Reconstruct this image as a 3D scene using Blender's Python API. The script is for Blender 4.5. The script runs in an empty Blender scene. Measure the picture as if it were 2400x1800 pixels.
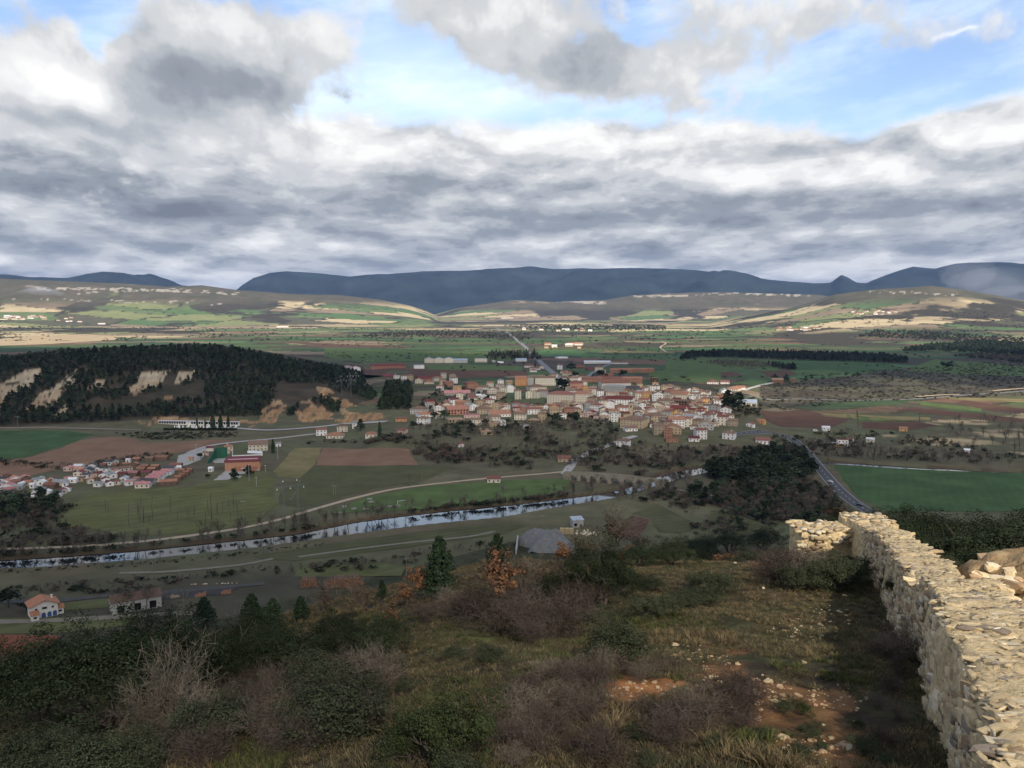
import bpy, bmesh, math, random
import numpy as np
from mathutils import Vector, Matrix

scene = bpy.context.scene
COL = scene.collection
R = math.radians
rng = np.random.RandomState(7)
random.seed(7)

# ------------------------------------------------------------------ camera
CAMZ = 135.0                       # eye above the valley floor, metres
FPX = 2011.0                       # focal length in photo pixels (2400 wide)
PITCH = math.atan((900 - 715) / FPX)
cam_d = bpy.data.cameras.new('camera')
cam_d.sensor_width = 36.0
cam_d.lens = FPX / 2400 * 36.0
cam_d.clip_start = 0.1
cam_d.clip_end = 80000
cam = bpy.data.objects.new('camera', cam_d)
COL.objects.link(cam)
cam.location = (0, 0, CAMZ)
cam.rotation_euler = (math.pi / 2 - PITCH, 0, 0)
scene.camera = cam

cp, sp = math.cos(PITCH), math.sin(PITCH)


def ray(px, py):
    """direction (y = 1) of a photo pixel"""
    xc = (np.asarray(px, float) - 1200) / FPX
    yc = -(np.asarray(py, float) - 900) / FPX
    dy = cp + yc * sp
    dz = -sp + yc * cp
    return xc / dy, dz / dy


def proj(x, y, z):
    dz = np.asarray(z) - CAMZ
    f = np.maximum(y * cp - dz * sp, 1e-3)
    u = y * sp + dz * cp
    return 1200 + FPX * x / f, 900 - FPX * u / f


# ------------------------------------------------------------------ view transform
scene.view_settings.view_transform = 'Standard'
scene.view_settings.look = 'None'
scene.view_settings.gamma = 1
scene.view_settings.use_curve_mapping = False
scene.view_settings.exposure = 0.56
scene.cycles.use_denoising = True
scene.cycles.max_bounces = 6
scene.cycles.diffuse_bounces = 3
scene.cycles.glossy_bounces = 3
scene.cycles.transmission_bounces = 4
scene.cycles.transparent_max_bounces = 12
scene.cycles.volume_bounces = 0
scene.cycles.sample_clamp_indirect = 4.0

# ------------------------------------------------------------------ sun
SUN_EL = R(36)
SUN_AZ = math.atan2(0.27, -0.96)          # behind the viewer, to the right
sun_dir = Vector((math.sin(SUN_AZ) * math.cos(SUN_EL), math.cos(SUN_AZ) * math.cos(SUN_EL), math.sin(SUN_EL)))
sl = bpy.data.lights.new('sun', 'SUN')
sl.energy = 5.0
sl.angle = R(0.7)
sl.color = (1.0, 0.88, 0.71)
so = bpy.data.objects.new('sun', sl)
COL.objects.link(so)
so.location = (50, -100, 400)
so.rotation_euler = (-sun_dir).to_track_quat('-Z', 'Y').to_euler()

# ------------------------------------------------------------------ world: daylight sky with a broken stratocumulus deck
world = bpy.data.worlds.new('World')
scene.world = world
world.use_nodes = True
wt = world.node_tree
wt.nodes.clear()


class E:
    """tiny expression builder over math nodes"""
    tree = wt

    def __init__(self, s):
        self.s = s

    @staticmethod
    def m(op, *a, clamp=False):
        n = E.tree.nodes.new('ShaderNodeMath')
        n.operation = op
        n.use_clamp = clamp
        for i, v in enumerate(a):
            if isinstance(v, E):
                E.tree.links.new(v.s, n.inputs[i])
            else:
                n.inputs[i].default_value = float(v)
        return E(n.outputs[0])

    def __add__(s, o): return E.m('ADD', s, o)
    __radd__ = __add__
    def __sub__(s, o): return E.m('SUBTRACT', s, o)
    def __rsub__(s, o): return E.m('SUBTRACT', o, s)
    def __mul__(s, o): return E.m('MULTIPLY', s, o)
    __rmul__ = __mul__
    def __truediv__(s, o): return E.m('DIVIDE', s, o)
    def __rtruediv__(s, o): return E.m('DIVIDE', o, s)


def sstep(x, a, b):
    n = E.tree.nodes.new('ShaderNodeMapRange')
    n.interpolation_type = 'SMOOTHSTEP'
    E.tree.links.new(x.s, n.inputs[0])
    n.inputs[1].default_value = a
    n.inputs[2].default_value = b
    n.inputs[3].default_value = 0
    n.inputs[4].default_value = 1
    return E(n.outputs[0])


def comb(x, y, z=0.0):
    n = E.tree.nodes.new('ShaderNodeCombineXYZ')
    for i, v in enumerate((x, y, z)):
        if isinstance(v, E):
            E.tree.links.new(v.s, n.inputs[i])
        else:
            n.inputs[i].default_value = v
    return n.outputs[0]


def fbm(vec, scale, detail=6, rough=0.55, lac=2.0):
    n = E.tree.nodes.new('ShaderNodeTexNoise')
    n.noise_dimensions = '2D'
    E.tree.links.new(vec, n.inputs['Vector'])
    n.inputs['Scale'].default_value = scale
    n.inputs['Detail'].default_value = detail
    n.inputs['Roughness'].default_value = rough
    n.inputs['Lacunarity'].default_value = lac
    return E(n.outputs['Fac'])


def curve(x, pts):
    """piecewise-linear float curve through a colour ramp; x already in 0..1"""
    n = E.tree.nodes.new('ShaderNodeValToRGB')
    E.tree.links.new(x.s, n.inputs[0])
    cr = n.color_ramp
    cr.interpolation = 'EASE'
    while len(cr.elements) < len(pts):
        cr.elements.new(0.5)
    for e, (p, v) in zip(cr.elements, sorted(pts)):
        e.position = p
        e.color = (v, v, v, 1) if not isinstance(v, tuple) else (*v, 1)
    return n.outputs[0]


tc = wt.nodes.new('ShaderNodeTexCoord')
sx = wt.nodes.new('ShaderNodeSeparateXYZ')
wt.links.new(tc.outputs['Generated'], sx.inputs[0])
dx, dy_, dz_ = (E(sx.outputs[i]) for i in range(3))
az = E.m('ARCTAN2', dx, dy_)
el = E.m('ARCSINE', dz_)


def sky_ae(px, py):
    xx, zz = ray(px, py)
    return math.atan2(float(xx), 1), math.atan2(float(zz), math.hypot(float(xx), 1))


elp = E.m('MAXIMUM', el, -0.01)
# planar deck coordinates: features shrink towards the horizon as a real cloud base does
def deck(e):
    return E.m('LOGARITHM', e + 0.10, math.e) * 2.1


inv = 4.4 + 0.30 / (elp + 0.13)
vq = deck(elp)
wv = fbm(comb(az * inv, vq), 1.1, 2, 0.5)
wv2 = fbm(comb(az * inv + 17.3, vq + 5.1), 1.1, 2, 0.5)
aw = az + (wv - 0.5) * 0.17
ew = elp + (wv2 - 0.5) * 0.10
DE = 0.024
an = az + (wv2 - 0.5) * 0.05
na = fbm(comb(an * inv, vq), 1.75, 5, 0.52)
nb = fbm(comb(an * inv, deck(elp + DE)), 1.75, 5, 0.52)
vl = E.m('LOGARITHM', elp + 0.07, math.e) * 2.45
vl2 = E.m('LOGARITHM', elp + (0.07 + 0.017), math.e) * 2.45
la = fbm(comb(an * inv * 0.8 + 3.0, vl), 1.9, 6, 0.56)
lb = fbm(comb(an * inv * 0.8 + 3.0, vl2), 1.9, 6, 0.56)
relief = na - nb
fine = fbm(comb(an * inv + 9.0, vq + 4.4), 5.5, 5, 0.60)


def blobs(lst):
    tot = None
    for cx, cy, rx, ry, w in lst:
        a0, e0 = sky_ae(cx, cy)
        ra, re = rx / FPX, ry / FPX
        ta = (aw - a0) / ra
        te = (ew - e0) / re
        g = E.m('EXPONENT', (ta * ta + te * te) * -1.0) * w
        tot = g if tot is None else tot + g
    return tot


# --- lower deck: everything below an uneven top line
top_e = sky_ae(1200, 285)[1]
top_line = blobs([(2250, 300, 260, 260, 0.004), (250, 240, 330, 300, 0.022), (2000, 330, 130, 200, -0.018), (760, 280, 120, 100, 0.004)])
low_a = sstep((top_line + top_e) - el + (na - 0.5) * 0.035 + (fine - 0.5) * 0.022, -0.006, 0.012)
EL0, EL1 = sky_ae(1200, 715)[1], sky_ae(1200, 235)[1]
en = (elp + (wv2 - 0.5) * 0.035 - EL0) / (EL1 - EL0)


def yn(py):
    return (sky_ae(1200, py)[1] - EL0) / (EL1 - EL0)


low_b = E(curve(en, [(yn(715), .66), (yn(660), .66), (yn(625), .60), (yn(585), .52), (yn(540), .46), (yn(490), .43),
                     (yn(440), .53), (yn(395), .71), (yn(345), .81), (yn(300), .86)]))
low_b = low_b + blobs([
    (260, 430, 260, 45, -.16), (430, 470, 330, 45, -.10), (540, 350, 260, 60, .12), (60, 270, 170, 30, -.26), (90, 330, 220, 50, -.10),
    (70, 480, 130, 32, .20), (130, 560, 160, 18, -.05), (640, 560, 220, 14, .14), (630, 610, 70, 16, .22), (250, 640, 240, 10, .10),
    (1090, 335, 110, 24, -.22), (1300, 330, 260, 40, .03), (1780, 425, 120, 36, .22), (2010, 430, 170, 45, .10), (1950, 345, 120, 30, -.22),
    (2200, 340, 120, 40, -.06), (2260, 395, 170, 40, .18), (2150, 295, 260, 22, .10), (2330, 520, 220, 40, -.10), (1560, 490, 300, 30, -.06),
    (2100, 525, 90, 20, .18), (1930, 575, 120, 16, .14), (1300, 570, 200, 20, .08), (1700, 640, 160, 12, .18), (1100, 590, 160, 12, .10),
    (1350, 610, 420, 22, -.07), (20, 645, 120, 10, .22), (2100, 610, 300, 14, .05), (960, 520, 300, 22, -.05)])
low_b = low_b + (la - lb) * 1.0 + (la - 0.5) * 0.34 + (fine - 0.5) * 0.16

# --- upper, separate cumulus
up_c = blobs([
    (90, 160, 330, 170, 1.25), (470, 190, 230, 140, 1.3), (640, 70, 330, 90, .85), (1010, 20, 260, 80, .55), (1230, 70, 210, 120, 1.3),
    (1420, 190, 190, 75, 1.2), (1640, 170, 110, 66, 1.0), (1800, 20, 260, 75, .75), (850, 215, 75, 34, .42), (900, 205, 190, 90, -.55),
    (225, 60, 60, 60, -.75), (2110, 110, 60, 70, .40), (1970, 175, 150, 40, .30), (2340, 150, 90, 120, .45), (2330, 250, 110, 30, .5),
    (1330, 240, 90, 40, .4), (2050, 210, 300, 60, -.2), (1900, 110, 90, 60, -.4), (560, 300, 200, 80, .35)])
up_d = up_c + (na - 0.5) * 1.9 + (fine - 0.5) * 0.95 - 0.56
up_a = sstep(up_d, -0.14, 0.44)
up_b = blobs([
    (60, 190, 200, 60, .26), (180, 240, 110, 45, .20), (150, 100, 300, 90, .08), (90, 290, 260, 26, -.30), (440, 170, 180, 70, -.21),
    (400, 210, 130, 60, -.22), (560, 160, 170, 70, -.12), (640, 60, 260, 60, .10), (1250, 40, 200, 50, .12), (1330, 165, 190, 60, -.16), (1480, 205, 150, 50, -.12),
    (1640, 150, 80, 50, .14), (1345, 240, 70, 36, -.10), (850, 215, 80, 34, -.30), (1720, 40, 160, 50, .04)]) + 0.70
up_b = up_b + relief * 0.75 + (fine - 0.5) * 0.22 + (0.5 - up_a) * 0.10

RAMP = [(0.0, (.145, .160, .185)), (.30, (.230, .252, .282)), (.48, (.342, .360, .384)), (.66, (.472, .482, .492)), (.84, (.63, .63, .625)), (1.0, (.74, .735, .715))]
low_col = curve(low_b, RAMP)
up_col = curve(up_b, RAMP)

sky = wt.nodes.new('ShaderNodeTexSky')
sky.sky_type = 'NISHITA'
sky.sun_disc = False
sky.sun_elevation = SUN_EL
sky.sun_rotation = SUN_AZ
sky.altitude = 700
sky.air_density = 1.0
sky.dust_density = 0.6
sky.ozone_density = 1.0


def mix(fac, a, b, kind='MIX'):
    n = E.tree.nodes.new('ShaderNodeMix')
    n.data_type = 'RGBA'
    n.blend_type = kind
    if isinstance(fac, E):
        E.tree.links.new(fac.s, n.inputs[0])
    else:
        n.inputs[0].default_value = fac
    for v, i in ((a, 6), (b, 7)):
        if isinstance(v, tuple):
            n.inputs[i].default_value = (*v, 1)
        else:
            E.tree.links.new(v, n.inputs[i])
    return n.outputs[2]


SKY_K = 0.1
# thin cirrus veil whitening the blue, streaked
ci = fbm(comb(az * 5.0 + el * 4.0, el * 16.0 - az * 3.0, 2.0), 1.0, 5, 0.6)
veil = sstep(ci, 0.34, 0.80) * 0.50 + 0.06 + blobs([(930, 200, 300, 120, .42), (2150, 40, 300, 60, .12), (1150, 240, 300, 60, .25), (1600, 245, 200, 50, .25)])
blue = mix(1.0, sky.outputs[0], (1.20, 1.20, 1.30), 'MULTIPLY')
base = mix(E.m('MINIMUM', veil, 0.85), blue, (7.2, 8.3, 9.3))
# short contrail
a0, e0 = sky_ae(2178, 92)
a1, e1 = sky_ae(2300, 58)
ln = math.hypot(a1 - a0, e1 - e0)
ca, sa = (a1 - a0) / ln, (e1 - e0) / ln
fz = (fbm(comb(az * 60.0, el * 60.0, 0.0), 1.6, 4, .6) - 0.5) * 0.006
tl = ((az - a0) * ca + (el - e0) * sa) / ln
tn = (el - e0) * ca - (az - a0) * sa + fz
wd = 0.0036 - tl * 0.0022
trail = sstep(tl, -0.05, 0.10) * (1.0 - sstep(tl, 0.85, 1.02)) * E.m('EXPONENT', (tn / wd) * (tn / wd) * -1.0) * 0.6
base = mix(trail, base, (8.8, 9.0, 9.3))


def tenx(c):
    return mix(1.0, c, (1 / SKY_K,) * 3, 'MULTIPLY')


col = mix(low_a, base, tenx(low_col))
upk = up_a
col = mix(upk, col, tenx(up_col))
bg = wt.nodes.new('ShaderNodeBackground')
bg.inputs[1].default_value = SKY_K
wt.links.new(col, bg.inputs[0])
wo = wt.nodes.new('ShaderNodeOutputWorld')
wt.links.new(bg.outputs[0], wo.inputs[0])
world.cycles.sampling_method = 'MANUAL'
world.cycles.sample_map_resolution = 512

# ================================================================== numeric helpers
def _h(ix, iy, seed):
    n = (ix.astype(np.int64) * 374761393 + iy.astype(np.int64) * 668265263 + seed * 974634721) & 0xffffffff
    n = ((n ^ (n >> 13)) * 1274126177) & 0xffffffff
    n = n ^ (n >> 16)
    return (n & 0xffffff) / float(0xffffff)


def vnoise(x, y, seed=0):
    x = np.asarray(x, float); y = np.asarray(y, float)
    ix = np.floor(x); iy = np.floor(y)
    fx = x - ix; fy = y - iy
    fx = fx * fx * (3 - 2 * fx); fy = fy * fy * (3 - 2 * fy)
    a = _h(ix, iy, seed); b = _h(ix + 1, iy, seed); c = _h(ix, iy + 1, seed); d = _h(ix + 1, iy + 1, seed)
    return (a + (b - a) * fx) * (1 - fy) + (c + (d - c) * fx) * fy


def fb(x, y, s, seed=0, octv=4):
    """value-noise fbm, about 0..1, feature size s metres"""
    t = 0; w = 1; tw = 0
    for o in range(octv):
        t = t + w * vnoise(np.asarray(x) / s + 11.3 * o, np.asarray(y) / s - 7.1 * o, seed + o)
        tw += w; w *= 0.52; s *= 0.5
    return t / tw


def ss(x, a, b):
    t = np.clip((np.asarray(x, float) - a) / (b - a), 0, 1)
    return t * t * (3 - 2 * t)


def inpoly(px, py, poly):
    px = np.asarray(px); py = np.asarray(py)
    r = np.zeros(px.shape, bool)
    n = len(poly)
    for i in range(n):
        x1, y1 = poly[i]; x2, y2 = poly[(i + 1) % n]
        if y1 == y2:
            continue
        c = ((y1 > py) != (y2 > py)) & (px < (x2 - x1) * (py - y1) / (y2 - y1) + x1)
        r ^= c
    return r


def az_of(px):
    return np.interp(px, *_AZ)


_pxs = np.linspace(-2400, 4800, 400)
_AZ = (_pxs, np.arctan((_pxs - 1200) / FPX / cp))
def px_of_az(a): return np.interp(a, _AZ[1], _AZ[0])


# ================================================================== the lie of the land
PR = np.array([-30, 0, 5, 9, 12, 18.6, 27, 37, 60, 90, 134, 200, 300, 380, 430, 480, 560, 40000.])
PD = np.array([2.4, 3.3, 4.2, 5.0, 5.75, 7.35, 9.3, 11.6, 19, 29.5, 44.5, 67, 101, 123, 132, 135, 175, 175.])


def ridge(x, y, crest, zc_dist, r0, fall, back, shape=1.0):
    """hill whose crest line (photo px polyline) stands zc_dist metres away"""
    a = np.arctan2(x, np.maximum(y, 1e-3)); r = np.hypot(x, y)
    px = px_of_az(a)
    cx = [c[0] for c in crest]; cy = [c[1] for c in crest]
    pyc = np.interp(px, cx, cy)
    rx, rz = ray(px, pyc)
    zc = CAMZ + rz * (zc_dist / np.sqrt(1 + rx * rx))
    zc = np.maximum(zc, 0)
    up = np.clip((r - r0) / (zc_dist - r0), 0, 1)
    up = np.where(shape == 1.0, up * up * (3 - 2 * up), np.power(up, shape))
    dn = 1 - ss(r, zc_dist + fall, zc_dist + fall + back)
    return zc * up * dn, up


PINE_CREST = [(-700, 905), (-300, 862), (0, 842), (150, 822), (300, 817), (420, 811), (500, 811), (600, 826), (700, 846), (790, 868), (850, 890), (905, 960), (930, 1004), (3000, 1004)]
LEFT_CREST = [(-900, 645), (-200, 650), (0, 653), (150, 658), (300, 664), (400, 672), (480, 668), (560, 679), (700, 690), (800, 692), (900, 703), (960, 716), (1000, 730), (1040, 749), (3000, 752)]
MESA_CREST = [(900, 752), (1010, 742), (1080, 722), (1200, 703), (1300, 708), (1420, 702), (1480, 692), (1560, 688), (1700, 685), (1900, 690), (2000, 700), (2200, 752), (3000, 760)]
RIGHT_CREST = [(1500, 790), (1700, 752), (1850, 722), (1950, 690), (2050, 677), (2110, 673), (2170, 668), (2250, 678), (2330, 693), (2400, 708), (2500, 720), (3200, 735)]


def rho_of(x, y):
    return y + 0.96 * np.maximum(-x - 1.0, 0) + 0.55 * np.maximum(x - 17, 0)


def hgt(x, y, parts=False):
    x = np.asarray(x, float); y = np.asarray(y, float)
    r = np.hypot(x, y)
    rho = rho_of(x, y)
    castle = CAMZ - np.interp(rho, PR, PD)
    k = ss(rho, 15, 70) * (1 - ss(rho, 300, 460))
    castle = castle + (fb(x, y, 26, 3) - 0.5) * 5.0 * k + (fb(x, y, 2.6, 5, 3) - 0.5) * 0.34 * (1 - ss(r, 60, 140))
    flat = (fb(x, y, 260, 9, 3) - 0.5) * 5.0 * ss(r, 430, 900) + (fb(x, y, 900, 12, 3) - 0.5) * 26 * ss(r, 2400, 5000)
    # the town stands on a low bench above the river
    px, py0 = proj(x, y, 0 * x)
    bench = 9.0 * ss(py0, 1075, 1030) * ss(px, 820, 930) * ss(px, 1830, 1740) * ss(r, 2200, 1500)
    pine, pu = ridge(x, y, PINE_CREST, 1450, 985, 60, 620)
    pine = pine * (1 + (fb(x, y, 120, 21, 4) - 0.5) * 0.30 * np.sin(np.pi * np.clip(pu, 0, 1)))
    lft, lu = ridge(x, y, LEFT_CREST, 8200, 5600, 400, 2500)
    lft = lft * (1 + (fb(x, y, 700, 31, 4) - 0.5) * 0.45 * np.sin(np.pi * lu))
    mes, mu = ridge(x, y, MESA_CREST, 9300, 7800, 500, 2500, 1.4)
    mes = mes * (1 + (fb(x, y, 600, 41, 4) - 0.5) * 0.30 * np.sin(np.pi * mu))
    rgt, ru = ridge(x, y, RIGHT_CREST, 6200, 3000, 300, 2500, 2.2)
    rgt = rgt * (1 + (fb(x, y, 500, 51, 4) - 0.5) * 0.5 * np.sin(np.pi * ru))
    z = np.maximum(castle, flat + bench)
    z = np.maximum(z, pine + flat * 0.3)
    z = np.maximum(np.maximum(z, lft + flat * 0.5), np.maximum(mes, rgt) + flat * 0.5)
    if parts:
        return z, castle, pine, lft, mes, rgt
    return z


def ground(px, py, t0=3.0, t1=14000.0):
    """world points where photo pixels meet the land (vectorised march)"""
    px = np.atleast_1d(np.asarray(px, float)); py = np.atleast_1d(np.asarray(py, float))
    rx, rz = ray(px, py)
    ts = np.geomspace(t0, t1, 170)
    hit = np.full(px.shape, t1)
    lo = np.full(px.shape, t0)
    done = np.zeros(px.shape, bool)
    prev = ts[0]
    for t in ts[1:]:
        below = (CAMZ + rz * t) < hgt(rx * t, np.full(px.shape, t))
        new = below & ~done
        lo[new] = prev; hit[new] = t
        done |= new
        prev = t
        if done.all():
            break
    for _ in range(14):
        mid = (lo + hit) / 2
        b = (CAMZ + rz * mid) < hgt(rx * mid, mid)
        hit = np.where(b, mid, hit); lo = np.where(b, lo, mid)
    t = hit
    x = rx * t; y = t
    return x, y, hgt(x, y)


def G(px, py):
    x, y, z = ground([px], [py])
    return Vector((float(x[0]), float(y[0]), float(z[0])))


def H(x, y):
    return float(hgt(np.array([x]), np.array([y]))[0])


# ================================================================== object helpers
def tag(o, label=None, cat=None, group=None, kind=None):
    if label: o['label'] = label
    if cat: o['category'] = cat
    if group: o['group'] = group
    if kind: o['kind'] = kind
    return o


def link(name, me, parent=None, loc=None):
    o = bpy.data.objects.new(name, me)
    COL.objects.link(o)
    if parent is not None:
        o.parent = parent
    if loc is not None:
        o.location = loc
    return o


def empty(name, loc=(0, 0, 0), rz=0.0, s=1.0):
    o = bpy.data.objects.new(name, None)
    o.empty_display_size = 0.2
    COL.objects.link(o)
    o.location = loc; o.rotation_euler = (0, 0, rz); o.scale = (s, s, s)
    return o


def mesh_np(name, V, F, mat=None, smooth=False, col=None):
    """V (n,3); F (m,k) uniform faces; col (n,3) optional vertex colour"""
    V = np.ascontiguousarray(V, np.float32); F = np.ascontiguousarray(F, np.int32)
    me = bpy.data.meshes.new(name)
    me.vertices.add(len(V)); me.vertices.foreach_set('co', V.ravel())
    k = F.shape[1]
    me.loops.add(F.size); me.loops.foreach_set('vertex_index', F.ravel())
    me.polygons.add(len(F))
    me.polygons.foreach_set('loop_start', np.arange(0, F.size, k, dtype=np.int32))
    me.update(calc_edges=True)
    if smooth:
        me.polygons.foreach_set('use_smooth', np.ones(len(F), bool))
    if col is not None:
        ca = me.color_attributes.new('Col', 'FLOAT_COLOR', 'POINT')
        c4 = np.ones((len(V), 4), np.float32); c4[:, :3] = col
        ca.data.foreach_set('color', c4.ravel())
    if mat is not None:
        for m in (mat if isinstance(mat, (list, tuple)) else [mat]):
            me.materials.append(m)
    return me


class MB:
    """collects boxes, prisms, tubes; V/F lists with per-face material index"""
    def __init__(s): s.v = []; s.f = []; s.mi = []

    def add(s, vs, fs, mi=0):
        b = len(s.v)
        s.v += [tuple(v) for v in vs]
        for f in fs:
            s.f.append(tuple(b + i for i in f)); s.mi.append(mi)
        return s

    def box(s, x0, x1, y0, y1, z0, z1, mi=0):
        return s.add([(x0, y0, z0), (x1, y0, z0), (x1, y1, z0), (x0, y1, z0), (x0, y0, z1), (x1, y0, z1), (x1, y1, z1), (x0, y1, z1)],
                     [(0, 3, 2, 1), (4, 5, 6, 7), (0, 1, 5, 4), (1, 2, 6, 5), (2, 3, 7, 6), (3, 0, 4, 7)], mi)

    def tube(s, p0, p1, r0, r1=None, n=6, mi=0):
        r1 = r0 if r1 is None else r1
        p0 = Vector(p0); p1 = Vector(p1)
        d = (p1 - p0)
        if d.length < 1e-6: return s
        a = d.orthogonal().normalized(); b = d.normalized().cross(a)
        vs = []
        for p, r in ((p0, r0), (p1, r1)):
            for i in range(n):
                t = 2 * math.pi * i / n
                vs.append(p + a * (math.cos(t) * r) + b * (math.sin(t) * r))
        fs = [(i, (i + 1) % n, n + (i + 1) % n, n + i) for i in range(n)] + [tuple(range(n))[::-1], tuple(range(n, 2 * n))]
        return s.add(vs, fs, mi)

    def mesh(s, name, mats, smooth=False):
        me = bpy.data.meshes.new(name)
        me.from_pydata(s.v, [], s.f)
        for m in (mats if isinstance(mats, (list, tuple)) else [mats]): me.materials.append(m)
        if max(s.mi, default=0): me.polygons.foreach_set('material_index', s.mi)
        if smooth: me.polygons.foreach_set('use_smooth', [True] * len(s.f))
        me.update()
        return me


# ================================================================== materials
def pmat(name, col=(.5, .5, .5), rough=0.9, spec=0.25, var=0.0, scale=1.0, attr=False, rnd=0.0, island=0.0, trans=0.0, bump=0.0, bscale=None, dirt=None, coords='Object', furrow=None):
    m = bpy.data.materials.new(name)
    m.use_nodes = True
    t = m.node_tree
    b = t.nodes['Principled BSDF']
    b.inputs['Roughness'].default_value = rough
    b.inputs['Specular IOR Level'].default_value = spec
    src = None
    if attr:
        a = t.nodes.new('ShaderNodeAttribute'); a.attribute_name = 'Col'
        src = a.outputs['Color']
    else:
        a = t.nodes.new('ShaderNodeRGB'); a.outputs[0].default_value = (*col, 1)
        src = a.outputs[0]
    tcn = t.nodes.new('ShaderNodeTexCoord')

    def noise(sc, det=4, ro=.6):
        n = t.nodes.new('ShaderNodeTexNoise')
        n.inputs['Scale'].default_value = sc; n.inputs['Detail'].default_value = det; n.inputs['Roughness'].default_value = ro
        t.links.new(tcn.outputs[coords], n.inputs['Vector'])
        return n.outputs['Fac']

    def mul(src, fac, lo, hi):
        mr = t.nodes.new('ShaderNodeMapRange')
        t.links.new(fac, mr.inputs[0])
        mr.inputs[1].default_value = 0.0 if lo < 0 else 0.25; mr.inputs[2].default_value = 1.0 if lo < 0 else 0.75
        mr.inputs[3].default_value = abs(lo); mr.inputs[4].default_value = hi
        mx = t.nodes.new('ShaderNodeMix'); mx.data_type = 'RGBA'; mx.blend_type = 'MULTIPLY'; mx.inputs[0].default_value = 1
        t.links.new(src, mx.inputs[6]); t.links.new(mr.outputs[0], mx.inputs[7])
        return mx.outputs[2]

    if var:
        src = mul(src, noise(scale), 1 - var, 1 + var)
    if furrow:
        wv_ = t.nodes.new('ShaderNodeTexWave'); wv_.inputs['Scale'].default_value = furrow[0]; wv_.inputs['Distortion'].default_value = 2.5; wv_.inputs['Detail'].default_value = 3; wv_.inputs['Detail Scale'].default_value = .3
        mp_ = t.nodes.new('ShaderNodeMapping'); mp_.inputs['Rotation'].default_value = (0, 0, furrow[2]); t.links.new(tcn.outputs[coords], mp_.inputs[0]); t.links.new(mp_.outputs[0], wv_.inputs['Vector'])
        src = mul(src, wv_.outputs['Fac'], -(1 - furrow[1]), 1 + furrow[1])
    if rnd:
        oi = t.nodes.new('ShaderNodeObjectInfo')
        src = mul(src, oi.outputs['Random'], -(1 - rnd), 1 + rnd)
    if island:
        gi = t.nodes.new('ShaderNodeNewGeometry')
        src = mul(src, gi.outputs['Random Per Island'], -(1 - island), 1 + island)
    if dirt:
        dc, dsc, dam = dirt
        mr = t.nodes.new('ShaderNodeMapRange'); t.links.new(noise(dsc, 5, .65), mr.inputs[0])
        mr.inputs[1].default_value = .48; mr.inputs[2].default_value = .68; mr.inputs[4].default_value = dam
        mx = t.nodes.new('ShaderNodeMix'); mx.data_type = 'RGBA'
        t.links.new(mr.outputs[0], mx.inputs[0]); t.links.new(src, mx.inputs[6]); mx.inputs[7].default_value = (*dc, 1)
        src = mx.outputs[2]
    t.links.new(src, b.inputs['Base Color'])
    if bump:
        bn = t.nodes.new('ShaderNodeBump'); bn.inputs['Distance'].default_value = bump
        t.links.new(noise(bscale or scale * 3, 5, .65), bn.inputs['Height'])
        t.links.new(bn.outputs[0], b.inputs['Normal'])
    if trans:
        tr = t.nodes.new('ShaderNodeBsdfTranslucent'); t.links.new(src, tr.inputs[0])
        ms = t.nodes.new('ShaderNodeMixShader'); ms.inputs[0].default_value = trans
        out = [n for n in t.nodes if n.type == 'OUTPUT_MATERIAL'][0]
        t.links.new(b.outputs[0], ms.inputs[1]); t.links.new(tr.outputs[0], ms.inputs[2]); t.links.new(ms.outputs[0], out.inputs[0])
    return m


M_soil = pmat('hillside_ground', attr=True, var=.42, scale=1.6, rough=1, spec=.1, bump=.05, bscale=9, dirt=((.10, .10, .045), 3.2, .35), coords='Object')
M_valley = pmat('valley_ground', attr=True, var=.28, scale=.045, rough=1, spec=.08)
M_far = pmat('far_ground', attr=True, var=.22, scale=.012, rough=1, spec=.05)
M_mount = pmat('mountain_forest', col=(.022, .031, .031), var=.55, scale=.0022, rough=1, spec=.03)

# ================================================================== ground colours (what grows or lies there; far palette also paints sun patches)
GREEN = (.070, .112, .045); DKGREEN = (.052, .080, .038); BROWN = (.150, .092, .060); TAN = (.36, .285, .17); SCRUB = (.075, .068, .045)
OLIVE = (.095, .098, .048); STRAW = (.46, .37, .22); RED = (.20, .085, .045); MOOR = (.085, .066, .050); PALEG = (.16, .20, .08)


def mosaic(x, y, cell, seed, stretch=2.2, rot=0.2):
    """cells of a field patchwork -> (random id 0..1, distance to the field's edge in metres)"""
    c, s = math.cos(rot), math.sin(rot)
    wx = (fb(x, y, cell * 3, seed + 70, 2) - .5) * cell * 1.2
    wy = (fb(x, y, cell * 3, seed + 80, 2) - .5) * cell * 1.2
    u = ((x + wx) * c + (y + wy) * s) / (cell * stretch); v = (-(x + wx) * s + (y + wy) * c) / cell
    iu = np.floor(u); iv = np.floor(v)
    d1 = np.full(u.shape, 9.); d2 = np.full(u.shape, 9.); idd = np.zeros(u.shape)
    for di in (-1, 0, 1):
        for dj in (-1, 0, 1):
            a = iu + di; b = iv + dj
            sxp = a + .1 + .8 * _h(a, b, seed); syp = b + .1 + .8 * _h(a, b, seed + 1)
            d = np.abs(u - sxp) * .8 + np.abs(v - syp)
            nb_ = d < d1
            d2 = np.where(nb_, d1, np.minimum(d2, d)); idd = np.where(nb_, _h(a, b, seed + 2), idd); d1 = np.where(nb_, d, d1)
    return idd, (d2 - d1) * cell * .5


def pal(ids, stops):
    """piecewise-constant palette"""
    out = np.zeros(ids.shape + (3,)); lo = 0
    for w, c in stops:
        m = (ids >= lo) & (ids < lo + w + 1e-9); out[m] = c; lo += w
    return out


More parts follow.
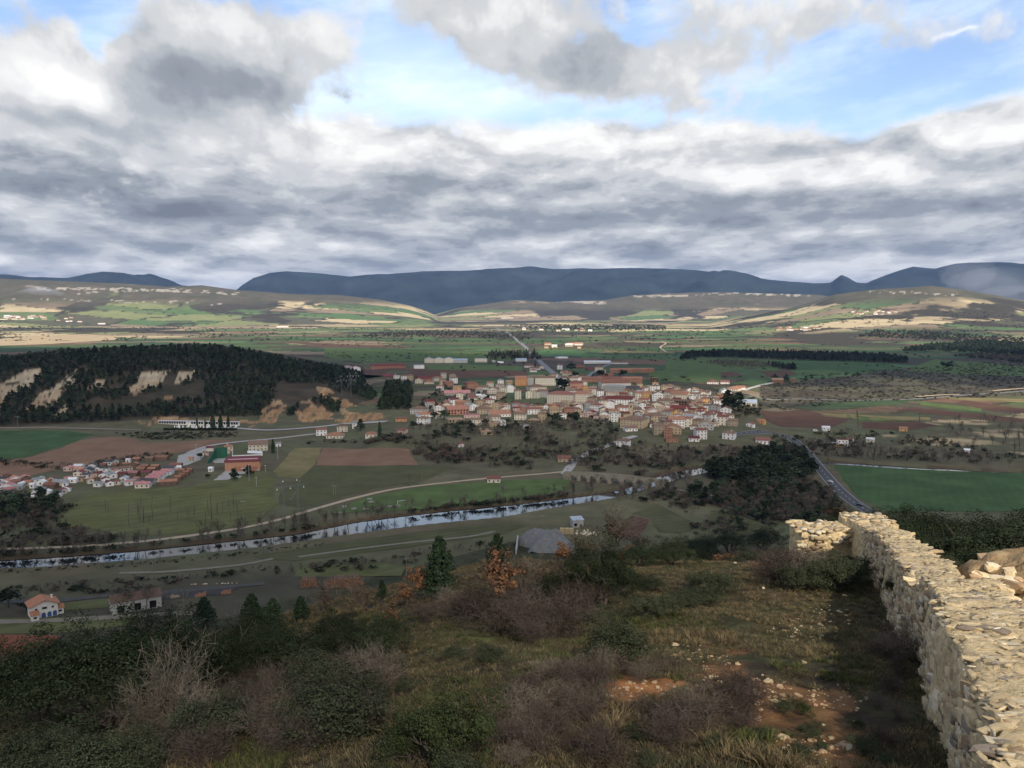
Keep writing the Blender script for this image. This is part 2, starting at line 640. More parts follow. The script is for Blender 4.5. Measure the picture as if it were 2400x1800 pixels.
NEARPAL = [(.16, SCRUB), (.16, OLIVE), (.22, DKGREEN), (.16, GREEN), (.12, BROWN), (.10, MOOR), (.08, (.19, .15, .10))]
MIDPAL = [(.20, DKGREEN), (.26, GREEN), (.12, (.075, .14, .055)), (.13, BROWN), (.10, (.20, .155, .10)), (.10, OLIVE), (.09, MOOR)]
FARPAL = [(.14, (.125, .165, .07)), (.18, (.20, .215, .095)), (.16, TAN), (.16, STRAW), (.12, (.10, .095, .06)), (.13, (.095, .15, .06)), (.11, (.24, .185, .12))]  # field tones vary partly to stand in for patches of sun

CLIFFS = [  # pale weathered scars on the pine hill, photo px, (upper colour, lower colour)
    [(0, 905), (60, 868), (100, 866), (88, 888), (40, 922), (0, 952)], [(55, 962), (105, 915), (188, 865), (200, 868), (145, 920), (100, 962)],
    [(300, 920), (332, 880), (390, 866), (396, 872), (372, 902), (312, 928)], [(380, 928), (428, 868), (462, 866), (440, 902), (404, 935)],
    [(205, 912), (225, 890), (250, 888), (240, 905)], [(120, 980), (160, 945), (170, 948), (140, 985)],
    [(600, 990), (628, 950), (655, 935), (672, 948), (650, 990)], [(690, 945), (720, 935), (760, 950), (790, 985), (705, 985)],
    [(740, 905), (790, 920), (830, 950), (800, 955), (745, 925)], [(320, 985), (480, 975), (600, 985), (620, 1000), (330, 994)], [(800, 960), (900, 970), (905, 985), (790, 992)]]


def ground_colour(x, y, z, parts):
    zz, castle, pine, lft, mes, rgt = parts
    r = np.hypot(x, y)
    px, py = proj(x, y, z)
    id1, e1 = mosaic(x, y, 62, 100, 2.0, .25)
    id2, e2 = mosaic(x, y, 150, 200, 2.2, -.1)
    id3, e3 = mosaic(x, y, 260, 300, 2.0, .15)
    c1 = pal(id1, NEARPAL); c2 = pal(id2, MIDPAL); c3 = pal(id3, FARPAL)
    k12 = ss(r + (fb(x, y, 400, 60) - .5) * 900, 1500, 1900)[:, None]
    far = ss(r + (fb(x, y, 900, 61) - .5) * 2500, 3300, 4300)[:, None]
    c = c1 * (1 - k12) + c2 * k12
    c = c * (1 - far) + c3 * far
    edge = np.where(r < 1700, e1 / 4, np.where(r < 3600, e2 / 3.5, e3 / 6))
    hd = (edge < 1) & (vnoise(x / 60, y / 60, 77) > .35) & (r > 500)
    c[hd] = (.050, .047, .030)
    # scattered scrub and woods
    sc = fb(x, y, 420, 91, 5)
    k = ss(sc, .56, .60) * ss(r, 1300, 2500)
    c = c * (1 - k[:, None]) + np.array((.058, .052, .036)) * k[:, None]
    # rough ground round the town, river flats and the terraces right of it
    rough = inpoly(px, py, [(1780, 900), (2400, 840), (2500, 840), (2500, 925), (1960, 940), (1780, 960)])
    m = fb(x, y, 40, 93)
    c[rough] = np.where((m > .5)[:, None], (.062, .054, .040), (.085, .078, .050))[rough]
    nearv = (r < 1150) & (castle < zz + 5) & (r > 380)
    cz = fb(x, y, 55, 95, 4)[:, None]
    cn = np.array((.120, .125, .062)) * (1 - cz) + np.array((.115, .092, .062)) * cz
    kk = (ss(r, 420, 470) * (1 - ss(r, 1050, 1250)))[:, None] * .8
    c = c * (1 - kk) + cn * kk
    straw = inpoly(px, py, [(2060, 1010), (2200, 985), (2500, 960), (2500, 1080), (2300, 1050), (2080, 1040)])
    w = (ss(fb(x * .3, y, 22, 96, 3), .5, .62) * straw)[:, None]
    c = c * (1 - w) + np.array((.36, .28, .16)) * w
    # hill flanks
    kl = np.maximum(ss(lft, 90, 190), np.maximum(ss(mes, 60, 120), ss(rgt, 105, 200)))
    kl = np.clip(kl * ss(fb(x, y, 330, 97, 4) + kl * .25, .42, .60), 0, 1)[:, None]
    hb = fb(x, y, 160, 98, 4)[:, None]
    chill = np.array((.070, .075, .042)) * (1 - hb) + np.array((.125, .100, .070)) * hb
    c = c * (1 - kl) + chill * kl
    # limestone scarps along the plateau edges
    def scarp(line, th, dens, seed):
        ly = np.interp(px, [p[0] for p in line], [p[1] for p in line])
        mm = (np.abs(py - ly - (fb(px, px * 0, 60, seed, 2) - .5) * 8) < th) & (px > line[0][0]) & (px < line[-1][0]) & (vnoise(px / 8, py / 2.4, seed) > dens + .05)
        c[mm] = (.33, .295, .235)
    big = r > 4000
    for line, th, dens, seed in (([(60, 675), (200, 677), (420, 682), (560, 690)], 3, .45, 5), ([(120, 690), (360, 678), (470, 684)], 2, .55, 6), ([(1300, 706), (1420, 708)], 3, .25, 7),
                                 ([(1480, 695), (1700, 690), (1900, 692)], 2.6, .52, 8), ([(1950, 682), (2250, 690)], 3, .66, 9), ([(30, 700), (520, 712)], 3, .72, 10)):
        scarp(line, th, dens, seed)
    # pine hill: needle litter, scars
    pm = (pine > 4) & (r > 940) & (r < 2300)
    pb = fb(x, y, 18, 99)[:, None]
    c[pm] = (np.array((.040, .040, .026)) * (1 - pb) + np.array((.085, .062, .040)) * pb)[pm]
    wpx = px + (fb(x, y, 26, 101, 3) - .5) * 26; wpy = py + (fb(x, y, 26, 102, 3) - .5) * 18
    for i, pol in enumerate(CLIFFS):
        mm = inpoly(wpx, wpy, pol) & (r < 1600) & (vnoise(px / 5, py / 4, 104) > .22) & (fb(x, y, 34, 107, 4) > (.38 if i >= 6 else .30))
        ys = [p[1] for p in pol]; t = np.clip((py - min(ys)) / (max(ys) - min(ys)), 0, 1)
        low = 1.0 if i in (6, 7, 8, 9, 10) else 0.0
        t = np.clip(t * 1.3 - .45 + low + (fb(x, y, 9, 105) - .5), 0, 1)[:, None]
        cc = np.array((.42, .335, .22)) * (1 - t) + np.array((.31, .185, .090)) * t
        c[mm] = (cc * (.75 + .5 * vnoise(px / 7 + py / 9, py / 40 - px / 30, 106))[:, None])[mm]
    # castle hill
    cm = castle >= zz - .5
    g1 = fb(x, y, 3.4, 110, 4); g2 = fb(x, y, 1.1, 111, 4); g3 = fb(x, y, 14, 112, 4)
    grass = np.array((.042, .043, .020)); dry = np.array((.090, .070, .040)); soil = np.array((.165, .086, .040)); litter = np.array((.036, .028, .019)); rsoil = np.array((.29, .125, .048))
    h = grass * (1 - ss(g1, .42, .58))[:, None] + litter * ss(g1, .42, .58)[:, None]
    kd = (ss(g2 + (g3 - .5) * .6, .56, .68) * .6)[:, None]
    h = h * (1 - kd) + dry * kd
    plat = np.zeros(px.shape)
    for cx, cy, ax, ay, wgt in ((1500, 1620, 110, 45, 1.1), (1750, 1660, 230, 110, .85), (1700, 1560, 170, 70, .6), (1800, 1310, 80, 26, .9), (1620, 1490, 120, 40, .45), (1950, 1640, 90, 50, .8), (1890, 1760, 200, 60, .8), (1560, 1770, 160, 40, .6), (1900, 1350, 60, 30, .35), (60, 1530, 160, 60, 0)):
        plat = np.maximum(plat, wgt * np.exp(-((px - cx) / ax) ** 2 - ((py - cy) / ay) ** 2))
    ks = (ss(plat + (g2 - .5) * 1.2 + (g1 - .5) * .4, .32, .62))[:, None]
    rs = ss(np.exp(-((px - 1500) / 110) ** 2 - ((py - 1610) / 50) ** 2) + (g2 - .5) * .4, .4, .6)[:, None]
    h = h * (1 - ks) + (soil * (1 - rs) + rsoil * rs) * (.72 + .56 * vnoise(x / .22, y / .22, 113))[:, None] * ks
    kg = ss(np.exp(-((px - 1180) / 190) ** 2 - ((py - 1500) / 60) ** 2) + (g1 - .5) * .5, .35, .7)[:, None] * .8
    h = h * (1 - kg) + np.array((.098, .105, .038)) * (.6 + .8 * g2)[:, None] * kg
    wood = ss(rho_of(x, y), 45, 90)[:, None]
    h = h * (1 - wood) + (np.array((.050, .052, .028)) * (.6 + .8 * g1)[:, None]) * wood
    c[cm] = h[cm]
    return np.clip(c, .01, .8)


def sheet_grid(rr, aa):
    Rg, Ag = np.meshgrid(rr, aa, indexing='ij')
    x = (Rg * np.sin(Ag)).ravel(); y = (Rg * np.cos(Ag)).ravel()
    parts = hgt(x, y, True)
    z = parts[0].copy()
    return x, y, z, parts, Rg.shape


def grid_faces(nr, nc):
    i = np.arange(nr - 1)[:, None] * nc + np.arange(nc - 1)[None, :]
    return np.stack([i, i + 1, i + nc + 1, i + nc], -1).reshape(-1, 4)


def sub_object(name, V, F, mask, mat, col):
    Fm = F[mask]
    if not len(Fm): return None
    u, inv_ = np.unique(Fm, return_inverse=True)
    me = mesh_np(name, V[u], inv_.reshape(-1, 4), mat, True, col[u])
    return tag(link(name, me), kind='structure')


# river course: polygon between the banks, cut as a channel
FARB = [(-60, 1316), (0, 1312), (180, 1300), (300, 1290), (520, 1268), (700, 1250), (860, 1218), (980, 1203), (1100, 1190), (1200, 1183), (1330, 1168), (1420, 1157), (1470, 1148), (1520, 1128), (1580, 1108), (1660, 1094), (1760, 1086), (1930, 1083), (2060, 1089), (2200, 1098), (2500, 1114)]
NEARB = [(-60, 1338), (0, 1335), (100, 1333), (330, 1316), (560, 1292), (750, 1266), (980, 1236), (1140, 1220), (1200, 1208), (1300, 1190), (1400, 1174), (1462, 1160), (1500, 1148), (1560, 1130), (1620, 1113), (1700, 1100), (1780, 1094), (1930, 1090), (2060, 1097), (2200, 1108), (2500, 1124)]


def flatpt(px, py, z=0.0):
    rx, rz = ray(px, py)
    t = (z - CAMZ) / rz
    return rx * t, t


def resample(line, n):
    l = np.array(line, float)
    d = np.r_[0, np.cumsum(np.hypot(*np.diff(l, axis=0).T))]
    s = np.linspace(0, d[-1], n)
    return np.stack([np.interp(s, d, l[:, 0]), np.interp(s, d, l[:, 1])], 1)


WATER_Z = -1.6
_fb = np.array([flatpt(px, py, WATER_Z) for px, py in resample(FARB, 90)])
_nb = np.array([flatpt(px, py, WATER_Z) for px, py in resample(NEARB, 90)])
_mid = (_fb + _nb) / 2
_wid = np.hypot(*(_fb - _nb).T) / 2


def river_cut(x, y):
    """0 outside .. 1 in the channel"""
    out = np.zeros(x.shape)
    r = np.hypot(x, y)
    sel = np.where((r > 380) & (r < 1100))[0]
    xs, ys = x[sel], y[sel]
    best = np.full(xs.shape, 1e9)
    for i in range(len(_mid) - 1):
        a = _mid[i]; b = _mid[i + 1]
        ab = b - a; L2 = ab @ ab + 1e-9
        t = np.clip(((xs - a[0]) * ab[0] + (ys - a[1]) * ab[1]) / L2, 0, 1)
        d = np.hypot(xs - a[0] - ab[0] * t, ys - a[1] - ab[1] * t) - (_wid[i] * .75)
        best = np.minimum(best, d)
    out[sel] = best
    res = np.zeros(x.shape); res[sel] = 1 - ss(best, -1.5, 4.5)
    return res


_hgt0 = hgt
RIVERBOX = None

# near hillside sheet
import time as _time; _T0 = _time.time()
AA1 = np.linspace(-R(46), R(46), 560)
rr1 = np.geomspace(1.2, 400, 420)
x, y, z, parts, shp = sheet_grid(rr1, AA1)
F = grid_faces(*shp)
Z1 = z.reshape(shp).copy()
cgr = ground_colour(x, y, z, parts)
V = np.stack([x, y, z], 1)
tag(link('hillside', mesh_np('hillside', V, F, M_soil, True, cgr)), kind='structure')

AA2 = np.linspace(-R(40), R(40), 1000)
# spacing ~1 render pixel on the flat, denser where hills rise
rr2 = [400.0]
while rr2[-1] < 11000:
    r_ = rr2[-1]
    step = min(r_ * r_ / (135 * 858.0) * 1.15, 12 if r_ < 2000 else (30 if r_ < 3600 else 40))
    rr2.append(r_ + step)
rr2 = np.array(rr2)
x, y, z, parts, shp = sheet_grid(rr2, AA2)
print('hgt', _time.time() - _T0)
Z2 = z.reshape(shp).copy()
cut = river_cut(x, y)
print('cut', _time.time() - _T0)
z = z * (1 - cut) + (WATER_Z - 1.2) * cut
F = grid_faces(*shp)
cgr = ground_colour(x, y, z, parts)
bank = ((cut > .05) & (cut < .9))
cgr[bank] = (.085, .060, .038)
V = np.stack([x, y, z], 1)
fc = F[:, 0]
pineF = (parts[2][fc] > 2.0) & (np.hypot(x, y)[fc] < 2300)
farF = (~pineF) & (np.maximum(np.maximum(parts[3], parts[4]), parts[5])[fc] > 40) & (np.hypot(x, y)[fc] > 2900)
sub_object('valley_floor', V, F, ~(pineF | farF), M_valley, cgr)
sub_object('wooded_hill', V, F, pineF, M_valley, cgr)
sub_object('distant_hills', V, F, farF, M_far, cgr)
print('ground quads', len(rr1) * 560 + len(rr2) * 1000)

print('colour', _time.time() - _T0)

# quick look-ups of the land's height from the sheets just made
def _bil(Z, rr, aa, r, a):
    i = np.clip(np.searchsorted(rr, r) - 1, 0, len(rr) - 2); j = np.clip(((a - aa[0]) / (aa[1] - aa[0])).astype(int), 0, len(aa) - 2)
    u = np.clip((r - rr[i]) / (rr[i + 1] - rr[i]), 0, 1); v = np.clip((a - aa[j]) / (aa[1] - aa[0]), 0, 1)
    return (Z[i, j] * (1 - v) + Z[i, j + 1] * v) * (1 - u) + (Z[i + 1, j] * (1 - v) + Z[i + 1, j + 1] * v) * u


hgt_exact = hgt


def hgt(x, y, parts=False):
    if parts: return hgt_exact(x, y, True)
    x = np.asarray(x, float); y = np.asarray(y, float)
    r = np.hypot(x, y); a = np.arctan2(x, y)
    out = np.where(r < 400, _bil(Z1, rr1, AA1, r, a), _bil(Z2, rr2, AA2, r, a))
    odd = (np.abs(a) > R(39.9)) | (r < 1.3) | (r > 10900)
    if odd.any():
        out = np.array(out); out[odd] = hgt_exact(x[odd], y[odd])
    return out


_TR = np.concatenate([rr1[rr1 > 2.5], rr2[1:]])


def ground(px, py, t0=3.0, t1=14000.0):
    px = np.atleast_1d(np.asarray(px, float)); py = np.atleast_1d(np.asarray(py, float))
    rx, rz = ray(px, py)
    X, Y, Zz = [], [], []
    for a, b in zip(rx, rz):
        k = math.sqrt(1 + a * a); az_ = np.full(len(_TR), math.atan(a))
        zt = np.where(_TR < 400, _bil(Z1, rr1, AA1, _TR, az_), _bil(Z2, rr2, AA2, _TR, az_))
        d = CAMZ + b * _TR / k - zt
        bl = np.where(d < 0)[0]
        i = bl[0] if len(bl) else len(_TR) - 1
        if i == 0: r = _TR[0]
        else:
            f = d[i - 1] / (d[i - 1] - d[i]) if d[i] < 0 else 1
            r = _TR[i - 1] + f * (_TR[i] - _TR[i - 1])
        X.append(a * r / k); Y.append(r / k)
    X = np.array(X); Y = np.array(Y)
    return X, Y, hgt(X, Y)


# ------------------------------------------------------------------ mountains
MCREST = [(-700, 640), (-200, 640), (0, 641), (80, 649), (170, 652), (215, 642), (250, 637), (300, 640), (325, 646), (362, 642), (400, 655), (430, 668), (520, 680), (556, 684), (575, 668), (600, 652), (640, 640), (680, 636), (760, 641), (830, 649), (900, 644), (1000, 636), (1100, 634), (1200, 629), (1240, 625), (1300, 630), (1400, 629), (1500, 628), (1600, 632), (1700, 640), (1800, 656), (1900, 664), (1940, 665), (1952, 656), (1963, 648), (1978, 654), (2000, 663), (2022, 664), (2050, 652), (2080, 640), (2130, 625), (2160, 628), (2180, 630), (2230, 618), (2330, 615), (2400, 620), (2700, 622), (3300, 640)]
aam = np.linspace(-R(44), R(44), 900)
rrm = np.linspace(10600, 17000, 60)
Rg, Ag = np.meshgrid(rrm, aam, indexing='ij')
x = (Rg * np.sin(Ag)).ravel(); y = (Rg * np.cos(Ag)).ravel()
pxm = px_of_az(Ag.ravel())
pyc = np.interp(pxm, [c[0] for c in MCREST], [c[1] for c in MCREST]) + (fb(pxm, pxm * 0, 40, 3, 3) - .5) * 2.5
rx, rz = ray(pxm, pyc)
zc = CAMZ + rz * (13800 / np.sqrt(1 + rx * rx))
rf = Rg.ravel()
up = ss(rf, 10700, 13800) ** .8
rough_ = (fb(x, y, 1100, 66, 5) - .5)
z = zc * np.minimum(1, up * (1 + rough_ * 1.7 * np.sin(np.pi * np.clip(up, 0, 1)))) * (1 - .5 * ss(rf, 13900, 17000)) - 20 * (rf < 10750)
tag(link('mountain_range', mesh_np('mountain_range', np.stack([x, y, z], 1), grid_faces(*Rg.shape), M_mount, True)), kind='structure')
# land between and beyond, so that the sheet reaches the horizon
aab = np.linspace(-R(60), R(60), 60)
rrb = np.array([10900, 14000, 20000, 30000.])
Rg, Ag = np.meshgrid(rrb, aab, indexing='ij')
tag(link('plain', mesh_np('plain', np.stack([(Rg * np.sin(Ag)).ravel(), (Rg * np.cos(Ag)).ravel(), np.full(Rg.size, -12.)], 1), grid_faces(*Rg.shape), M_mount)), kind='structure')

# ------------------------------------------------------------------ river
M_water = bpy.data.materials.new('river_water'); M_water.use_nodes = True
_t = M_water.node_tree; _b = _t.nodes['Principled BSDF']
_b.inputs['Base Color'].default_value = (.012, .016, .016, 1); _b.inputs['Roughness'].default_value = .05; _b.inputs['IOR'].default_value = 1.5
_b.inputs['Specular IOR Level'].default_value = .9
_n = _t.nodes.new('ShaderNodeTexNoise'); _n.inputs['Scale'].default_value = .55; _n.inputs['Detail'].default_value = 3
_tc = _t.nodes.new('ShaderNodeTexCoord'); _t.links.new(_tc.outputs['Object'], _n.inputs['Vector'])
_bp = _t.nodes.new('ShaderNodeBump'); _bp.inputs['Distance'].default_value = .05; _bp.inputs['Strength'].default_value = .35
_t.links.new(_n.outputs['Fac'], _bp.inputs['Height']); _t.links.new(_bp.outputs[0], _b.inputs['Normal'])
dv = (_nb - _fb); dl = np.hypot(*dv.T)[:, None]
fbx = _fb - dv / dl * 3; nbx = _nb + dv / dl * 3
V = np.zeros((len(_fb) * 2, 3)); V[0::2, :2] = fbx; V[1::2, :2] = nbx; V[:, 2] = WATER_Z
n_ = len(_fb)
F = np.array([(2 * i, 2 * i + 1, 2 * i + 3, 2 * i + 2) for i in range(n_ - 1)])
tag(link('river', mesh_np('river', V, F, M_water)), kind='structure')

# ------------------------------------------------------------------ unseen broken cloud added high above to shade the castle hill and the town
M_shade_cloud = bpy.data.materials.new('shade_cloud'); M_shade_cloud.use_nodes = True
_t = M_shade_cloud.node_tree; _t.nodes.clear()
_o = _t.nodes.new('ShaderNodeOutputMaterial'); _tl = _t.nodes.new('ShaderNodeBsdfTranslucent'); _tl.inputs[0].default_value = (.50, .50, .51, 1)
_df = _t.nodes.new('ShaderNodeBsdfDiffuse'); _df.inputs[0].default_value = (.9, .9, .9, 1)
_m1 = _t.nodes.new('ShaderNodeMixShader'); _m1.inputs[0].default_value = .08
_t.links.new(_tl.outputs[0], _m1.inputs[1]); _t.links.new(_df.outputs[0], _m1.inputs[2])
_tr = _t.nodes.new('ShaderNodeBsdfTransparent'); _m2 = _t.nodes.new('ShaderNodeMixShader')
_at = _t.nodes.new('ShaderNodeAttribute'); _at.attribute_name = 'Col'

# gap added in the unseen cloud's opacity to sun the ruin's wall (130 m up)
E.tree = _t
_gp = _t.nodes.new('ShaderNodeNewGeometry'); _gs = _t.nodes.new('ShaderNodeSeparateXYZ'); _t.links.new(_gp.outputs['Position'], _gs.inputs[0])
_gz = E(_gs.outputs[2]) - 130.0
_px = E(_gs.outputs[0]) - _gz * (sun_dir.x / sun_dir.z)
_py = E(_gs.outputs[1]) - _gz * (sun_dir.y / sun_dir.z)
_hx = (_px - _py * 0.38 - 11.0) / 19.0                          # the gap lies along the wall
_hy = (_py - 14.0) / 48.0
_hole = sstep(E.m('SQRT', _hx * _hx + _hy * _hy), .55, 1.05)
_t.links.new((E(_at.outputs['Fac']) * _hole).s, _m2.inputs[0]); E.tree = wt
_t.links.new(_tr.outputs[0], _m2.inputs[1]); _t.links.new(_m1.outputs[0], _m2.inputs[2]); _t.links.new(_m2.outputs[0], _o.inputs[0])


def shade_cloud(name, x0, x1, y0, y1, zb, n, cover, seed):
    gx, gy = np.meshgrid(np.linspace(x0, x1, n), np.linspace(y0, y1, n), indexing='ij')
    cx, cy = (x0 + x1) / 2, (y0 + y1) / 2
    x, y = gx.ravel(), gy.ravel()
    d = cover(x, y)
    top = zb + 30 + np.maximum(d, 0) * 420 + 60 * fb(x, y, 300, seed)
    bot = zb + 20 * (fb(x, y, 260, seed + 5) - .5) - 6 * np.maximum(d, 0)
    F0 = grid_faces(n, n)
    keep = (d[F0] > 0).all(1)
    F0 = F0[keep]
    nv = len(x)
    V = np.concatenate([np.stack([x, y, bot], 1), np.stack([x, y, np.where(d > .02, top, bot)], 1)])
    Fa = np.concatenate([F0[:, ::-1], F0 + nv])
    def opac(z):
        """how thick the cloud is along the sun's ray through each point"""
        kx, ky = sun_dir.x / sun_dir.z, sun_dir.y / sun_dir.z
        ax, ay = x - kx * z, y - ky * z                      # spot shaded on the valley floor
        o_ = np.clip(d * 5, 0, .80 - .20 * ss(ay, 380, 620)) * (1 - .22 * ss(np.hypot((ax - 130) / 520, (ay - 1150) / 420), 1.0, .5))  # opacity lowered past the castle hill and over the town to brighten them
        return o_
    c = np.repeat(np.concatenate([opac(bot), opac(np.where(d > .02, top, bot))])[:, None], 3, 1)
    u, iv = np.unique(Fa, return_inverse=True)
    return tag(link(name, mesh_np(name, V[u], iv.reshape(-1, 4), M_shade_cloud, True, c[u])), kind='structure')


CZ = 1500.0
_sh = -np.array([sun_dir.x, sun_dir.y]) / sun_dir.z * CZ         # where a cloud at CZ throws its shadow


def cover(x, y):
    gx, gy = x + _sh[0], y + _sh[1]                              # spot on the ground it shades
    n = fb(gx, gy, 900, 400, 4)
    base = 1.0 - ss(gy + (fb(gx, gy, 500, 402) - .5) * 700, 2150, 2900)
    base = base * (1 - ss(np.abs(gx), 2600, 3600)) * ss(gy, -900, -300)
    gaps = ss(np.hypot((gx - 640) / 420, (gy - 1230) / 330) + (fb(gx, gy, 160, 403) - .5) * 1.3, 1.0, .5) * .5
    return base * (.30 + (n - .5) * .5) - .10 - gaps


shade_cloud('shade_cloud', -3800 - _sh[0], 3800 - _sh[0], -1100 - _sh[1], 3200 - _sh[1], CZ, 150, cover, 420)

# ------------------------------------------------------------------ haze
M_haze = bpy.data.materials.new('haze'); M_haze.use_nodes = True
_t = M_haze.node_tree; _t.nodes.clear()
_o = _t.nodes.new('ShaderNodeOutputMaterial'); _v = _t.nodes.new('ShaderNodeVolumePrincipled')
_v.inputs['Color'].default_value = (.28, .44, .80, 1); _v.inputs['Density'].default_value = 2.7e-5; _v.inputs['Anisotropy'].default_value = 0.1
_t.links.new(_v.outputs[0], _o.inputs['Volume'])
HZ = MB().box(-24000, 24000, -700, 31000, -40, 900)
tag(link('haze', HZ.mesh('haze', M_haze)), kind='stuff')

# ================================================================== fields, roads, tracks (sheets laid on the land)
from mathutils.geometry import delaunay_2d_cdt


def densify(p, step, jit=0.0):
    out = []
    n = len(p)
    for i in range(n):
        a = Vector(p[i]); b = Vector(p[(i + 1) % n])
        k = max(1, int((b - a).length / step))
        for j in range(k):
            c = a.lerp(b, j / k)
            if jit and j: c = c + Vector((random.gauss(0, jit), random.gauss(0, jit)))
            out.append(c)
    return out


def field(name, poly_px, mat, off=.18, jit=.5):
    x, y, z = ground([p[0] for p in poly_px], [p[1] for p in poly_px])
    pts = [(float(a), float(b)) for a, b in zip(x, y)]
    far_ = max(abs(b) for a, b in pts)
    step = 12 if far_ < 1200 else 40
    bd = densify(pts, step, jit)
    nb_ = len(bd)
    xs = [p[0] for p in bd]; ys = [p[1] for p in bd]
    gs = step * 1.4
    gx, gy = np.meshgrid(np.arange(min(xs), max(xs), gs), np.arange(min(ys), max(ys), gs))
    gx = gx.ravel() + rng.uniform(-.2, .2, gx.size) * gs; gy = gy.ravel() + rng.uniform(-.2, .2, gy.size) * gs
    ins = inpoly(gx, gy, [tuple(p) for p in bd])
    vs = list(bd) + [Vector((a, b)) for a, b in zip(gx[ins], gy[ins])]
    r = delaunay_2d_cdt(vs, [(i, (i + 1) % nb_) for i in range(nb_)], [], 1, 1e-4)
    v2 = np.array([tuple(v) for v in r[0]])
    # keep triangles inside
    fs = np.array([f for f in r[2] if len(f) == 3])
    cen = v2[fs].mean(1)
    fs = fs[inpoly(cen[:, 0], cen[:, 1], [tuple(p) for p in bd])]
    z = hgt(v2[:, 0], v2[:, 1]) + off
    return tag(link(name, mesh_np(name, np.c_[v2, z], fs, mat, True)), kind='structure')


def pxline(line, smooth=24):
    x, y, z = ground([p[0] for p in line], [p[1] for p in line])
    return catmull(np.stack([x, y], 1), smooth)


def catmull(p, n):
    p = np.asarray(p, float)
    q = np.vstack([2 * p[0] - p[1], p, 2 * p[-1] - p[-2]])
    out = []
    for i in range(1, len(q) - 2):
        for t in np.linspace(0, 1, n, endpoint=False):
            a, b, c, d = q[i - 1], q[i], q[i + 1], q[i + 2]
            out.append(.5 * (2 * b + (c - a) * t + (2 * a - 5 * b + 4 * c - d) * t * t + (3 * b - a - 3 * c + d) * t ** 3))
    out.append(p[-1])
    return np.array(out)


def ribbon(c, w, off, o0=0.0, wob=0.0):
    """strip of width w round a world polyline, shifted sideways by o0"""
    t = np.gradient(c, axis=0); t /= np.maximum(np.hypot(*t.T)[:, None], 1e-6)
    nrm = np.stack([-t[:, 1], t[:, 0]], 1)
    k = np.linspace(-.5, .5, 5)
    ww = w * (1 + wob * (fb(np.arange(len(c)) * 1., np.zeros(len(c)), 5, 3) - .5))
    P = c[:, None, :] + nrm[:, None, :] * (o0 + k[None, :] * ww[:, None])[:, :, None]
    P = P.reshape(-1, 2)
    z = hgt(P[:, 0], P[:, 1]) + off
    return np.c_[P, z], grid_faces(len(c), 5)


def road(name, line, w, mat, off=.22, smooth=14, wob=0.0):
    c = pxline(line, smooth)
    V, F = ribbon(c, w, off, 0, wob)
    return tag(link(name, mesh_np(name, V, F, mat, True)), kind='structure'), c


F_green = pmat('green_crop', (.058, .098, .041), furrow=(.05, .03, .4), var=.3, scale=.03, rough=1, spec=.05)
F_bright = pmat('bright_meadow', (.088, .128, .046), var=.30, scale=.07, rough=1, spec=.05, dirt=((.08, .085, .04), .03, .6))
F_meadow = pmat('olive_meadow', (.112, .116, .050), furrow=(.03, .07, .9), var=.3, scale=.05, rough=1, spec=.05, dirt=((.12, .115, .04), .02, .6))
F_olive = pmat('olive_field', (.088, .088, .044), furrow=(.05, .08, 1.1), var=.22, scale=.05, rough=1, spec=.05)
F_plough = pmat('ploughed_earth', (.205, .125, .080), furrow=(.06, .12, 1.2), var=.2, scale=.05, rough=1, spec=.05, dirt=((.26, .17, .11), .012, .5))
F_plough2 = pmat('dark_ploughed_earth', (.105, .062, .044), furrow=(.06, .12, .7), var=.2, scale=.05, rough=1, spec=.05)
F_red = pmat('red_earth', (.21, .082, .048), var=.16, scale=.15, rough=1, spec=.05)
F_stub = pmat('stubble', (.20, .165, .080), var=.22, scale=.05, rough=1, spec=.05, dirt=((.11, .11, .045), .02, .8))
F_tan = pmat('bleached_stubble', (.40, .31, .19), var=.15, scale=.02, rough=1, spec=.05)
M_track = pmat('pale_gravel', (.40, .32, .22), var=.18, scale=.25, rough=1, spec=.05)
M_dust = pmat('dull_gravel', (.22, .19, .145), var=.2, scale=.2, rough=1, spec=.05)
M_asph = pmat('asphalt', (.070, .069, .068), var=.12, scale=.2, rough=.85, spec=.2)
M_asphl = pmat('worn_asphalt', (.19, .185, .18), var=.12, scale=.2, rough=.85, spec=.2)
M_paint = pmat('road_paint', (.40, .40, .40), rough=.7, var=.15, scale=1)
M_conc = pmat('pale_concrete', (.36, .34, .31), var=.15, scale=.3, rough=.9)

field('field', [(-40, 1008), (160, 1010), (222, 1018), (150, 1044), (60, 1072), (-40, 1084)], F_green)
field('ploughed_field', [(-40, 1084), (60, 1074), (130, 1055), (190, 1032), (262, 1023), (300, 1026), (345, 1040), (420, 1036), (500, 1031), (548, 1033), (470, 1053), (330, 1076), (160, 1096), (60, 1116), (-40, 1130)], F_plough)
field('ploughed_field', [(757, 1050), (860, 1052), (958, 1053), (980, 1090), (860, 1092), (738, 1091)], F_plough)
field('stubble_field', [(690, 1050), (755, 1050), (736, 1091), (702, 1121), (652, 1120), (640, 1104), (668, 1076)], F_stub)
field('field', [(738, 1092), (980, 1091), (1060, 1094), (990, 1128), (880, 1145), (800, 1166), (700, 1190), (655, 1180), (660, 1150), (704, 1121)], F_olive)
field('ploughed_field', [(1025, 1050), (1068, 1048), (1098, 1078), (1080, 1084), (1040, 1074)], F_plough2)
field('meadow', [(160, 1186), (205, 1160), (300, 1147), (450, 1142), (520, 1112), (600, 1110), (640, 1120), (650, 1180), (600, 1228), (450, 1250), (300, 1258), (200, 1240), (110, 1232)], F_meadow)
field('meadow', [(860, 1164), (1010, 1140), (1200, 1125), (1330, 1122), (1356, 1140), (1250, 1168), (1110, 1184), (960, 1196), (860, 1200), (760, 1206)], F_bright)
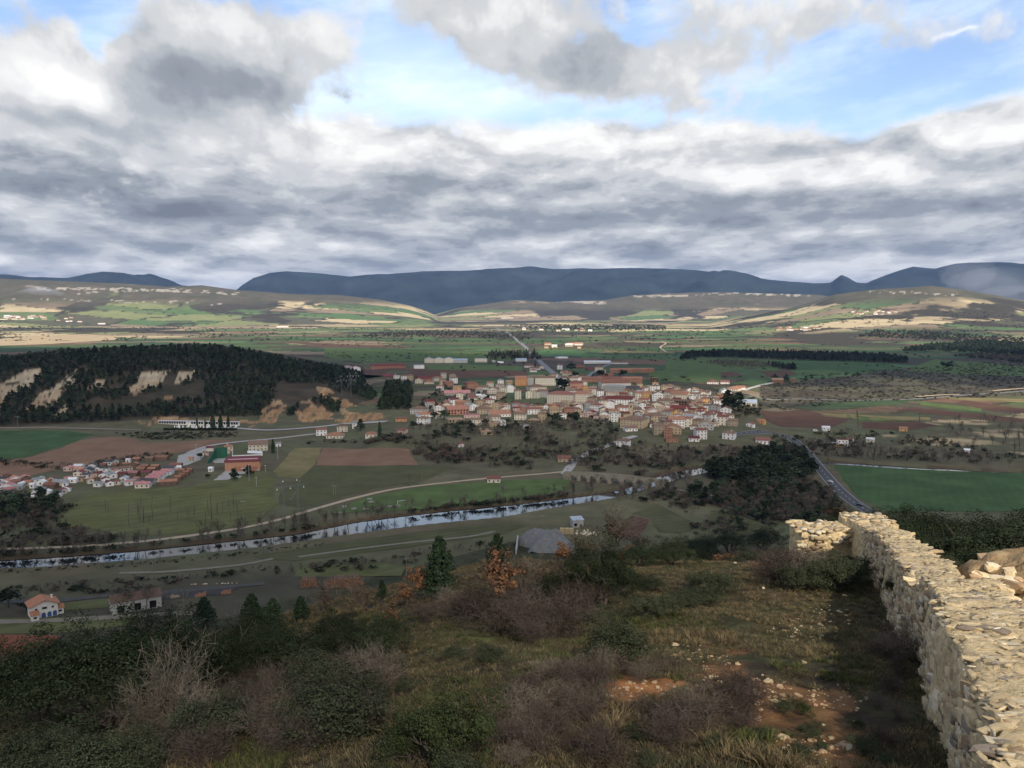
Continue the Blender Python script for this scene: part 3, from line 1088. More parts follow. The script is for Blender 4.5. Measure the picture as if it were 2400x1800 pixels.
field('field', [(1952, 1090), (2060, 1096), (2200, 1103), (2460, 1112), (2460, 1196), (2300, 1200), (2078, 1198), (2010, 1166), (1975, 1122)], F_green)
field('ploughed_field', [(1442, 1246), (1480, 1208), (1522, 1218), (1512, 1240), (1480, 1270)], F_plough2)
field('field', [(1480, 1204), (1540, 1182), (1640, 1232), (1600, 1250), (1545, 1248), (1525, 1216)], F_olive)
field('field', [(1668, 1196), (1720, 1204), (1810, 1240), (1740, 1262), (1660, 1215)], F_olive)
field('red_field', [(-60, 1488), (140, 1490), (110, 1530), (40, 1560), (-60, 1575)], F_red)
field('field', [(-60, 1452), (200, 1446), (330, 1442), (330, 1462), (140, 1484), (-60, 1486)], F_meadow)
field('field', [(140, 1415), (262, 1403), (262, 1424), (150, 1432)], F_meadow)
field('field', [(590, 1302), (760, 1277), (990, 1246), (1180, 1224), (1240, 1232), (1180, 1252), (900, 1290), (700, 1314), (620, 1312)], F_olive)
field('field', [(700, 1330), (900, 1322), (950, 1330), (940, 1350), (860, 1352), (690, 1352)], F_meadow)
# right bank market gardens and strips beyond
field('ploughed_field', [(1780, 960), (1880, 960), (1990, 985), (1940, 1004), (1830, 1000), (1795, 985)], F_plough2)
field('ploughed_field', [(2020, 990), (2130, 985), (2200, 998), (2130, 1010), (2020, 1004)], F_plough2)
field('stubble_strip', [(1920, 968), (2060, 975), (2180, 978), (2180, 986), (2040, 984), (1930, 976)], F_stub)
field('green_strip', [(1985, 972), (2130, 986), (2130, 991), (2020, 989), (1985, 978)], F_bright)
field('green_strip', [(2150, 940), (2300, 958), (2300, 966), (2160, 950)], F_bright)
field('ploughed_strip', [(2140, 955), (2300, 970), (2420, 985), (2420, 992), (2250, 978), (2100, 962)], F_plough2)
field('ploughed_strip', [(2260, 938), (2420, 962), (2420, 970), (2300, 958), (2240, 944)], F_plough2)
field('stubble_strip', [(2180, 930), (2420, 936), (2420, 944), (2250, 938)], F_stub)
# behind the town
field('field', [(760, 815), (960, 822), (1150, 826), (1240, 830), (1200, 846), (1020, 846), (860, 850), (760, 836)], F_bright)
field('field', [(1000, 855), (1225, 858), (1225, 868), (1100, 868), (1000, 866)], F_bright)
field('ploughed_field', [(985, 866), (1230, 870), (1240, 880), (1060, 888), (960, 880), (850, 878), (860, 868)], F_plough2)
field('field', [(1560, 842), (1820, 842), (1825, 868), (1700, 872), (1560, 866)], F_bright)
field('ploughed_field', [(1690, 872), (1850, 868), (1870, 876), (1830, 884), (1690, 884)], F_plough2)
field('field', [(1520, 868), (1690, 872), (1690, 900), (1520, 892)], F_bright)
field('field', [(1860, 850), (2080, 850), (2120, 866), (1900, 878), (1850, 868)], F_green)
field('field', [(2190, 842), (2440, 862), (2440, 882), (2260, 878), (2120, 868)], F_bright)
field('ploughed_field', [(640, 800), (780, 806), (960, 812), (960, 816), (760, 812)], F_plough2)
field('stubble_field', [(1420, 822), (1580, 824), (1580, 828), (1400, 827)], F_stub)
field('stubble_field', [(-60, 800), (60, 788), (200, 783), (262, 788), (280, 796), (120, 806), (-60, 812)], F_tan)

# roads and tracks
road('dirt_track', [(-60, 1290), (120, 1284), (250, 1277), (400, 1262), (560, 1239), (660, 1217), (740, 1193), (830, 1168), (930, 1146), (1060, 1130), (1160, 1120), (1280, 1110), (1330, 1105)], 4.6, M_track, wob=.35)
hw, hc = road('road', [(1700, 1024), (1760, 1014), (1800, 1013), (1840, 1022), (1872, 1042), (1900, 1072), (1928, 1106), (1958, 1140), (1996, 1174), (2050, 1206), (2130, 1236)], 10.5, M_asph)
mk = MB()
vs_, fs_ = [], []
for off_ in (-4.6, 4.6):
    V, F = ribbon(hc, .38, .30, off_); fs_.append(F + sum(len(v) for v in vs_)); vs_.append(V)
for i in range(2, len(hc) - 3, 3):
    V, F = ribbon(hc[i:i + 2], .5, .30, 0.0); fs_.append(F + sum(len(v) for v in vs_)); vs_.append(V)
tag(link('road_marking', mesh_np('road_marking', np.vstack(vs_), np.vstack(fs_), M_paint)), kind='structure')
road('road', [(1345, 906), (1305, 882), (1268, 850), (1236, 818), (1210, 796), (1186, 778), (1160, 768)], 13, M_asphl, off=.5)
road('road', [(1660, 928), (1760, 930), (1860, 936), (2000, 939), (2140, 936), (2260, 927), (2440, 914)], 8, M_asphl, off=.5)
road('road_cutting', [(2150, 931), (2210, 927), (2250, 926)], 9, M_track, off=1.2)
road('road_cutting', [(2320, 918), (2380, 913), (2460, 909)], 9, M_track, off=1.2)
road('lane', [(-60, 1004), (80, 1003), (200, 1005), (330, 1008)], 6, M_dust, off=.5)
road('road', [(480, 1000), (560, 1005), (620, 1009), (690, 1006), (760, 1000), (830, 993), (905, 989)], 7.5, M_conc, off=.6)
road('lane', [(440, 1062), (490, 1046), (560, 1036), (640, 1029), (700, 1022), (760, 1015)], 6, M_conc, off=.4)
field('paved_yard', [(418, 1068), (480, 1050), (490, 1054), (470, 1078), (440, 1090), (412, 1096)], M_conc, jit=0)
field('paved_court', [(500, 1126), (528, 1104), (580, 1104), (556, 1126)], M_conc, jit=0)
road('cobbled_lane', [(1325, 1110), (1338, 1095), (1348, 1078), (1372, 1066), (1410, 1050), (1450, 1035), (1490, 1022)], 7, M_conc, off=.4)
field('cobbled_square', [(1314, 1112), (1324, 1096), (1346, 1080), (1354, 1082), (1342, 1098), (1336, 1116)], M_conc, off=.5, jit=0)
road('path', [(1540, 1136), (1580, 1146), (1650, 1166), (1720, 1196), (1800, 1228)], 4, M_dust, off=.4)
road('path', [(700, 1306), (860, 1284), (1000, 1268), (1100, 1258), (1160, 1246)], 2.6, M_dust, off=.25)
road('path', [(280, 1344), (400, 1340), (560, 1325), (640, 1310)], 3, M_dust, off=.25)
road('railway_bed', [(-60, 1460), (120, 1455), (330, 1444), (480, 1436)], 5, M_dust, off=.3)
road('lane', [(-60, 1412), (30, 1411), (140, 1408), (260, 1396), (420, 1386), (620, 1368)], 4.5, pmat('old_tarmac', (.075, .070, .062), rough=1, var=.3, scale=.3), off=.25)
road('lane', [(1440, 850), (1400, 868), (1370, 890)], 8, M_asphl, off=.5)
road('path', [(2350 - 800, 800), (1560, 806), (1548, 814), (1562, 826)], 6, M_track, off=.8)
road('lane', [(1745, 916), (1790, 902), (1830, 892)], 6, M_conc, off=.6)

# ================================================================== plants: prototypes
def leaf_quads(cen, nrm, size, asp=1.6, droop=0.0, rs=None):
    """one small folded leaf-clump face per centre"""
    rs = rs or rng
    n = len(cen)
    nrm = nrm / np.maximum(np.linalg.norm(nrm, axis=1)[:, None], 1e-6)
    t = rs.normal(size=(n, 3)); t -= (t * nrm).sum(1)[:, None] * nrm; t /= np.maximum(np.linalg.norm(t, axis=1)[:, None], 1e-6)
    b = np.cross(nrm, t)
    s = (size * rs.uniform(.6, 1.35, n))[:, None]
    a = t * s * asp * .5; c = b * s * .5
    V = np.stack([cen - a, cen + c * .9 - nrm * s * .1, cen + a - nrm * s * droop, cen - c * .9 - nrm * s * .1], 1).reshape(-1, 3)
    F = np.arange(4 * n).reshape(n, 4)
    return V, F


def clumpy(nclump, nleaf, rx, rz, z0, seed, csize=.33, shell=.55, flat=1.0):
    """leaf centres in uneven clumps spread through an ellipsoid-ish crown"""
    rs = np.random.RandomState(seed)
    d = rs.normal(size=(nclump, 3)); d /= np.linalg.norm(d, axis=1)[:, None]
    d[:, 2] = np.where(d[:, 2] < -.35, -d[:, 2] * .5, d[:, 2])
    lump = 1 + .28 * np.sin(d[:, 0] * 3.1 + seed) + .22 * np.sin(d[:, 1] * 4.3 + seed * 2) + .16 * rs.normal(size=nclump)
    rad = rs.uniform(shell, 1.0, nclump) * np.clip(lump, .55, 1.4)
    cc = d * rad[:, None] * np.array((rx, rx, rz)) + np.array((0, 0, z0))
    cs = csize * rx * rs.uniform(.6, 1.3, nclump)
    k = rs.randint(0, nclump, nleaf)
    o = rs.normal(size=(nleaf, 3)); o /= np.linalg.norm(o, axis=1)[:, None]
    o *= (rs.uniform(.25, 1, nleaf) ** .5)[:, None]
    p = cc[k] + o * cs[k][:, None] * np.array((1, 1, .8 * flat))
    nr = o + d[k] * .6 + np.array((0, 0, .35)) + rs.normal(size=(nleaf, 3)) * .45
    return p, nr, rs


def branches(seed, h, n1=5, lev=3, spread=.6, up=.35, r0=.12, taper=.62, kids=(4, 4, 3), lean=.1, trunk=.35, wig=.18):
    """recursive limbs -> list of (p0, p1, r0, r1, level)"""
    rs = np.random.RandomState(seed)
    segs = []

    def grow(p, d, L, r, l):
        steps = 3 if l < 2 else 2
        pts = [p]
        for i in range(steps):
            d = d + rs.normal(size=3) * wig * (1 + .4 * l) + np.array((0, 0, up * .25))
            d = d / np.linalg.norm(d)
            q = pts[-1] + d * L / steps
            segs.append((pts[-1], q, r * (1 - .5 * i / steps), r * (1 - .5 * (i + 1) / steps), l))
            pts.append(q)
        if l >= lev: return
        for _ in range(kids[min(l, len(kids) - 1)]):
            t = rs.uniform(.35 if l else trunk, 1.0)
            i = min(int(t * steps), steps - 1); b = pts[i] + (pts[i + 1] - pts[i]) * (t * steps - i)
            nd = d + rs.normal(size=3) * spread; nd[2] += up; nd /= np.linalg.norm(nd)
            grow(b, nd, L * taper * rs.uniform(.7, 1.2), r * .5 * (1 - .3 * t), l + 1)
    for k in range(n1):
        a = 2 * math.pi * k / max(n1, 1) + rs.uniform(-.5, .5)
        d = np.array((math.cos(a) * (spread if n1 > 1 else lean), math.sin(a) * (spread if n1 > 1 else lean), 1.0))
        d /= np.linalg.norm(d)
        grow(np.zeros(3), d, h * rs.uniform(.45, .62) if n1 > 1 else h * .62, r0, 0)
    return segs


def seg_mesh(segs, minr=.004, tubes=1, mi=0):
    """thick limbs as 4-sided tubes, twigs as ribbons"""
    rs = np.random.RandomState(1)
    Vs, Fs, n = [], [], 0
    for p0, p1, r0, r1, l in segs:
        r0 = max(r0, minr); r1 = max(r1, minr * .7)
        d = p1 - p0; L = np.linalg.norm(d)
        if L < 1e-6: continue
        d = d / L
        a = np.cross(d, (0.3, .2, .93) if abs(d[2]) < .9 else (1, 0, 0)); a /= np.linalg.norm(a); b = np.cross(d, a)
        if l <= tubes:
            ring = [a, b, -a, -b]
            Vs += [p0 + q * r0 for q in ring] + [p1 + q * r1 for q in ring]
            Fs += [(n + i, n + (i + 1) % 4, n + 4 + (i + 1) % 4, n + 4 + i) for i in range(4)]
            n += 8
        else:
            t = rs.uniform(0, math.pi); q = a * math.cos(t) + b * math.sin(t)
            Vs += [p0 - q * r0, p0 + q * r0, p1 + q * r1, p1 - q * r1]
            Fs += [(n, n + 1, n + 2, n + 3)]; n += 4
    return np.array(Vs), np.array(Fs)


L_oak = pmat('holm_oak_leaves', (.025, .034, .018), rough=.9, spec=.04, rnd=.28, island=.55, trans=.12)
L_oak2 = pmat('grey_green_leaves', (.044, .052, .030), rough=.9, spec=.04, rnd=.22, island=.5, trans=.12)
L_box = pmat('fresh_green_leaves', (.034, .045, .019), rough=.9, spec=.04, rnd=.2, island=.5, trans=.12)
L_pine = pmat('pine_needles', (.030, .048, .026), rough=.9, spec=.04, rnd=.3, island=.5)
L_pinef = pmat('far_pine_needles', (.034, .046, .026), rough=.9, spec=.04, rnd=.5, island=.4)
L_rust = pmat('rusty_oak_leaves', (.18, .095, .052), rough=.9, spec=.04, rnd=.15, island=.5, trans=.2)
L_brown = pmat('brown_dead_leaves', (.095, .070, .048), rough=.9, spec=.04, rnd=.2, island=.5, trans=.15)
B_bark = pmat('grey_bark', (.090, .075, .062), rough=.95, spec=.02, rnd=.2)
B_pale = pmat('pale_twigs', (.135, .115, .09), rough=.95, spec=.02, rnd=.2, island=.25)
B_purple = pmat('purple_brown_twigs', (.060, .047, .040), rough=.95, spec=.02, rnd=.25, island=.45)
B_bare = pmat('bare_branches', (.120, .100, .080), rough=.95, spec=.02, rnd=.3, island=.3)
G_dry = pmat('dry_grass_blades', (.15, .118, .066), rough=.9, spec=.02, rnd=.3, island=.4, trans=.2)
G_grn = pmat('green_grass_blades', (.075, .085, .032), rough=.9, spec=.02, rnd=.3, island=.4, trans=.2)


def leafmesh(name, mat, nclump, nleaf, rx, rz, z0, seed, size, csize=.33, shell=.5, asp=1.5, droop=.15):
    p, nr, rs = clumpy(nclump, nleaf, rx, rz, z0, seed, csize, shell)
    keep = p[:, 2] > .03
    V, F = leaf_quads(p[keep], nr[keep], size, asp, droop, rs)
    return mesh_np(name, V, F, mat)


def barkmesh(name, mat, segs, minr=.004, tubes=1):
    V, F = seg_mesh(segs, minr, tubes)
    return mesh_np(name, V, F, mat)


def joined(name, parts):
    """several (V,F4) groups with a material each -> one mesh"""
    Vs, Fs, mi, n = [], [], [], 0
    for i, (V, F, m) in enumerate(parts):
        Vs.append(V); Fs.append(F + n); n += len(V); mi += [i] * len(F)
    me = mesh_np(name, np.vstack(Vs), np.vstack(Fs), [p[2] for p in parts])
    me.polygons.foreach_set('material_index', mi)
    return me


def conifer(nclump, nleaf, h, r, seed, size, whorl=9, base=.12):
    """leaf centres in tiered branches of a pine"""
    rs = np.random.RandomState(seed)
    t = rs.uniform(0, 1, nleaf) ** .8
    lay = np.floor(t * whorl)
    ang = rs.uniform(0, 2 * math.pi, nleaf)
    ang = np.floor(ang / (2 * math.pi) * 7 + lay * .37) / 7 * 2 * math.pi + lay * .9 + rs.normal(size=nleaf) * .16
    tt = (lay + .5) / whorl
    lim = r * (1 - tt) ** .62 * (.42 + .95 * _h(np.floor(ang * 3), lay, seed)) + .05 * r
    rad = lim * rs.uniform(0.1, 1, nleaf) ** .6
    z = h * (base + (1 - base) * tt) + rad * .25 + rs.normal(size=nleaf) * h * .020
    p = np.stack([np.cos(ang) * rad, np.sin(ang) * rad, z], 1)
    nr = np.stack([np.cos(ang) * .5, np.sin(ang) * .5, np.full(nleaf, .8)], 1) + rs.normal(size=(nleaf, 3)) * .5
    return leaf_quads(p, nr, size, 1.5, .2, rs)


PROTO = {}


def proto(kind, crown, trunk):
    PROTO.setdefault(kind, []).append((crown, trunk))


for i in range(4):       # holm oaks (unit height about 1, used at 3 to 9 m)
    proto('oak', leafmesh('oak_crown', L_oak, 170, 27000, .56, .46, .52, 10 + i, .0125, .20), barkmesh('oak_trunk', B_bark, branches(20 + i, .9, 3, 2, .35, .3, .035, kids=(4, 3)), .004, 2))
for i in range(3):       # low evergreen bushes
    proto('bush', leafmesh('bush_crown', L_oak2, 90, 10000, .62, .48, .42, 40 + i, .021, .24, .3), barkmesh('bush_stem', B_bark, branches(50 + i, .8, 5, 2, .6, .3, .018, kids=(4, 3)), .004, 1))
for i in range(2):
    proto('greenbush', leafmesh('bush_crown', L_box, 90, 12000, .60, .48, .44, 60 + i, .018, .24, .3), barkmesh('bush_stem', B_bark, branches(64 + i, .8, 5, 2, .6, .3, .018, kids=(4, 3)), .004, 1))
for i in range(4):       # bare thicket shrubs, purple brown
    s_ = branches(70 + i, 1.0, 13, 3, .66, .24, .009, .72, (5, 5, 4), wig=.24, trunk=.15)
    proto('thicket', barkmesh('shrub_twigs', B_purple if i < 3 else B_bare, [q for q in s_ if q[4] > 0], .0030, 0), barkmesh('shrub_stem', B_purple, [q for q in s_ if q[4] == 0], .006, 0))
for i in range(2):       # pale, taller bare shrubs
    s_ = branches(80 + i, 1.0, 11, 3, .42, .30, .0065, .66, (6, 5, 4), wig=.2, trunk=.25)
    proto('paleshrub', barkmesh('shrub_twigs', B_pale, [q for q in s_ if q[4] > 0], .0022, 0), barkmesh('shrub_stem', B_pale, [q for q in s_ if q[4] == 0], .006, 0))
for i in range(3):       # oaks that kept their rusty leaves
    s_ = branches(90 + i, 1.0, 1, 3, .55, .35, .022, .62, (8, 5, 4), trunk=.15, wig=.16)
    p, nr, rs = clumpy(46, 1500, .34, .46, .58, 95 + i, .30, .25)
    V, F = leaf_quads(p, nr, .042, 1.4, .2, rs)
    proto('rust', mesh_np('oak_crown', V, F, L_rust), barkmesh('oak_trunk', B_bark, s_, .003, 2))
for i in range(2):       # leafless with a few brown leaves
    s_ = branches(100 + i, 1.0, 1, 3, .55, .35, .022, .66, (9, 6, 5), trunk=.15, wig=.18)
    p, nr, rs = clumpy(40, 700, .40, .44, .58, 105 + i, .34, .2)
    V, F = leaf_quads(p, nr, .032, 1.3, .2, rs)
    proto('brownoak', mesh_np('oak_crown', V, F, L_brown), barkmesh('oak_trunk', B_bare, s_, .0034, 2))
for i in range(2):       # near pines
    V, F = conifer(0, 7000, 1.0, .30, 110 + i, .030, 11, .10)
    proto('pine', mesh_np('pine_crown', V, F, L_pine), barkmesh('pine_trunk', B_bark, branches(115 + i, 1.3, 1, 1, .9, .05, .022, .16, (16,), lean=.02, trunk=.15, wig=.02), .004, 1))
for i in range(4):       # far pines and holm oaks: crown and trunk in one light mesh
    V, F = conifer(0, 190, 1.0, .31, 130 + i, .15, 6, .16)
    tb = MB().tube((0, 0, -.03), (0, 0, .5), .022, .014, 4)
    me = joined('pine_tree', [(V, F, L_pinef), (*seg_mesh([(np.array((0, 0, -.05)), np.array((0, 0, .4)), .025, .018, 0)]), B_bark)])
    PROTO.setdefault('farpine', []).append(me)
for i in range(3):
    p, nr, rs = clumpy(16, 190, .46, .40, .55, 140 + i, .42, .4)
    V, F = leaf_quads(p, nr, .16, 1.3, .15, rs)
    PROTO.setdefault('faroak', []).append(joined('evergreen_tree', [(V, F, L_pinef), (*seg_mesh([(np.array((0, 0, -.05)), np.array((0, 0, .4)), .03, .02, 0)]), B_bark)]))
for i in range(5):       # bare riverside trees
    s_ = branches(150 + i, 1.0, 1, 3, .50, .38, .020, .60, (9, 6, 5), trunk=.12, wig=.15)
    V, F = seg_mesh(s_, .0042, 0)
    PROTO.setdefault('bare', []).append(mesh_np('bare_tree', V, F, B_bare))
for i in range(2):       # leafless poplars
    s_ = branches(160 + i, 1.0, 1, 2, .16, .9, .007, .34, (34, 5), lean=.02, trunk=.08, wig=.05)
    V, F = seg_mesh(s_, .0019, 0)
    PROTO.setdefault('poplar', []).append(mesh_np('poplar', V, F, B_pale))
for i in range(3):       # far scrub
    p, nr, rs = clumpy(12, 110, .6, .42, .36, 170 + i, .42, .3)
    V, F = leaf_quads(p, nr, .17, 1.3, .15, rs)
    PROTO.setdefault('farscrub', []).append(mesh_np('scrub', V, F, L_brown if i == 0 else L_oak))
rs_ = np.random.RandomState(3)
_t = rs_.uniform(0, 1, 420); _a = rs_.uniform(0, 6.283, 420); _r = (.10 * np.minimum(1, (1 - _t) * 2.2) + .012) * rs_.uniform(.5, 1, 420)
V, F = leaf_quads(np.stack([np.cos(_a) * _r, np.sin(_a) * _r, .05 + .95 * _t], 1), np.stack([np.cos(_a), np.sin(_a), np.full(420, .4)], 1), .07, 1.6, .1, rs_)
PROTO['cypress'] = [joined('cypress', [(V, F, L_pine), (*seg_mesh([(np.zeros(3), np.array((0, 0, .3)), .02, .015, 0)]), B_bark)])]


def plant(kind, name, loc, h, label, cat, group=None, wide=1.0, tilt=0.0, part=('crown', 'trunk')):
    pr = PROTO[kind][rng.randint(len(PROTO[kind]))]
    e = empty(name, loc, rng.uniform(0, 6.28), 1.0)
    e.scale = (h * wide, h * wide, h)
    e.rotation_euler[0] = tilt
    tag(e, label, cat, group)
    link(part[0], pr[0], e); link(part[1], pr[1], e)
    return e


def single(kind, name, loc, h, label, cat, group, wide=1.0):
    o = link(name, PROTO[kind][rng.randint(len(PROTO[kind]))], None, loc)
    o.rotation_euler = (0, 0, rng.uniform(0, 6.28)); o.scale = (h * wide, h * wide, h)
    return tag(o, label, cat, group)


# ------------------------------------------------------------------ uncountable masses: points carrying copies
HID = bpy.data.collections.new('plant_stock')            # stock of shapes, not linked to the scene


def scatter(name, pts, hs, meshes, label=None, wide=(1, 1)):
    """one object of kind stuff whose geometry nodes put plant copies on its points"""
    pts = np.asarray(pts, float)
    k_ = river_cut(pts[:, 0], pts[:, 1]) < (.40 if name == 'bank_scrub' else .12)
    pts = pts[k_]; hs = np.asarray(hs, float)[k_]
    me = bpy.data.meshes.new(name)
    me.vertices.add(len(pts)); me.vertices.foreach_set('co', pts.astype(np.float32).ravel())
    a = me.attributes.new('h', 'FLOAT_VECTOR', 'POINT')
    hs = np.asarray(hs, float); w = hs * rng.uniform(wide[0], wide[1], len(hs))
    a.data.foreach_set('vector', np.stack([w, w, hs], 1).astype(np.float32).ravel())
    o = tag(link(name, me), kind='stuff', label=label)
    col = bpy.data.collections.new(name + '_stock')
    for m in meshes:
        col.objects.link(bpy.data.objects.new(m.name + '_stock', m))
    ng = bpy.data.node_groups.new(name, 'GeometryNodeTree')
    ng.interface.new_socket('Geometry', in_out='INPUT', socket_type='NodeSocketGeometry')
    ng.interface.new_socket('Geometry', in_out='OUTPUT', socket_type='NodeSocketGeometry')
    N = ng.nodes
    gi = N.new('NodeGroupInput'); go = N.new('NodeGroupOutput')
    ci_ = N.new('GeometryNodeCollectionInfo'); ci_.inputs[0].default_value = col; ci_.inputs['Separate Children'].default_value = True; ci_.inputs['Reset Children'].default_value = True
    ip = N.new('GeometryNodeInstanceOnPoints'); ip.inputs['Pick Instance'].default_value = True
    rv = N.new('FunctionNodeRandomValue'); rv.data_type = 'INT'; rv.inputs[4].default_value = 0; rv.inputs[5].default_value = len(meshes) - 1
    rr = N.new('FunctionNodeRandomValue'); rr.data_type = 'FLOAT_VECTOR'; rr.inputs[0].default_value = (-.06, -.06, 0); rr.inputs[1].default_value = (.06, .06, 6.283)
    na_ = N.new('GeometryNodeInputNamedAttribute'); na_.data_type = 'FLOAT_VECTOR'; na_.inputs[0].default_value = 'h'
    lk = ng.links.new
    lk(gi.outputs[0], ip.inputs['Points']); lk(ci_.outputs[0], ip.inputs['Instance']); lk(rv.outputs[2], ip.inputs['Instance Index'])
    lk(rr.outputs[0], ip.inputs['Rotation']); lk(na_.outputs[0], ip.inputs['Scale']); lk(ip.outputs[0], go.inputs[0])
    md = o.modifiers.new('copies', 'NODES'); md.node_group = ng
    return o


def pts_px(poly, n, jitter=True):
    """points spread evenly over the land inside a photo polygon (area-true by rejection)"""
    xs = [p[0] for p in poly]; ys = [p[1] for p in poly]
    x, y, z = ground(*zip(*poly))
    w = [(float(a), float(b)) for a, b in zip(x, y)]
    x0, x1 = min(p[0] for p in w), max(p[0] for p in w); y0, y1 = min(p[1] for p in w), max(p[1] for p in w)
    out = []
    need = n
    while need > 0:
        gx = rng.uniform(x0, x1, need * 4 + 50); gy = rng.uniform(y0, y1, need * 4 + 50)
        m = inpoly(gx, gy, w)
        g = np.stack([gx[m], gy[m]], 1)[:need]
        out.append(g); need -= len(g)
    g = np.vstack(out)
    return np.c_[g, hgt(g[:, 0], g[:, 1])]


def thin(p, dmin):
    """keep points at least dmin apart (grid hash)"""
    cell = {}
    keep = []
    for i, (x, y) in enumerate(p[:, :2]):
        k = (int(x // dmin), int(y // dmin))
        ok = True
        for a in (-1, 0, 1):
            for b in (-1, 0, 1):
                for j in cell.get((k[0] + a, k[1] + b), ()):
                    if (p[j, 0] - x) ** 2 + (p[j, 1] - y) ** 2 < dmin * dmin: ok = False
        if ok:
            keep.append(i); cell.setdefault(k, []).append(i)
    return p[keep]


# ------------------------------------------------------------------ pine hill: the front 300 pines one by one, the rest as a wood
hp = pts_px([(-120, 1000), (330, 985), (560, 985), (690, 975), (860, 960), (900, 955), (850, 880), (700, 850), (500, 815), (300, 820), (150, 828), (-120, 850)], 9000)
ppx, ppy = proj(hp[:, 0], hp[:, 1], hp[:, 2])
ok = np.ones(len(hp), bool)
wpx = ppx + (fb(hp[:, 0], hp[:, 1], 26, 101, 3) - .5) * 26; wpy = ppy + (fb(hp[:, 0], hp[:, 1], 26, 102, 3) - .5) * 18
for pol in CLIFFS: ok &= ~inpoly(wpx, wpy, pol)
dens = fb(hp[:, 0], hp[:, 1], 60, 205, 3)
ok &= ~((ppx > 640) & (ppy > 900) & (dens > .46))
ok &= ~((ppy > 880) & (ppy < 960) & (ppx > 180) & (ppx < 480) & (dens > .52))
ok &= ~((ppx > 280) & (ppx < 600) & (ppy > 978))
hp = thin(hp[ok], 5.4)
# some behind the crest so the skyline is fringed
order = np.argsort(np.hypot(hp[:, 0], hp[:, 1]))
hp = hp[order]
hh = rng.uniform(5.5, 10.0, len(hp))
vis = np.abs(px_of_az(np.arctan2(hp[:, 0], hp[:, 1])) - 1200) < 1230
big = np.where(vis)[0]
big = big[:215]
bigset = set(big.tolist())
for i in big:
    qx = float(px_of_az(np.arctan2(hp[i, 0], hp[i, 1])))
    where = 'below the two left scars' if qx < 200 else ('behind the long walled cemetery' if qx < 560 and qx > 340 else ('between the pale scars' if qx < 480 else ('above the orange banks' if qx < 700 else 'at the town end of the hill')))
    e = single('farpine' if i % 3 else 'faroak', 'pine_tree', tuple(hp[i] - np.array((0, 0, .3))), float(hh[i]) * 1.05, 'dark pine among many at the hill foot ' + where, 'pine tree', 'pines at the hill foot ' + where, 1.0)
rest = np.array([i for i in range(len(hp)) if i not in bigset])
scatter('pine_wood', hp[rest] - np.array((0, 0, .3)), hh[rest], PROTO['farpine'] + PROTO['faroak'], 'dense dark pine wood covering the scarred hill', (.9, 1.15))

# ------------------------------------------------------------------ woods and scrub farther out
def wood(name, poly, n, h, dmin, kinds, label, wide=(.9, 1.2)):
    p = thin(pts_px(poly, n), dmin)
    return scatter(name, p, rng.uniform(h[0], h[1], len(p)), [m for k in kinds for m in PROTO[k]], label, wide)


wood('pine_wood', [(1592, 846), (1640, 838), (1700, 838), (1900, 846), (2060, 850), (2125, 852), (2130, 848), (2080, 838), (1900, 832), (1700, 828), (1620, 832)], 2600, (9, 16), 8, ['farpine'], 'long dark pine wood on the plain beyond the town')
wood('pine_wood', [(1800, 858), (1860, 862), (1866, 868), (1850, 868)], 90, (9, 14), 7, ['farpine'], 'dark spur of pines beside the green field')
wood('pine_wood', [(2110, 826), (2200, 824), (2440, 838), (2440, 812), (2300, 802), (2180, 812)], 2400, (9, 15), 9, ['farpine', 'faroak'], 'dark pine wood at the edge of the plain')
wood('bare_wood', [(1650, 852), (1700, 846), (1790, 852), (1810, 862), (1720, 862)], 700, (6, 9), 6, ['bare'], 'grey leafless copse in front of the pine wood')
wood('bare_wood', [(2230, 835), (2440, 856), (2440, 840), (2300, 832)], 900, (7, 11), 7, ['bare', 'farscrub'], 'leafless copse under the pine wood')
wood('pine_wood', [(885, 962), (900, 930), (905, 905), (960, 905), (966, 930), (958, 962)], 260, (8, 13), 5, ['farpine'], 'dark pine clump by the end of the hill')
wood('far_woods', [(1230, 772), (1400, 776), (1560, 776), (1560, 764), (1330, 762), (1180, 764)], 900, (7, 12), 14, ['farscrub', 'faroak'], 'brown strips of woodland across the plain')
wood('far_woods', [(850, 790), (1100, 792), (1240, 800), (1240, 782), (900, 774)], 900, (5, 9), 14, ['farscrub'], 'dark scrub strips across the plain')
wood('far_woods', [(2000, 790), (2150, 796), (2420, 812), (2420, 796), (2200, 780), (2050, 776)], 900, (7, 12), 14, ['farscrub', 'faroak'], 'dark scattered copses on the far plain')
wood('far_woods', [(1140, 845), (1270, 845), (1255, 825), (1150, 828)], 320, (7, 12), 7, ['bare', 'farpine'], 'bare copse beside the straight road')
# hedges and bushes dotted over the plain
p = pts_px([(-200, 800), (2600, 800), (2600, 744), (-200, 744)], 3000)
m = (fb(p[:, 0], p[:, 1], 300, 211, 4) > .52) | (rng.rand(len(p)) > .86)
scatter('hedge_scrub', p[m], rng.uniform(3.5, 8, m.sum()), PROTO['farscrub'] + PROTO['faroak'], 'dark hedges and bushes dotted over the plain', (1, 2.4))
p = pts_px([(1560, 900), (2600, 880), (2600, 800), (700, 800), (860, 870)], 1500)
m = (fb(p[:, 0], p[:, 1], 160, 213, 4) > .55)
scatter('hedge_scrub', p[m], rng.uniform(2.5, 5.5, m.sum()), PROTO['farscrub'], 'bushes along the field edges behind the town', (1, 1.8))
# rough terraces right of the town
p = pts_px([(1780, 905), (1900, 880), (2440, 840), (2440, 925), (1980, 945), (1790, 960)], 1700)
scatter('heath_scrub', p, rng.uniform(1.2, 3.2, len(p)), PROTO['farscrub'], 'dark heath bushes on the stony terraces', (1.2, 2.2))

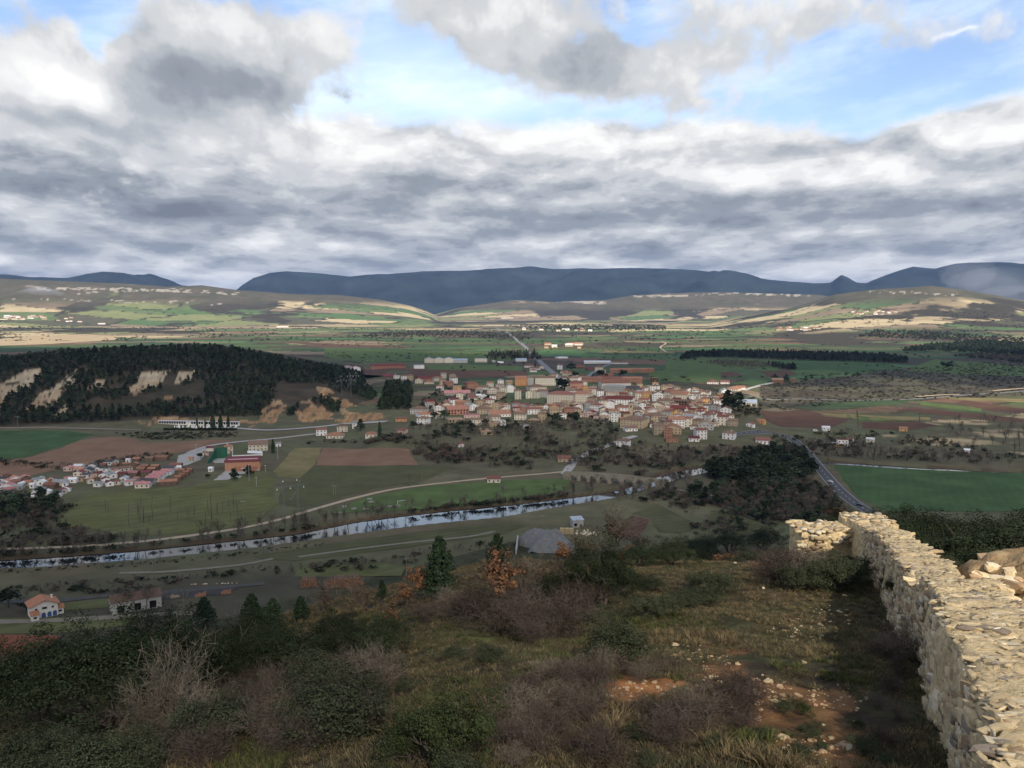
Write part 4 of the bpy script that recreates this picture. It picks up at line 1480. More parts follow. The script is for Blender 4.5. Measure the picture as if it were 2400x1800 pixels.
# ================================================================== buildings
WALLC = {'white': (.72, .70, .67), 'cream': (.60, .545, .44), 'tan': (.42, .33, .215), 'grey': (.38, .37, .35), 'brick': (.33, .165, .105), 'ochre': (.58, .36, .15), 'coral': (.50, .22, .16),
         'brown': (.15, .095, .065), 'salmon': (.48, .25, .18), 'pink': (.58, .42, .37), 'stone': (.33, .27, .19), 'green': (.035, .115, .075), 'orange': (.52, .26, .11), 'dark': (.10, .095, .09)}
ROOFC = {'red': (.215, .098, .075), 'orange': (.31, .155, .10), 'brown': (.19, .125, .09), 'tan': (.33, .225, .15), 'dark red': (.17, .048, .042), 'grey': (.26, .26, .265), 'blue-grey': (.34, .38, .43), 'white': (.70, .70, .69),
         'pink': (.42, .20, .19), 'maroon': (.17, .055, .060), 'dark': (.075, .075, .08), 'salmon': (.45, .21, .15)}
WALL = {k: pmat(k + '_wall', c, var=.10, scale=.6, rough=.9, spec=.1, rnd=.12, dirt=((c[0] * .6, c[1] * .55, c[2] * .5), .35, .4)) for k, c in WALLC.items()}
ROOF = {k: pmat(k.replace(' ', '_') + '_roof', c, var=.22, scale=1.1, rough=.9, spec=.12, rnd=.22, dirt=((c[0] * .55, c[1] * .6, c[2] * .6), .5, .5)) for k, c in ROOFC.items()}
M_glass = pmat('window_glass', (.018, .020, .024), rough=.25, spec=.5)
M_frame = pmat('window_surround', (.45, .42, .38), rough=.8)
M_dark = pmat('dark_opening', (.012, .012, .012), rough=1, spec=0)
M_steel = pmat('galvanised_steel', (.34, .35, .36), rough=.6, spec=.4)
M_wood = pmat('weathered_pole_wood', (.20, .17, .135), rough=.95, var=.2, scale=2)

# a window: recessed-looking pane in a thin surround, facing -y, unit size; sits 3 mm proud of the wall
_w = MB(); _w.box(-.5, .5, -.05, 0.02, -.5, .5, 0); _w.box(-.40, .40, -.065, -.02, -.42, .42, 1)
W_ME = _w.mesh('window', [M_frame, M_glass])
_w = MB(); _w.box(-.5, .5, -.03, 0.02, -.5, .5, 0)
WD_ME = _w.mesh('opening', [M_dark])
_w = MB(); _w.box(-.5, .5, -.06, .02, 0, 1, 0); _w.box(-.4, .4, -.075, -.02, 0, .92, 1)
D_ME = _w.mesh('door', [M_frame, pmat('door_wood', (.09, .05, .03), rough=.8)])
_w = MB(); _w.box(-.35, .35, -.35, .35, -.8, .9); _w.box(-.45, .45, -.45, .45, .9, 1.02)
C_ME = {}


def roof_mesh(name, w, d, h, rise, kind, over, mats, axis='x'):
    """roof body with eaves; ridge along x (axis) or along y"""
    m = MB(); t = .22
    if axis == 'y': w, d = d, w
    W, Dp = w / 2 + over, d / 2 + over
    e = h - over * rise / (d / 2) * .8
    if kind == 'gable':
        P = [(-W, -Dp, e), (W, -Dp, e), (W, Dp, e), (-W, Dp, e), (-W, 0, h + rise), (W, 0, h + rise)]
        Q = [(x, y, z + t) for x, y, z in P]
        vs = P + Q
        fs = [(6, 7, 11, 10), (8, 9, 10, 11), (0, 4, 5, 1), (2, 5, 4, 3), (0, 1, 7, 6), (2, 3, 9, 8), (0, 6, 10, 4), (4, 10, 9, 3), (1, 5, 11, 7), (5, 2, 8, 11)]
    elif kind == 'hip':
        rl = max(W - Dp * .95, .3)
        P = [(-W, -Dp, e), (W, -Dp, e), (W, Dp, e), (-W, Dp, e)]
        Q = [(x, y, z + t) for x, y, z in P] + [(-rl, 0, h + rise + t), (rl, 0, h + rise + t)]
        vs = P + Q
        fs = [(3, 2, 1, 0), (0, 1, 5, 4), (1, 2, 6, 5), (2, 3, 7, 6), (3, 0, 4, 7), (4, 5, 9, 8), (6, 7, 8, 9), (5, 6, 9), (7, 4, 8)]
    elif kind == 'shed':
        P = [(-W, -Dp, h + .02), (W, -Dp, h + .02), (W, Dp, h + rise), (-W, Dp, h + rise)]
        vs = P + [(x, y, z + t) for x, y, z in P]
        fs = [(3, 2, 1, 0), (4, 5, 6, 7), (0, 1, 5, 4), (1, 2, 6, 5), (2, 3, 7, 6), (3, 0, 4, 7)]
    else:
        m.box(-W, W, -Dp, Dp, h + .002, h + .3)
        vs, fs = [], []
    if axis == 'y':
        vs = [(-y, x, z) for x, y, z in vs]; m.v = [(-y, x, z) for x, y, z in m.v]
    m.add(vs, fs)
    return m.mesh(name, mats)


def wall_mesh(name, w, d, h, rise, kind, mats, axis):
    m = MB()
    x, y = w / 2, d / 2
    vs = [(-x, -y, -2), (x, -y, -2), (x, y, -2), (-x, y, -2), (-x, -y, h), (x, -y, h), (x, y, h), (-x, y, h)]
    fs = [(0, 1, 5, 4), (1, 2, 6, 5), (2, 3, 7, 6), (3, 0, 4, 7), (4, 5, 6, 7)]
    if kind == 'gable':
        if axis == 'x':
            vs += [(-x, 0, h + rise), (x, 0, h + rise)]; fs[-1:] = [(5, 6, 9), (7, 4, 8)]
        else:
            vs += [(0, -y, h + rise), (0, y, h + rise)]; fs[-1:] = [(4, 5, 8), (6, 7, 9)]
    elif kind == 'shed':
        vs[6] = (x, y, h + rise); vs[7] = (-x, y, h + rise)
    m.add(vs, fs)
    return m.mesh(name, mats)


BUILT = []          # (root, px, py, wall colour, roof colour, storeys, what, wpx, own)


def building(px, py, wpx, wall, roof, st=2, kind='gable', axis='x', dr=.85, rot=None, what='house', own=None, win=True, rise=None, name=None, group='houses of the town', sth=2.9, dark=0, over=.45, chim=True, loc=None, depth=None):
    p = G(px, py) if loc is None else Vector(loc)
    D = math.hypot(p.x, p.y)
    w = wpx * D / FPX
    d = depth if depth else min(max(w * dr, 7.5 if st > 1 else 5), 22)
    h = st * sth + .3
    face = math.atan2(p.x, p.y)                        # turn towards the viewer
    rz = -face + (rng.uniform(-.42, .42) if rot is None else rot)
    if rise is None:
        span = d if axis == 'x' else w
        rise = min(max(span * .19, .8), 3.4)
    # the given pixel is the middle of the front foot: move the centre back
    c = Vector((p.x + math.sin(face) * d * .5, p.y + math.cos(face) * d * .5, 0))
    c.z = min(H(c.x, c.y), p.z) if loc is None else p.z
    nm = name or what.replace(' ', '_')
    e = empty(nm, c, rz)
    tag(e, own or '?', what if what in ('house', 'cabin', 'caravan', 'shed', 'barn', 'church', 'warehouse', 'hut') else 'building', group)
    wm = wall_mesh('wall', w, d, h, rise, kind, WALL[wall], axis)
    link('wall', wm, e)
    rf = link('roof', roof_mesh('roof', w, d, h, rise, kind, over if kind != 'flat' else .12, ROOF[roof], axis), e)
    if chim and st > 1 and w > 6 and rng.rand() < .55:
        if wall not in C_ME:
            C_ME[wall] = _w.mesh('chimney', WALL[wall])
        ch = link('chimney', C_ME[wall], rf)
        ch.location = (rng.uniform(-.25, .25) * w, rng.uniform(-.1, .1) * d, h + rise * .8)
    if win:
        sides = [(0, w, -d / 2), (math.pi / 2, d, -w / 2)] if rz + face > 0.0 else [(0, w, -d / 2), (-math.pi / 2, d, -w / 2)]
        for a, L, off in sides:
            nw = max(1, min(int(L / 3.1), 14)); step = L / nw
            for s_ in range(st):
                for k in range(nw):
                    if s_ == 0 and a == 0 and k == nw // 2 and what == 'house':
                        o = link('door', D_ME, e); sc = (1.15, 1, 2.2); zz = 0.02
                    else:
                        o = link('opening' if dark else 'window', WD_ME if dark else W_ME, e)
                        ww = min(1.25 if not dark else 1.9, step * .62); sc = (ww, 1, 1.45 if not dark else 1.9); zz = s_ * sth + 1.65
                    u = (k + .5) * step - L / 2
                    o.location = (math.cos(a) * u - math.sin(a) * off, math.sin(a) * u + math.cos(a) * off, zz)
                    if kind == 'shed' and a != 0: pass
                    o.rotation_euler = (0, 0, a); o.scale = sc
    BUILT.append([e, px, py, wall, roof, st, what, wpx, own, kind, None])
    return e


KEY = [
 # px, py, width px, wall, roof, storeys, kind, axis, label or None, extras
 (1051, 906, 21, 'brick', 'red', 2, 'gable', 'x', 'half brick, half white house on the edge of the ploughed field'),
 (1104, 912, 27, 'brick', 'red', 3, 'hip', 'x', 'tall orange brick house with a brick roof'),
 (1132, 913, 26, 'white', 'brown', 1, 'gable', 'x', 'long low white house beside the orange brick house'),
 (1149, 907, 16, 'cream', 'orange', 2, 'gable', 'x', None), (1159, 923, 27, 'cream', 'brown', 2, 'gable', 'y', 'cream house with a wide gable in the upper town'),
 (1195, 920, 18, 'white', 'grey', 3, 'gable', 'y', 'tall white gable house with no windows facing the slope'), (1173, 917, 14, 'grey', 'brown', 3, 'flat', 'x', None),
 (1323, 909, 22, 'white', 'grey', 4, 'flat', 'x', 'white four-storey block with rows of square windows'),
 (1349, 917, 34, 'salmon', 'red', 4, 'hip', 'x', 'salmon pink block with a plain facade and red roof'),
 (1214, 936, 15, 'cream', 'brown', 4, 'hip', 'x', None), (1239, 934, 14, 'cream', 'brown', 3, 'gable', 'y', None), (1256, 934, 14, 'cream', 'brown', 3, 'gable', 'y', None),
 (1273, 932, 22, 'grey', 'brown', 3, 'gable', 'x', None), (1257, 917, 40, 'cream', 'brown', 2, 'hip', 'x', 'wide cream block under a dull brown roof behind two cream gables'),
 (1071, 927, 62, 'grey', 'pink', 1, 'gable', 'x', 'long low grey shed with a faded red roof'), (1133, 939, 13, 'white', 'white', 2, 'gable', 'y', None), (1122, 932, 12, 'white', 'white', 1, 'shed', 'x', None),
 (1048, 953, 18, 'white', 'orange', 2, 'hip', 'x', 'small square white house standing alone on the slope'), (983, 971, 36, 'grey', 'brown', 2, 'hip', 'x', None), (994, 978, 32, 'white', 'orange', 1, 'gable', 'x', None),
 (993, 994, 26, 'white', 'brown', 2, 'hip', 'x', None), (1030, 965, 20, 'white', 'orange', 2, 'gable', 'y', None), (1027, 981, 20, 'cream', 'red', 2, 'gable', 'y', None),
 (1070, 972, 50, 'salmon', 'salmon', 2, 'gable', 'x', 'long salmon and white terrace above the stone ruin'), (1066, 990, 38, 'stone', 'tan', 1, 'flat', 'x', 'roofless tan stone ruin below the salmon terrace'),
 (1133, 971, 36, 'tan', 'brown', 2, 'hip', 'x', None), (1105, 980, 37, 'pink', 'pink', 1, 'flat', 'x', 'wide low pink flat-roofed building'), (1170, 977, 49, 'white', 'orange', 1, 'gable', 'x', 'long white building with a row of dark windows and orange roof'),
 (1115, 997, 20, 'cream', 'brown', 2, 'gable', 'x', None), (1136, 996, 18, 'cream', 'brown', 2, 'gable', 'x', None), (1157, 990, 26, 'cream', 'brown', 2, 'gable', 'x', None), (1155, 1000, 24, 'tan', 'tan', 1, 'gable', 'x', None),
 (1176, 1000, 14, 'white', 'white', 2, 'flat', 'x', None), (1170, 956, 28, 'cream', 'red', 1, 'gable', 'x', None), (1227, 961, 23, 'coral', 'red', 2, 'gable', 'y', 'coral red house with a blank gable'),
 (1220, 984, 27, 'cream', 'brown', 2, 'gable', 'x', None), (1271, 981, 17, 'tan', 'brown', 2, 'hip', 'x', None), (1258, 992, 34, 'stone', 'tan', 1, 'flat', 'x', 'low roofless tan ruin at the town edge'),
 (1305, 967, 32, 'ochre', 'red', 2, 'gable', 'y', 'ochre yellow house with a red roof'), (1316, 982, 18, 'white', 'brown', 2, 'hip', 'x', 'white house with two rows of windows beside dark firs'),
 (940, 988, 26, 'orange', 'brown', 1, 'gable', 'x', None), (943, 1016, 22, 'pink', 'red', 1, 'gable', 'x', 'small pink hut with a red roof below the town'), (1080, 1048, 15, 'white', 'red', 1, 'gable', 'x', 'tiny white hut with a red roof alone in the gardens'),
 (1140, 1019, 28, 'stone', 'tan', 1, 'shed', 'x', 'tumbledown stone barn under the cream houses'),
 (1445, 925, 54, 'grey', 'grey', 4, 'flat', 'x', 'grey four-storey flats with bands of windows in the centre'), (1484, 926, 25, 'dark', 'dark', 4, 'flat', 'x', 'dark brown and white flats with balconies beside the grey flats'),
 (1440, 912, 70, 'cream', 'red', 3, 'gable', 'x', 'broad block with a long red roof behind the grey flats'), (1495, 937, 20, 'cream', 'orange', 3, 'gable', 'x', None), (1515, 937, 20, 'ochre', 'orange', 3, 'gable', 'x', None),
 (1542, 940, 28, 'white', 'brown', 3, 'gable', 'y', None), (1595, 935, 40, 'cream', 'orange', 2, 'gable', 'x', None), (1575, 930, 30, 'cream', 'red', 2, 'gable', 'x', None),
 (1452, 953, 60, 'white', 'dark red', 3, 'gable', 'x', 'long white three-storey building with a dark red roof'), (1431, 966, 18, 'white', 'red', 4, 'gable', 'y', 'bright white windowless gable block in the centre'),
 (1398, 967, 26, 'white', 'red', 3, 'hip', 'x', 'white three-storey house with small windows and red roof'), (1415, 971, 20, 'cream', 'brown', 2, 'gable', 'y', None),
 (1562, 957, 36, 'cream', 'brown', 3, 'hip', 'x', 'cream flats under a hipped brown roof'), (1598, 957, 34, 'brown', 'brown', 3, 'flat', 'x', 'unfinished brown concrete frame with dark openings'),
 (1540, 961, 34, 'cream', 'brown', 2, 'gable', 'y', None), (1593, 970, 38, 'brown', 'dark red', 2, 'gable', 'x', None), (1630, 968, 24, 'cream', 'brown', 2, 'gable', 'y', None),
 (1487, 1004, 54, 'tan', 'brown', 3, 'hip', 'x', 'big tan stone palace with a brown hipped roof'), (1537, 994, 36, 'tan', 'brown', 3, 'hip', 'x', 'tan house joined to the big stone palace'), (1531, 977, 34, 'white', 'tan', 2, 'gable', 'y', None),
 (1584, 1004, 36, 'white', 'orange', 3, 'gable', 'x', 'white corner house with an orange roof facing the square'), (1610, 1001, 20, 'cream', 'red', 3, 'gable', 'x', None), (1655, 1008, 34, 'grey', 'tan', 2, 'gable', 'y', None),
 (1695, 997, 26, 'cream', 'red', 3, 'gable', 'x', None), (1718, 999, 21, 'stone', 'brown', 2, 'gable', 'x', None), (1672, 982, 34, 'cream', 'red', 2, 'hip', 'x', None), (1477, 1011, 29, 'white', 'brown', 1, 'gable', 'x', 'low white house under the stone palace'),
 (1543, 1019, 25, 'stone', 'brown', 3, 'gable', 'x', None), (1576, 1018, 40, 'tan', 'orange', 2, 'gable', 'y', None), (1566, 1027, 15, 'brick', 'red', 3, 'flat', 'x', 'narrow brick red tower house'), (1575, 1037, 28, 'brick', 'red', 1, 'flat', 'x', None),
 (1641, 1030, 25, 'white', 'red', 3, 'gable', 'x', 'tall white house at the lower edge of town'), (1626, 1035, 24, 'white', 'maroon', 1, 'gable', 'x', None), (1709, 1030, 28, 'white', 'brown', 2, 'hip', 'x', 'white villa with balconies near the main road'),
 (1759, 1001, 16, 'white', 'red', 1, 'gable', 'y', 'small white house with a red roof by the road bend'), (1784, 993, 17, 'orange', 'orange', 1, 'gable', 'x', 'small orange house by the road bend'), (1787, 1040, 32, 'white', 'red', 1, 'gable', 'x', 'long low white sheds below the road bend'),
 (1461, 1049, 29, 'white', 'brown', 2, 'hip', 'x', 'white house on the cobbled lane to the bridge'), (1700, 926, 24, 'white', 'grey', 2, 'gable', 'y', None), (1721, 916, 26, 'cream', 'orange', 1, 'hip', 'x', None), (1736, 913, 20, 'white', 'orange', 1, 'gable', 'x', None),
 (1670, 900, 26, 'white', 'red', 1, 'hip', 'x', None), (1699, 900, 20, 'white', 'red', 1, 'gable', 'x', None), (1750, 950, 45, 'cream', 'blue-grey', 1, 'gable', 'x', 'long warehouse with a pale blue-grey roof beside dark trees'),
 (1703, 970, 22, 'stone', 'brown', 1, 'gable', 'x', None), (1533, 895, 18, 'brown', 'brown', 2, 'flat', 'x', 'open brown concrete frame house at the field edge'),
 (1312, 866, 11, 'white', 'red', 3, 'hip', 'x', 'narrow white tower house by the straight road'), (1330, 880, 22, 'cream', 'orange', 1, 'gable', 'x', None), (1322, 875, 14, 'white', 'red', 1, 'gable', 'x', None),
 (1240, 861, 20, 'white', 'red', 1, 'hip', 'x', None), (1254, 867, 22, 'white', 'brown', 1, 'gable', 'x', None), (1268, 864, 14, 'cream', 'orange', 1, 'gable', 'y', None), (1250, 872, 16, 'white', 'red', 1, 'hip', 'x', None),
 (1006, 900, 22, 'cream', 'orange', 1, 'hip', 'x', None), (930, 888, 15, 'white', 'brown', 2, 'flat', 'x', None), (949, 889, 16, 'white', 'brown', 2, 'hip', 'x', None), (915, 886, 30, 'brown', 'maroon', 1, 'gable', 'x', None),
 (1004, 891, 58, 'brick', 'dark red', 1, 'gable', 'x', 'long dark red shed at the upper left end of the town'), (1024, 894, 19, 'cream', 'brown', 2, 'hip', 'x', None),
 (1316, 840, 25, 'white', 'white', 1, 'flat', 'x', None), (1221, 847, 25, 'white', 'blue-grey', 1, 'gable', 'x', None), (1420, 884, 30, 'brick', 'red', 1, 'gable', 'x', None), (1385, 868, 22, 'brown', 'maroon', 1, 'hip', 'x', None), (1360, 861, 22, 'brick', 'red', 1, 'hip', 'x', None),
]
for k in KEY:
    px, py, wpx, wl, rf, st, kd, ax, lab = k
    building(px, py, wpx, wl, rf, st, kd, ax, own=lab, dark=1 if lab and ('frame' in lab or 'ruin' in lab) else 0, win=not (lab and ('no windows' in lab or 'windowless' in lab or 'blank' in lab)), chim=not (lab and ('ruin' in lab or 'shed' in lab)))

# long rows and blocks
building(1220, 904, 27, 'orange', 'orange', 4, 'gable', 'x', rot=.05, what='flats', own='striped blue, white and orange end block of the pale flats', name='apartment_block')
building(1243, 903, 15, 'grey', 'brown', 4, 'flat', 'x', rot=.05, what='flats', own='blank grey block between the striped block and cream flats', name='apartment_block', win=False)
for i, x_ in enumerate((1266, 1290, 1326, 1345)):
    building(x_, 903.5, 24 if i < 2 else 20, 'cream', 'brown', 4, 'gable', 'x', rot=.05, what='flats', own=('second', 'third', 'fourth', 'last')[i] + ' cream block along the brown-roofed row of flats', name='apartment_block', group='row of pale flats')
building(1315, 946, 62, 'cream', 'red', 4, 'hip', 'x', rot=-.12, what='flats', own='largest cream block with long balcony bands and broad red roof', name='apartment_block', depth=22)
building(1362, 945, 34, 'cream', 'orange', 4, 'hip', 'x', rot=.1, what='flats', own='right wing of the large banded cream block', name='apartment_block', depth=18)
for i in range(6):
    building(1439 + i * 17, 874 - i * .2, 17, 'brick', 'orange', 2, 'gable', 'x', rot=.03, what='house', own=('first', 'second', 'third', 'fourth', 'fifth', 'last')[i] + ' brick house along the orange-roofed terrace by the green field', name='terraced_house', group='orange roofed brick terrace')
for i in range(6):
    building(1378 + i * 23, 896, 23, 'brick', 'red' if i < 4 else 'orange', 2, 'gable', 'x', rot=.02, what='house', own=('first', 'second', 'third', 'fourth', 'fifth', 'last')[i] + ' house along the long red-roofed terrace above the centre', name='terraced_house', group='long red roofed terrace')
building(1400, 852, 62, 'white', 'white', 1, 'gable', 'x', rot=.04, what='building', own='left half of the long white school building', name='school_building', depth=16)
building(1452, 853, 40, 'white', 'brown', 1, 'gable', 'x', rot=.04, what='building', own='right half of the long white school with a brown roof', name='school_building', depth=14)
# works at the upper left
building(909, 863, 80, 'brick', 'dark red', 1, 'gable', 'x', rot=.04, what='warehouse', own='long low dark red factory shed', name='factory_shed', sth=5, depth=20)
building(982, 864, 24, 'white', 'grey', 1, 'flat', 'x', rot=.04, what='warehouse', own='plain white end block of the red factory', name='factory_block', sth=7, win=False)
building(815, 869, 22, 'grey', 'pink', 1, 'gable', 'y', rot=.1, what='barn', own='grey hangar with a red gable roof, nearer the hill', name='hangar', sth=6, win=False)
building(834, 870, 20, 'white', 'pink', 1, 'gable', 'y', rot=.1, what='barn', own='pale hangar with a red gable roof, beside the grey hangar', name='hangar', sth=6, win=False)
for i in range(3):
    building(1006 + i * 23, 851, 22, 'cream', 'blue-grey', 1, 'gable', 'y', rot=.03, what='warehouse', own=('first', 'middle', 'last')[i] + ' gable of the cream three-bay factory hall', name='factory_hall', sth=9, group='bays of the cream factory hall', chim=False)
building(1079, 851, 33, 'grey', 'blue-grey', 1, 'gable', 'x', rot=.03, what='warehouse', own='grey shed joined to the cream factory hall', name='factory_shed', sth=6, chim=False)
building(1127, 849, 29, 'cream', 'grey', 1, 'flat', 'x', rot=.03, what='warehouse', own='flat-roofed cream block at the end of the works', name='factory_block', sth=8)
building(1173, 851, 14, 'white', 'white', 1, 'flat', 'x', rot=.03, what='shed', own='white box trailer parked in the green field', name='trailer', win=False)
building(1157, 849, 8, 'grey', 'white', 1, 'flat', 'x', rot=.03, what='shed', own='smaller grey container beside the white box trailer', name='container', win=False)
# church tower with its dark bell opening
e = building(1478, 980, 9, 'tan', 'brown', 4, 'hip', 'x', rot=.05, what='church', own='square tan bell tower rising behind the stone palace', name='church_tower', win=False, sth=4.2, depth=6, rise=1.2, chim=False)
o = link('opening', WD_ME, e); o.location = (0, -3.0, 13.2); o.scale = (1.4, 1, 3)

# --- filler houses of the old town, spaced between the ones above
TOWN = [(1300, 925), (1400, 915), (1500, 908), (1600, 915), (1690, 935), (1700, 962), (1720, 990), (1660, 1004), (1560, 1012), (1500, 992), (1420, 992), (1390, 983), (1290, 980), (1200, 972), (1090, 962), (1010, 962), (1000, 950), (1120, 950), (1250, 958), (1380, 950)]
OUT = [(950, 892), (1050, 886), (1120, 900), (1280, 885), (1330, 872), (1420, 868), (1440, 886), (1370, 905), (1200, 915), (1180, 945), (1080, 945), (1010, 910)]
cand = [(x, y, 0) for x, y in zip(rng.uniform(1000, 1725, 3500), rng.uniform(908, 1015, 3500))] + [(x, y, 1) for x, y in zip(rng.uniform(940, 1450, 260), rng.uniform(866, 946, 260))]
occ = [(b[1], b[2], b[7]) for b in BUILT]
nfill = 0
ROADLINE = [(1345, 906), (1305, 882), (1268, 850)]
for x, y, z_ in cand:
    if nfill >= 215: break
    if not inpoly(np.array([x]), np.array([y]), TOWN if z_ == 0 else OUT)[0]: continue
    wpx = rng.uniform(15, 24) * (1.0 if y > 940 else .8)
    if any(abs(x - a) < (c + wpx) * .34 and abs(y - b) < (6.0 if y > 940 else 5.4) for a, b, c in occ): continue
    if z_ == 1 and abs(np.interp(y, [850, 882, 906], [1268, 1305, 1345]) - x) < 16: continue
    wl = rng.choice(['white', 'cream', 'tan', 'grey', 'stone', 'brick', 'ochre', 'pink'], p=[.33, .27, .13, .09, .08, .04, .03, .03])
    rf = rng.choice(['red', 'orange', 'brown', 'tan', 'dark red', 'grey'], p=[.24, .12, .34, .17, .09, .04])
    building(x, y, wpx, wl, rf, int(rng.choice([2, 3, 1], p=[.55, .3, .15])), str(rng.choice(['gable', 'hip'], p=[.7, .3])), str(rng.choice(['x', 'y'], p=[.65, .35])))
    occ.append((x, y, wpx)); nfill += 1

# far hamlets and farms, each its own house
def hamlet(n, x0, x1, y0, y1, wmin, wmax, where, grp):
    for i in range(n):
        building(rng.uniform(x0, x1), rng.uniform(y0, y1), rng.uniform(wmin, wmax), str(rng.choice(['white', 'cream', 'tan'])), str(rng.choice(['tan', 'brown', 'orange', 'red', 'white'])), 2, 'gable', 'x', own=None, group=grp, win=False, name='distant_house', chim=False)
        BUILT[-1][10] = where


hamlet(24, 4, 108, 741, 750, 8, 13, 'in the far hamlet under the smoke', 'houses of the hamlet under the smoke')
hamlet(6, 128, 200, 744, 757, 6, 9, 'scattered past the smoky hamlet', 'farms past the smoky hamlet')
hamlet(24, 1822, 1930, 769, 777, 5, 10, 'in the hamlet on the sunlit plain', 'houses of the hamlet on the plain')
hamlet(22, 1996, 2108, 730, 738, 5, 9, 'in the hamlet below the round hill', 'houses of the hamlet below the hill')
hamlet(10, 1225, 1400, 771, 777, 6, 12, 'strung along the far end of the straight road', 'houses along the far road')
hamlet(8, 1270, 1370, 808, 817, 8, 18, 'at the crossroads on the plain', 'sheds at the crossroads')
for px_, py_, w_, lab in ((662, 767, 26, 'lone long white farmhouse in the sunlit green fields'), (1189, 746, 28, 'brightest white works at the far foot of the mountains'), (238, 760, 14, 'solitary white barn on the left of the plain'), (1822, 899, 24, 'dark open barn beside two tall trees right of the town'), (1859, 897, 10, 'small white chapel-like house between dark trees'), (1414, 876, 10, 'tiny white hut alone on the green field')):
    building(px_, py_, w_, 'white' if 'dark' not in lab else 'brown', 'tan' if 'dark' not in lab else 'brown', 2, 'gable', 'x', own=lab, rot=.05, win=False, name='farmhouse', group=None, chim=False)
# houses on the slope left of the town
for px_, py_, w_, wl, rf, st, lab in ((754, 1021, 24, 'white', 'orange', 2, 'white house with an orange roof at the left of the roadside row'), (786, 1028, 38, 'cream', 'orange', 1, 'wide cream bungalow with an orange roof in the roadside row'), (802, 1012, 24, 'cream', 'brown', 2, 'cream two-storey house behind the wide bungalow'),
                                      (836, 1004, 18, 'white', 'grey', 2, 'white house half hidden by a dark conifer'), (871, 1025, 27, 'cream', 'orange', 1, 'cream cottage with an orange hipped roof beside a dark cypress'), (652, 1047, 11, 'white', 'grey', 1, 'tiny white kiosk with a pole by the lane'), (605, 1057, 42, 'cream', 'brown', 2, 'cream club house with a brown roof behind the sports hall'),
                                      (1158, 1132, 31, 'cream', 'red', 1, 'small hut with a red roof beside the dirt track'), (1323, 1083, 30, 'tan', 'red', 1, 'low tan house with a red roof at the bridge end'), (1974, 1046, 22, 'white', 'red', 2, 'white cube house in the market gardens'), (1958, 1047, 16, 'ochre', 'grey', 1, 'yellow and grey shed joined to the white cube house'), (1992, 1036, 13, 'white', 'red', 1, 'small white hut with a red roof and red window frames'), (2117, 1011, 16, 'ochre', 'orange', 1, 'small yellow hut with an orange roof in the gardens'), (2266, 1063, 10, 'white', 'white', 1, 'pale striped hut near the river trees'), (2040, 1037, 16, 'cream', 'white', 1, 'white-roofed garden shed on the flats'), (1935, 1009, 16, 'white', 'white', 1, 'white van-sized shed beside the poplar'),
                                      (1228, 1004, 22, 'grey', 'grey', 1, 'grey concrete shell with three dark openings')):
    building(px_, py_, w_, wl, rf, st, 'hip' if 'hipped' in lab or 'wide' in lab else ('flat' if 'shell' in lab or 'cube' in lab else 'gable'), 'x', own=lab, rot=rng.uniform(-.2, .2), group=None, dark=1 if 'dark openings' in lab else 0, chim=False)

# ------------------------------------------------------------------ caravan park
CAMP = '60,570,120,white,dark;110,515,90,brown,red;230,560,130,white,salmon;390,550,130,brown,pink;270,610,130,brown,red;95,610,110,white,salmon;430,620,110,tan,salmon;120,680,170,white,pink;560,580,110,white,grey;640,560,80,grey,blue-grey;640,620,120,white,white;800,560,90,grey,red;720,600,70,orange,orange;780,670,180,brown,red;930,620,180,cream,grey;290,690,140,grey,grey;130,740,150,grey,pink;720,770,110,white,white;600,740,160,grey,grey;580,800,160,white,white;625,825,90,brown,red;525,850,70,white,white;1050,400,130,pink,pink;1210,370,130,white,white;1220,420,150,cream,salmon;1340,440,160,grey,dark;1350,410,120,white,grey;1420,360,110,white,dark;1500,410,110,white,dark;1610,410,110,white,dark;1580,350,90,brown,red;1660,310,120,white,dark;1770,295,70,grey,grey;1960,275,60,white,white;1760,350,90,brown,orange;1910,340,100,brown,orange;2060,340,100,brown,orange;1850,415,300,cream,brown;2150,400,110,brown,orange;2090,255,100,brown,orange;1220,480,150,cream,maroon;1320,510,120,white,dark;1430,520,80,cream,tan;1500,480,110,brown,maroon;1600,510,140,white,grey;1720,510,110,white,grey;1880,490,130,brown,maroon;2040,480,150,brown,pink;1790,455,110,white,pink;1120,580,120,white,white;1040,560,100,cream,pink;1380,590,90,cream,salmon;1470,560,90,brown,orange;1500,640,110,white,grey;1610,575,110,white,maroon;1670,630,110,white,maroon;1800,610,90,cream,red;1900,560,110,white,blue-grey;1960,620,110,white,pink;2040,600,90,grey,grey;2090,565,80,salmon,pink;2150,645,130,cream,pink;760,850,90,grey,grey;830,820,90,grey,dark;900,785,90,white,dark;970,745,90,grey,maroon;1030,712,90,white,maroon;660,920,90,white,white;20,640,80,white,grey;330,640,80,white,white;500,660,60,white,white;30,730,80,grey,grey;1230,560,90,tan,red;1000,640,80,white,grey;200,640,90,tan,brown'
i_ = 0
for s_ in CAMP.split(';'):
    X, Y, Wd, wl, rf = s_.split(',')
    px_, py_ = float(X) * .1537, 1040 + float(Y) * .1537 + 3
    Wp = max(9.0, float(Wd) * .1537 * .92)
    if wl not in WALL: wl = 'cream'
    building(px_, py_, Wp, wl, rf, 1, 'gable', str(rng.choice(['x', 'y'], p=[.6, .4])) if float(Wd) < 200 else 'x', rot=rng.choice([-.45, -.35, .25]) + rng.uniform(-.08, .08), what='caravan' if wl in ('white', 'grey', 'pink') else 'cabin', own=None, name='mobile_home' if wl in ('white', 'grey', 'pink') else 'cabin', group='mobile homes and cabins of the caravan park', sth=2.6, chim=False, over=.25, depth=min(6.5, max(3.6, Wp * .3)))
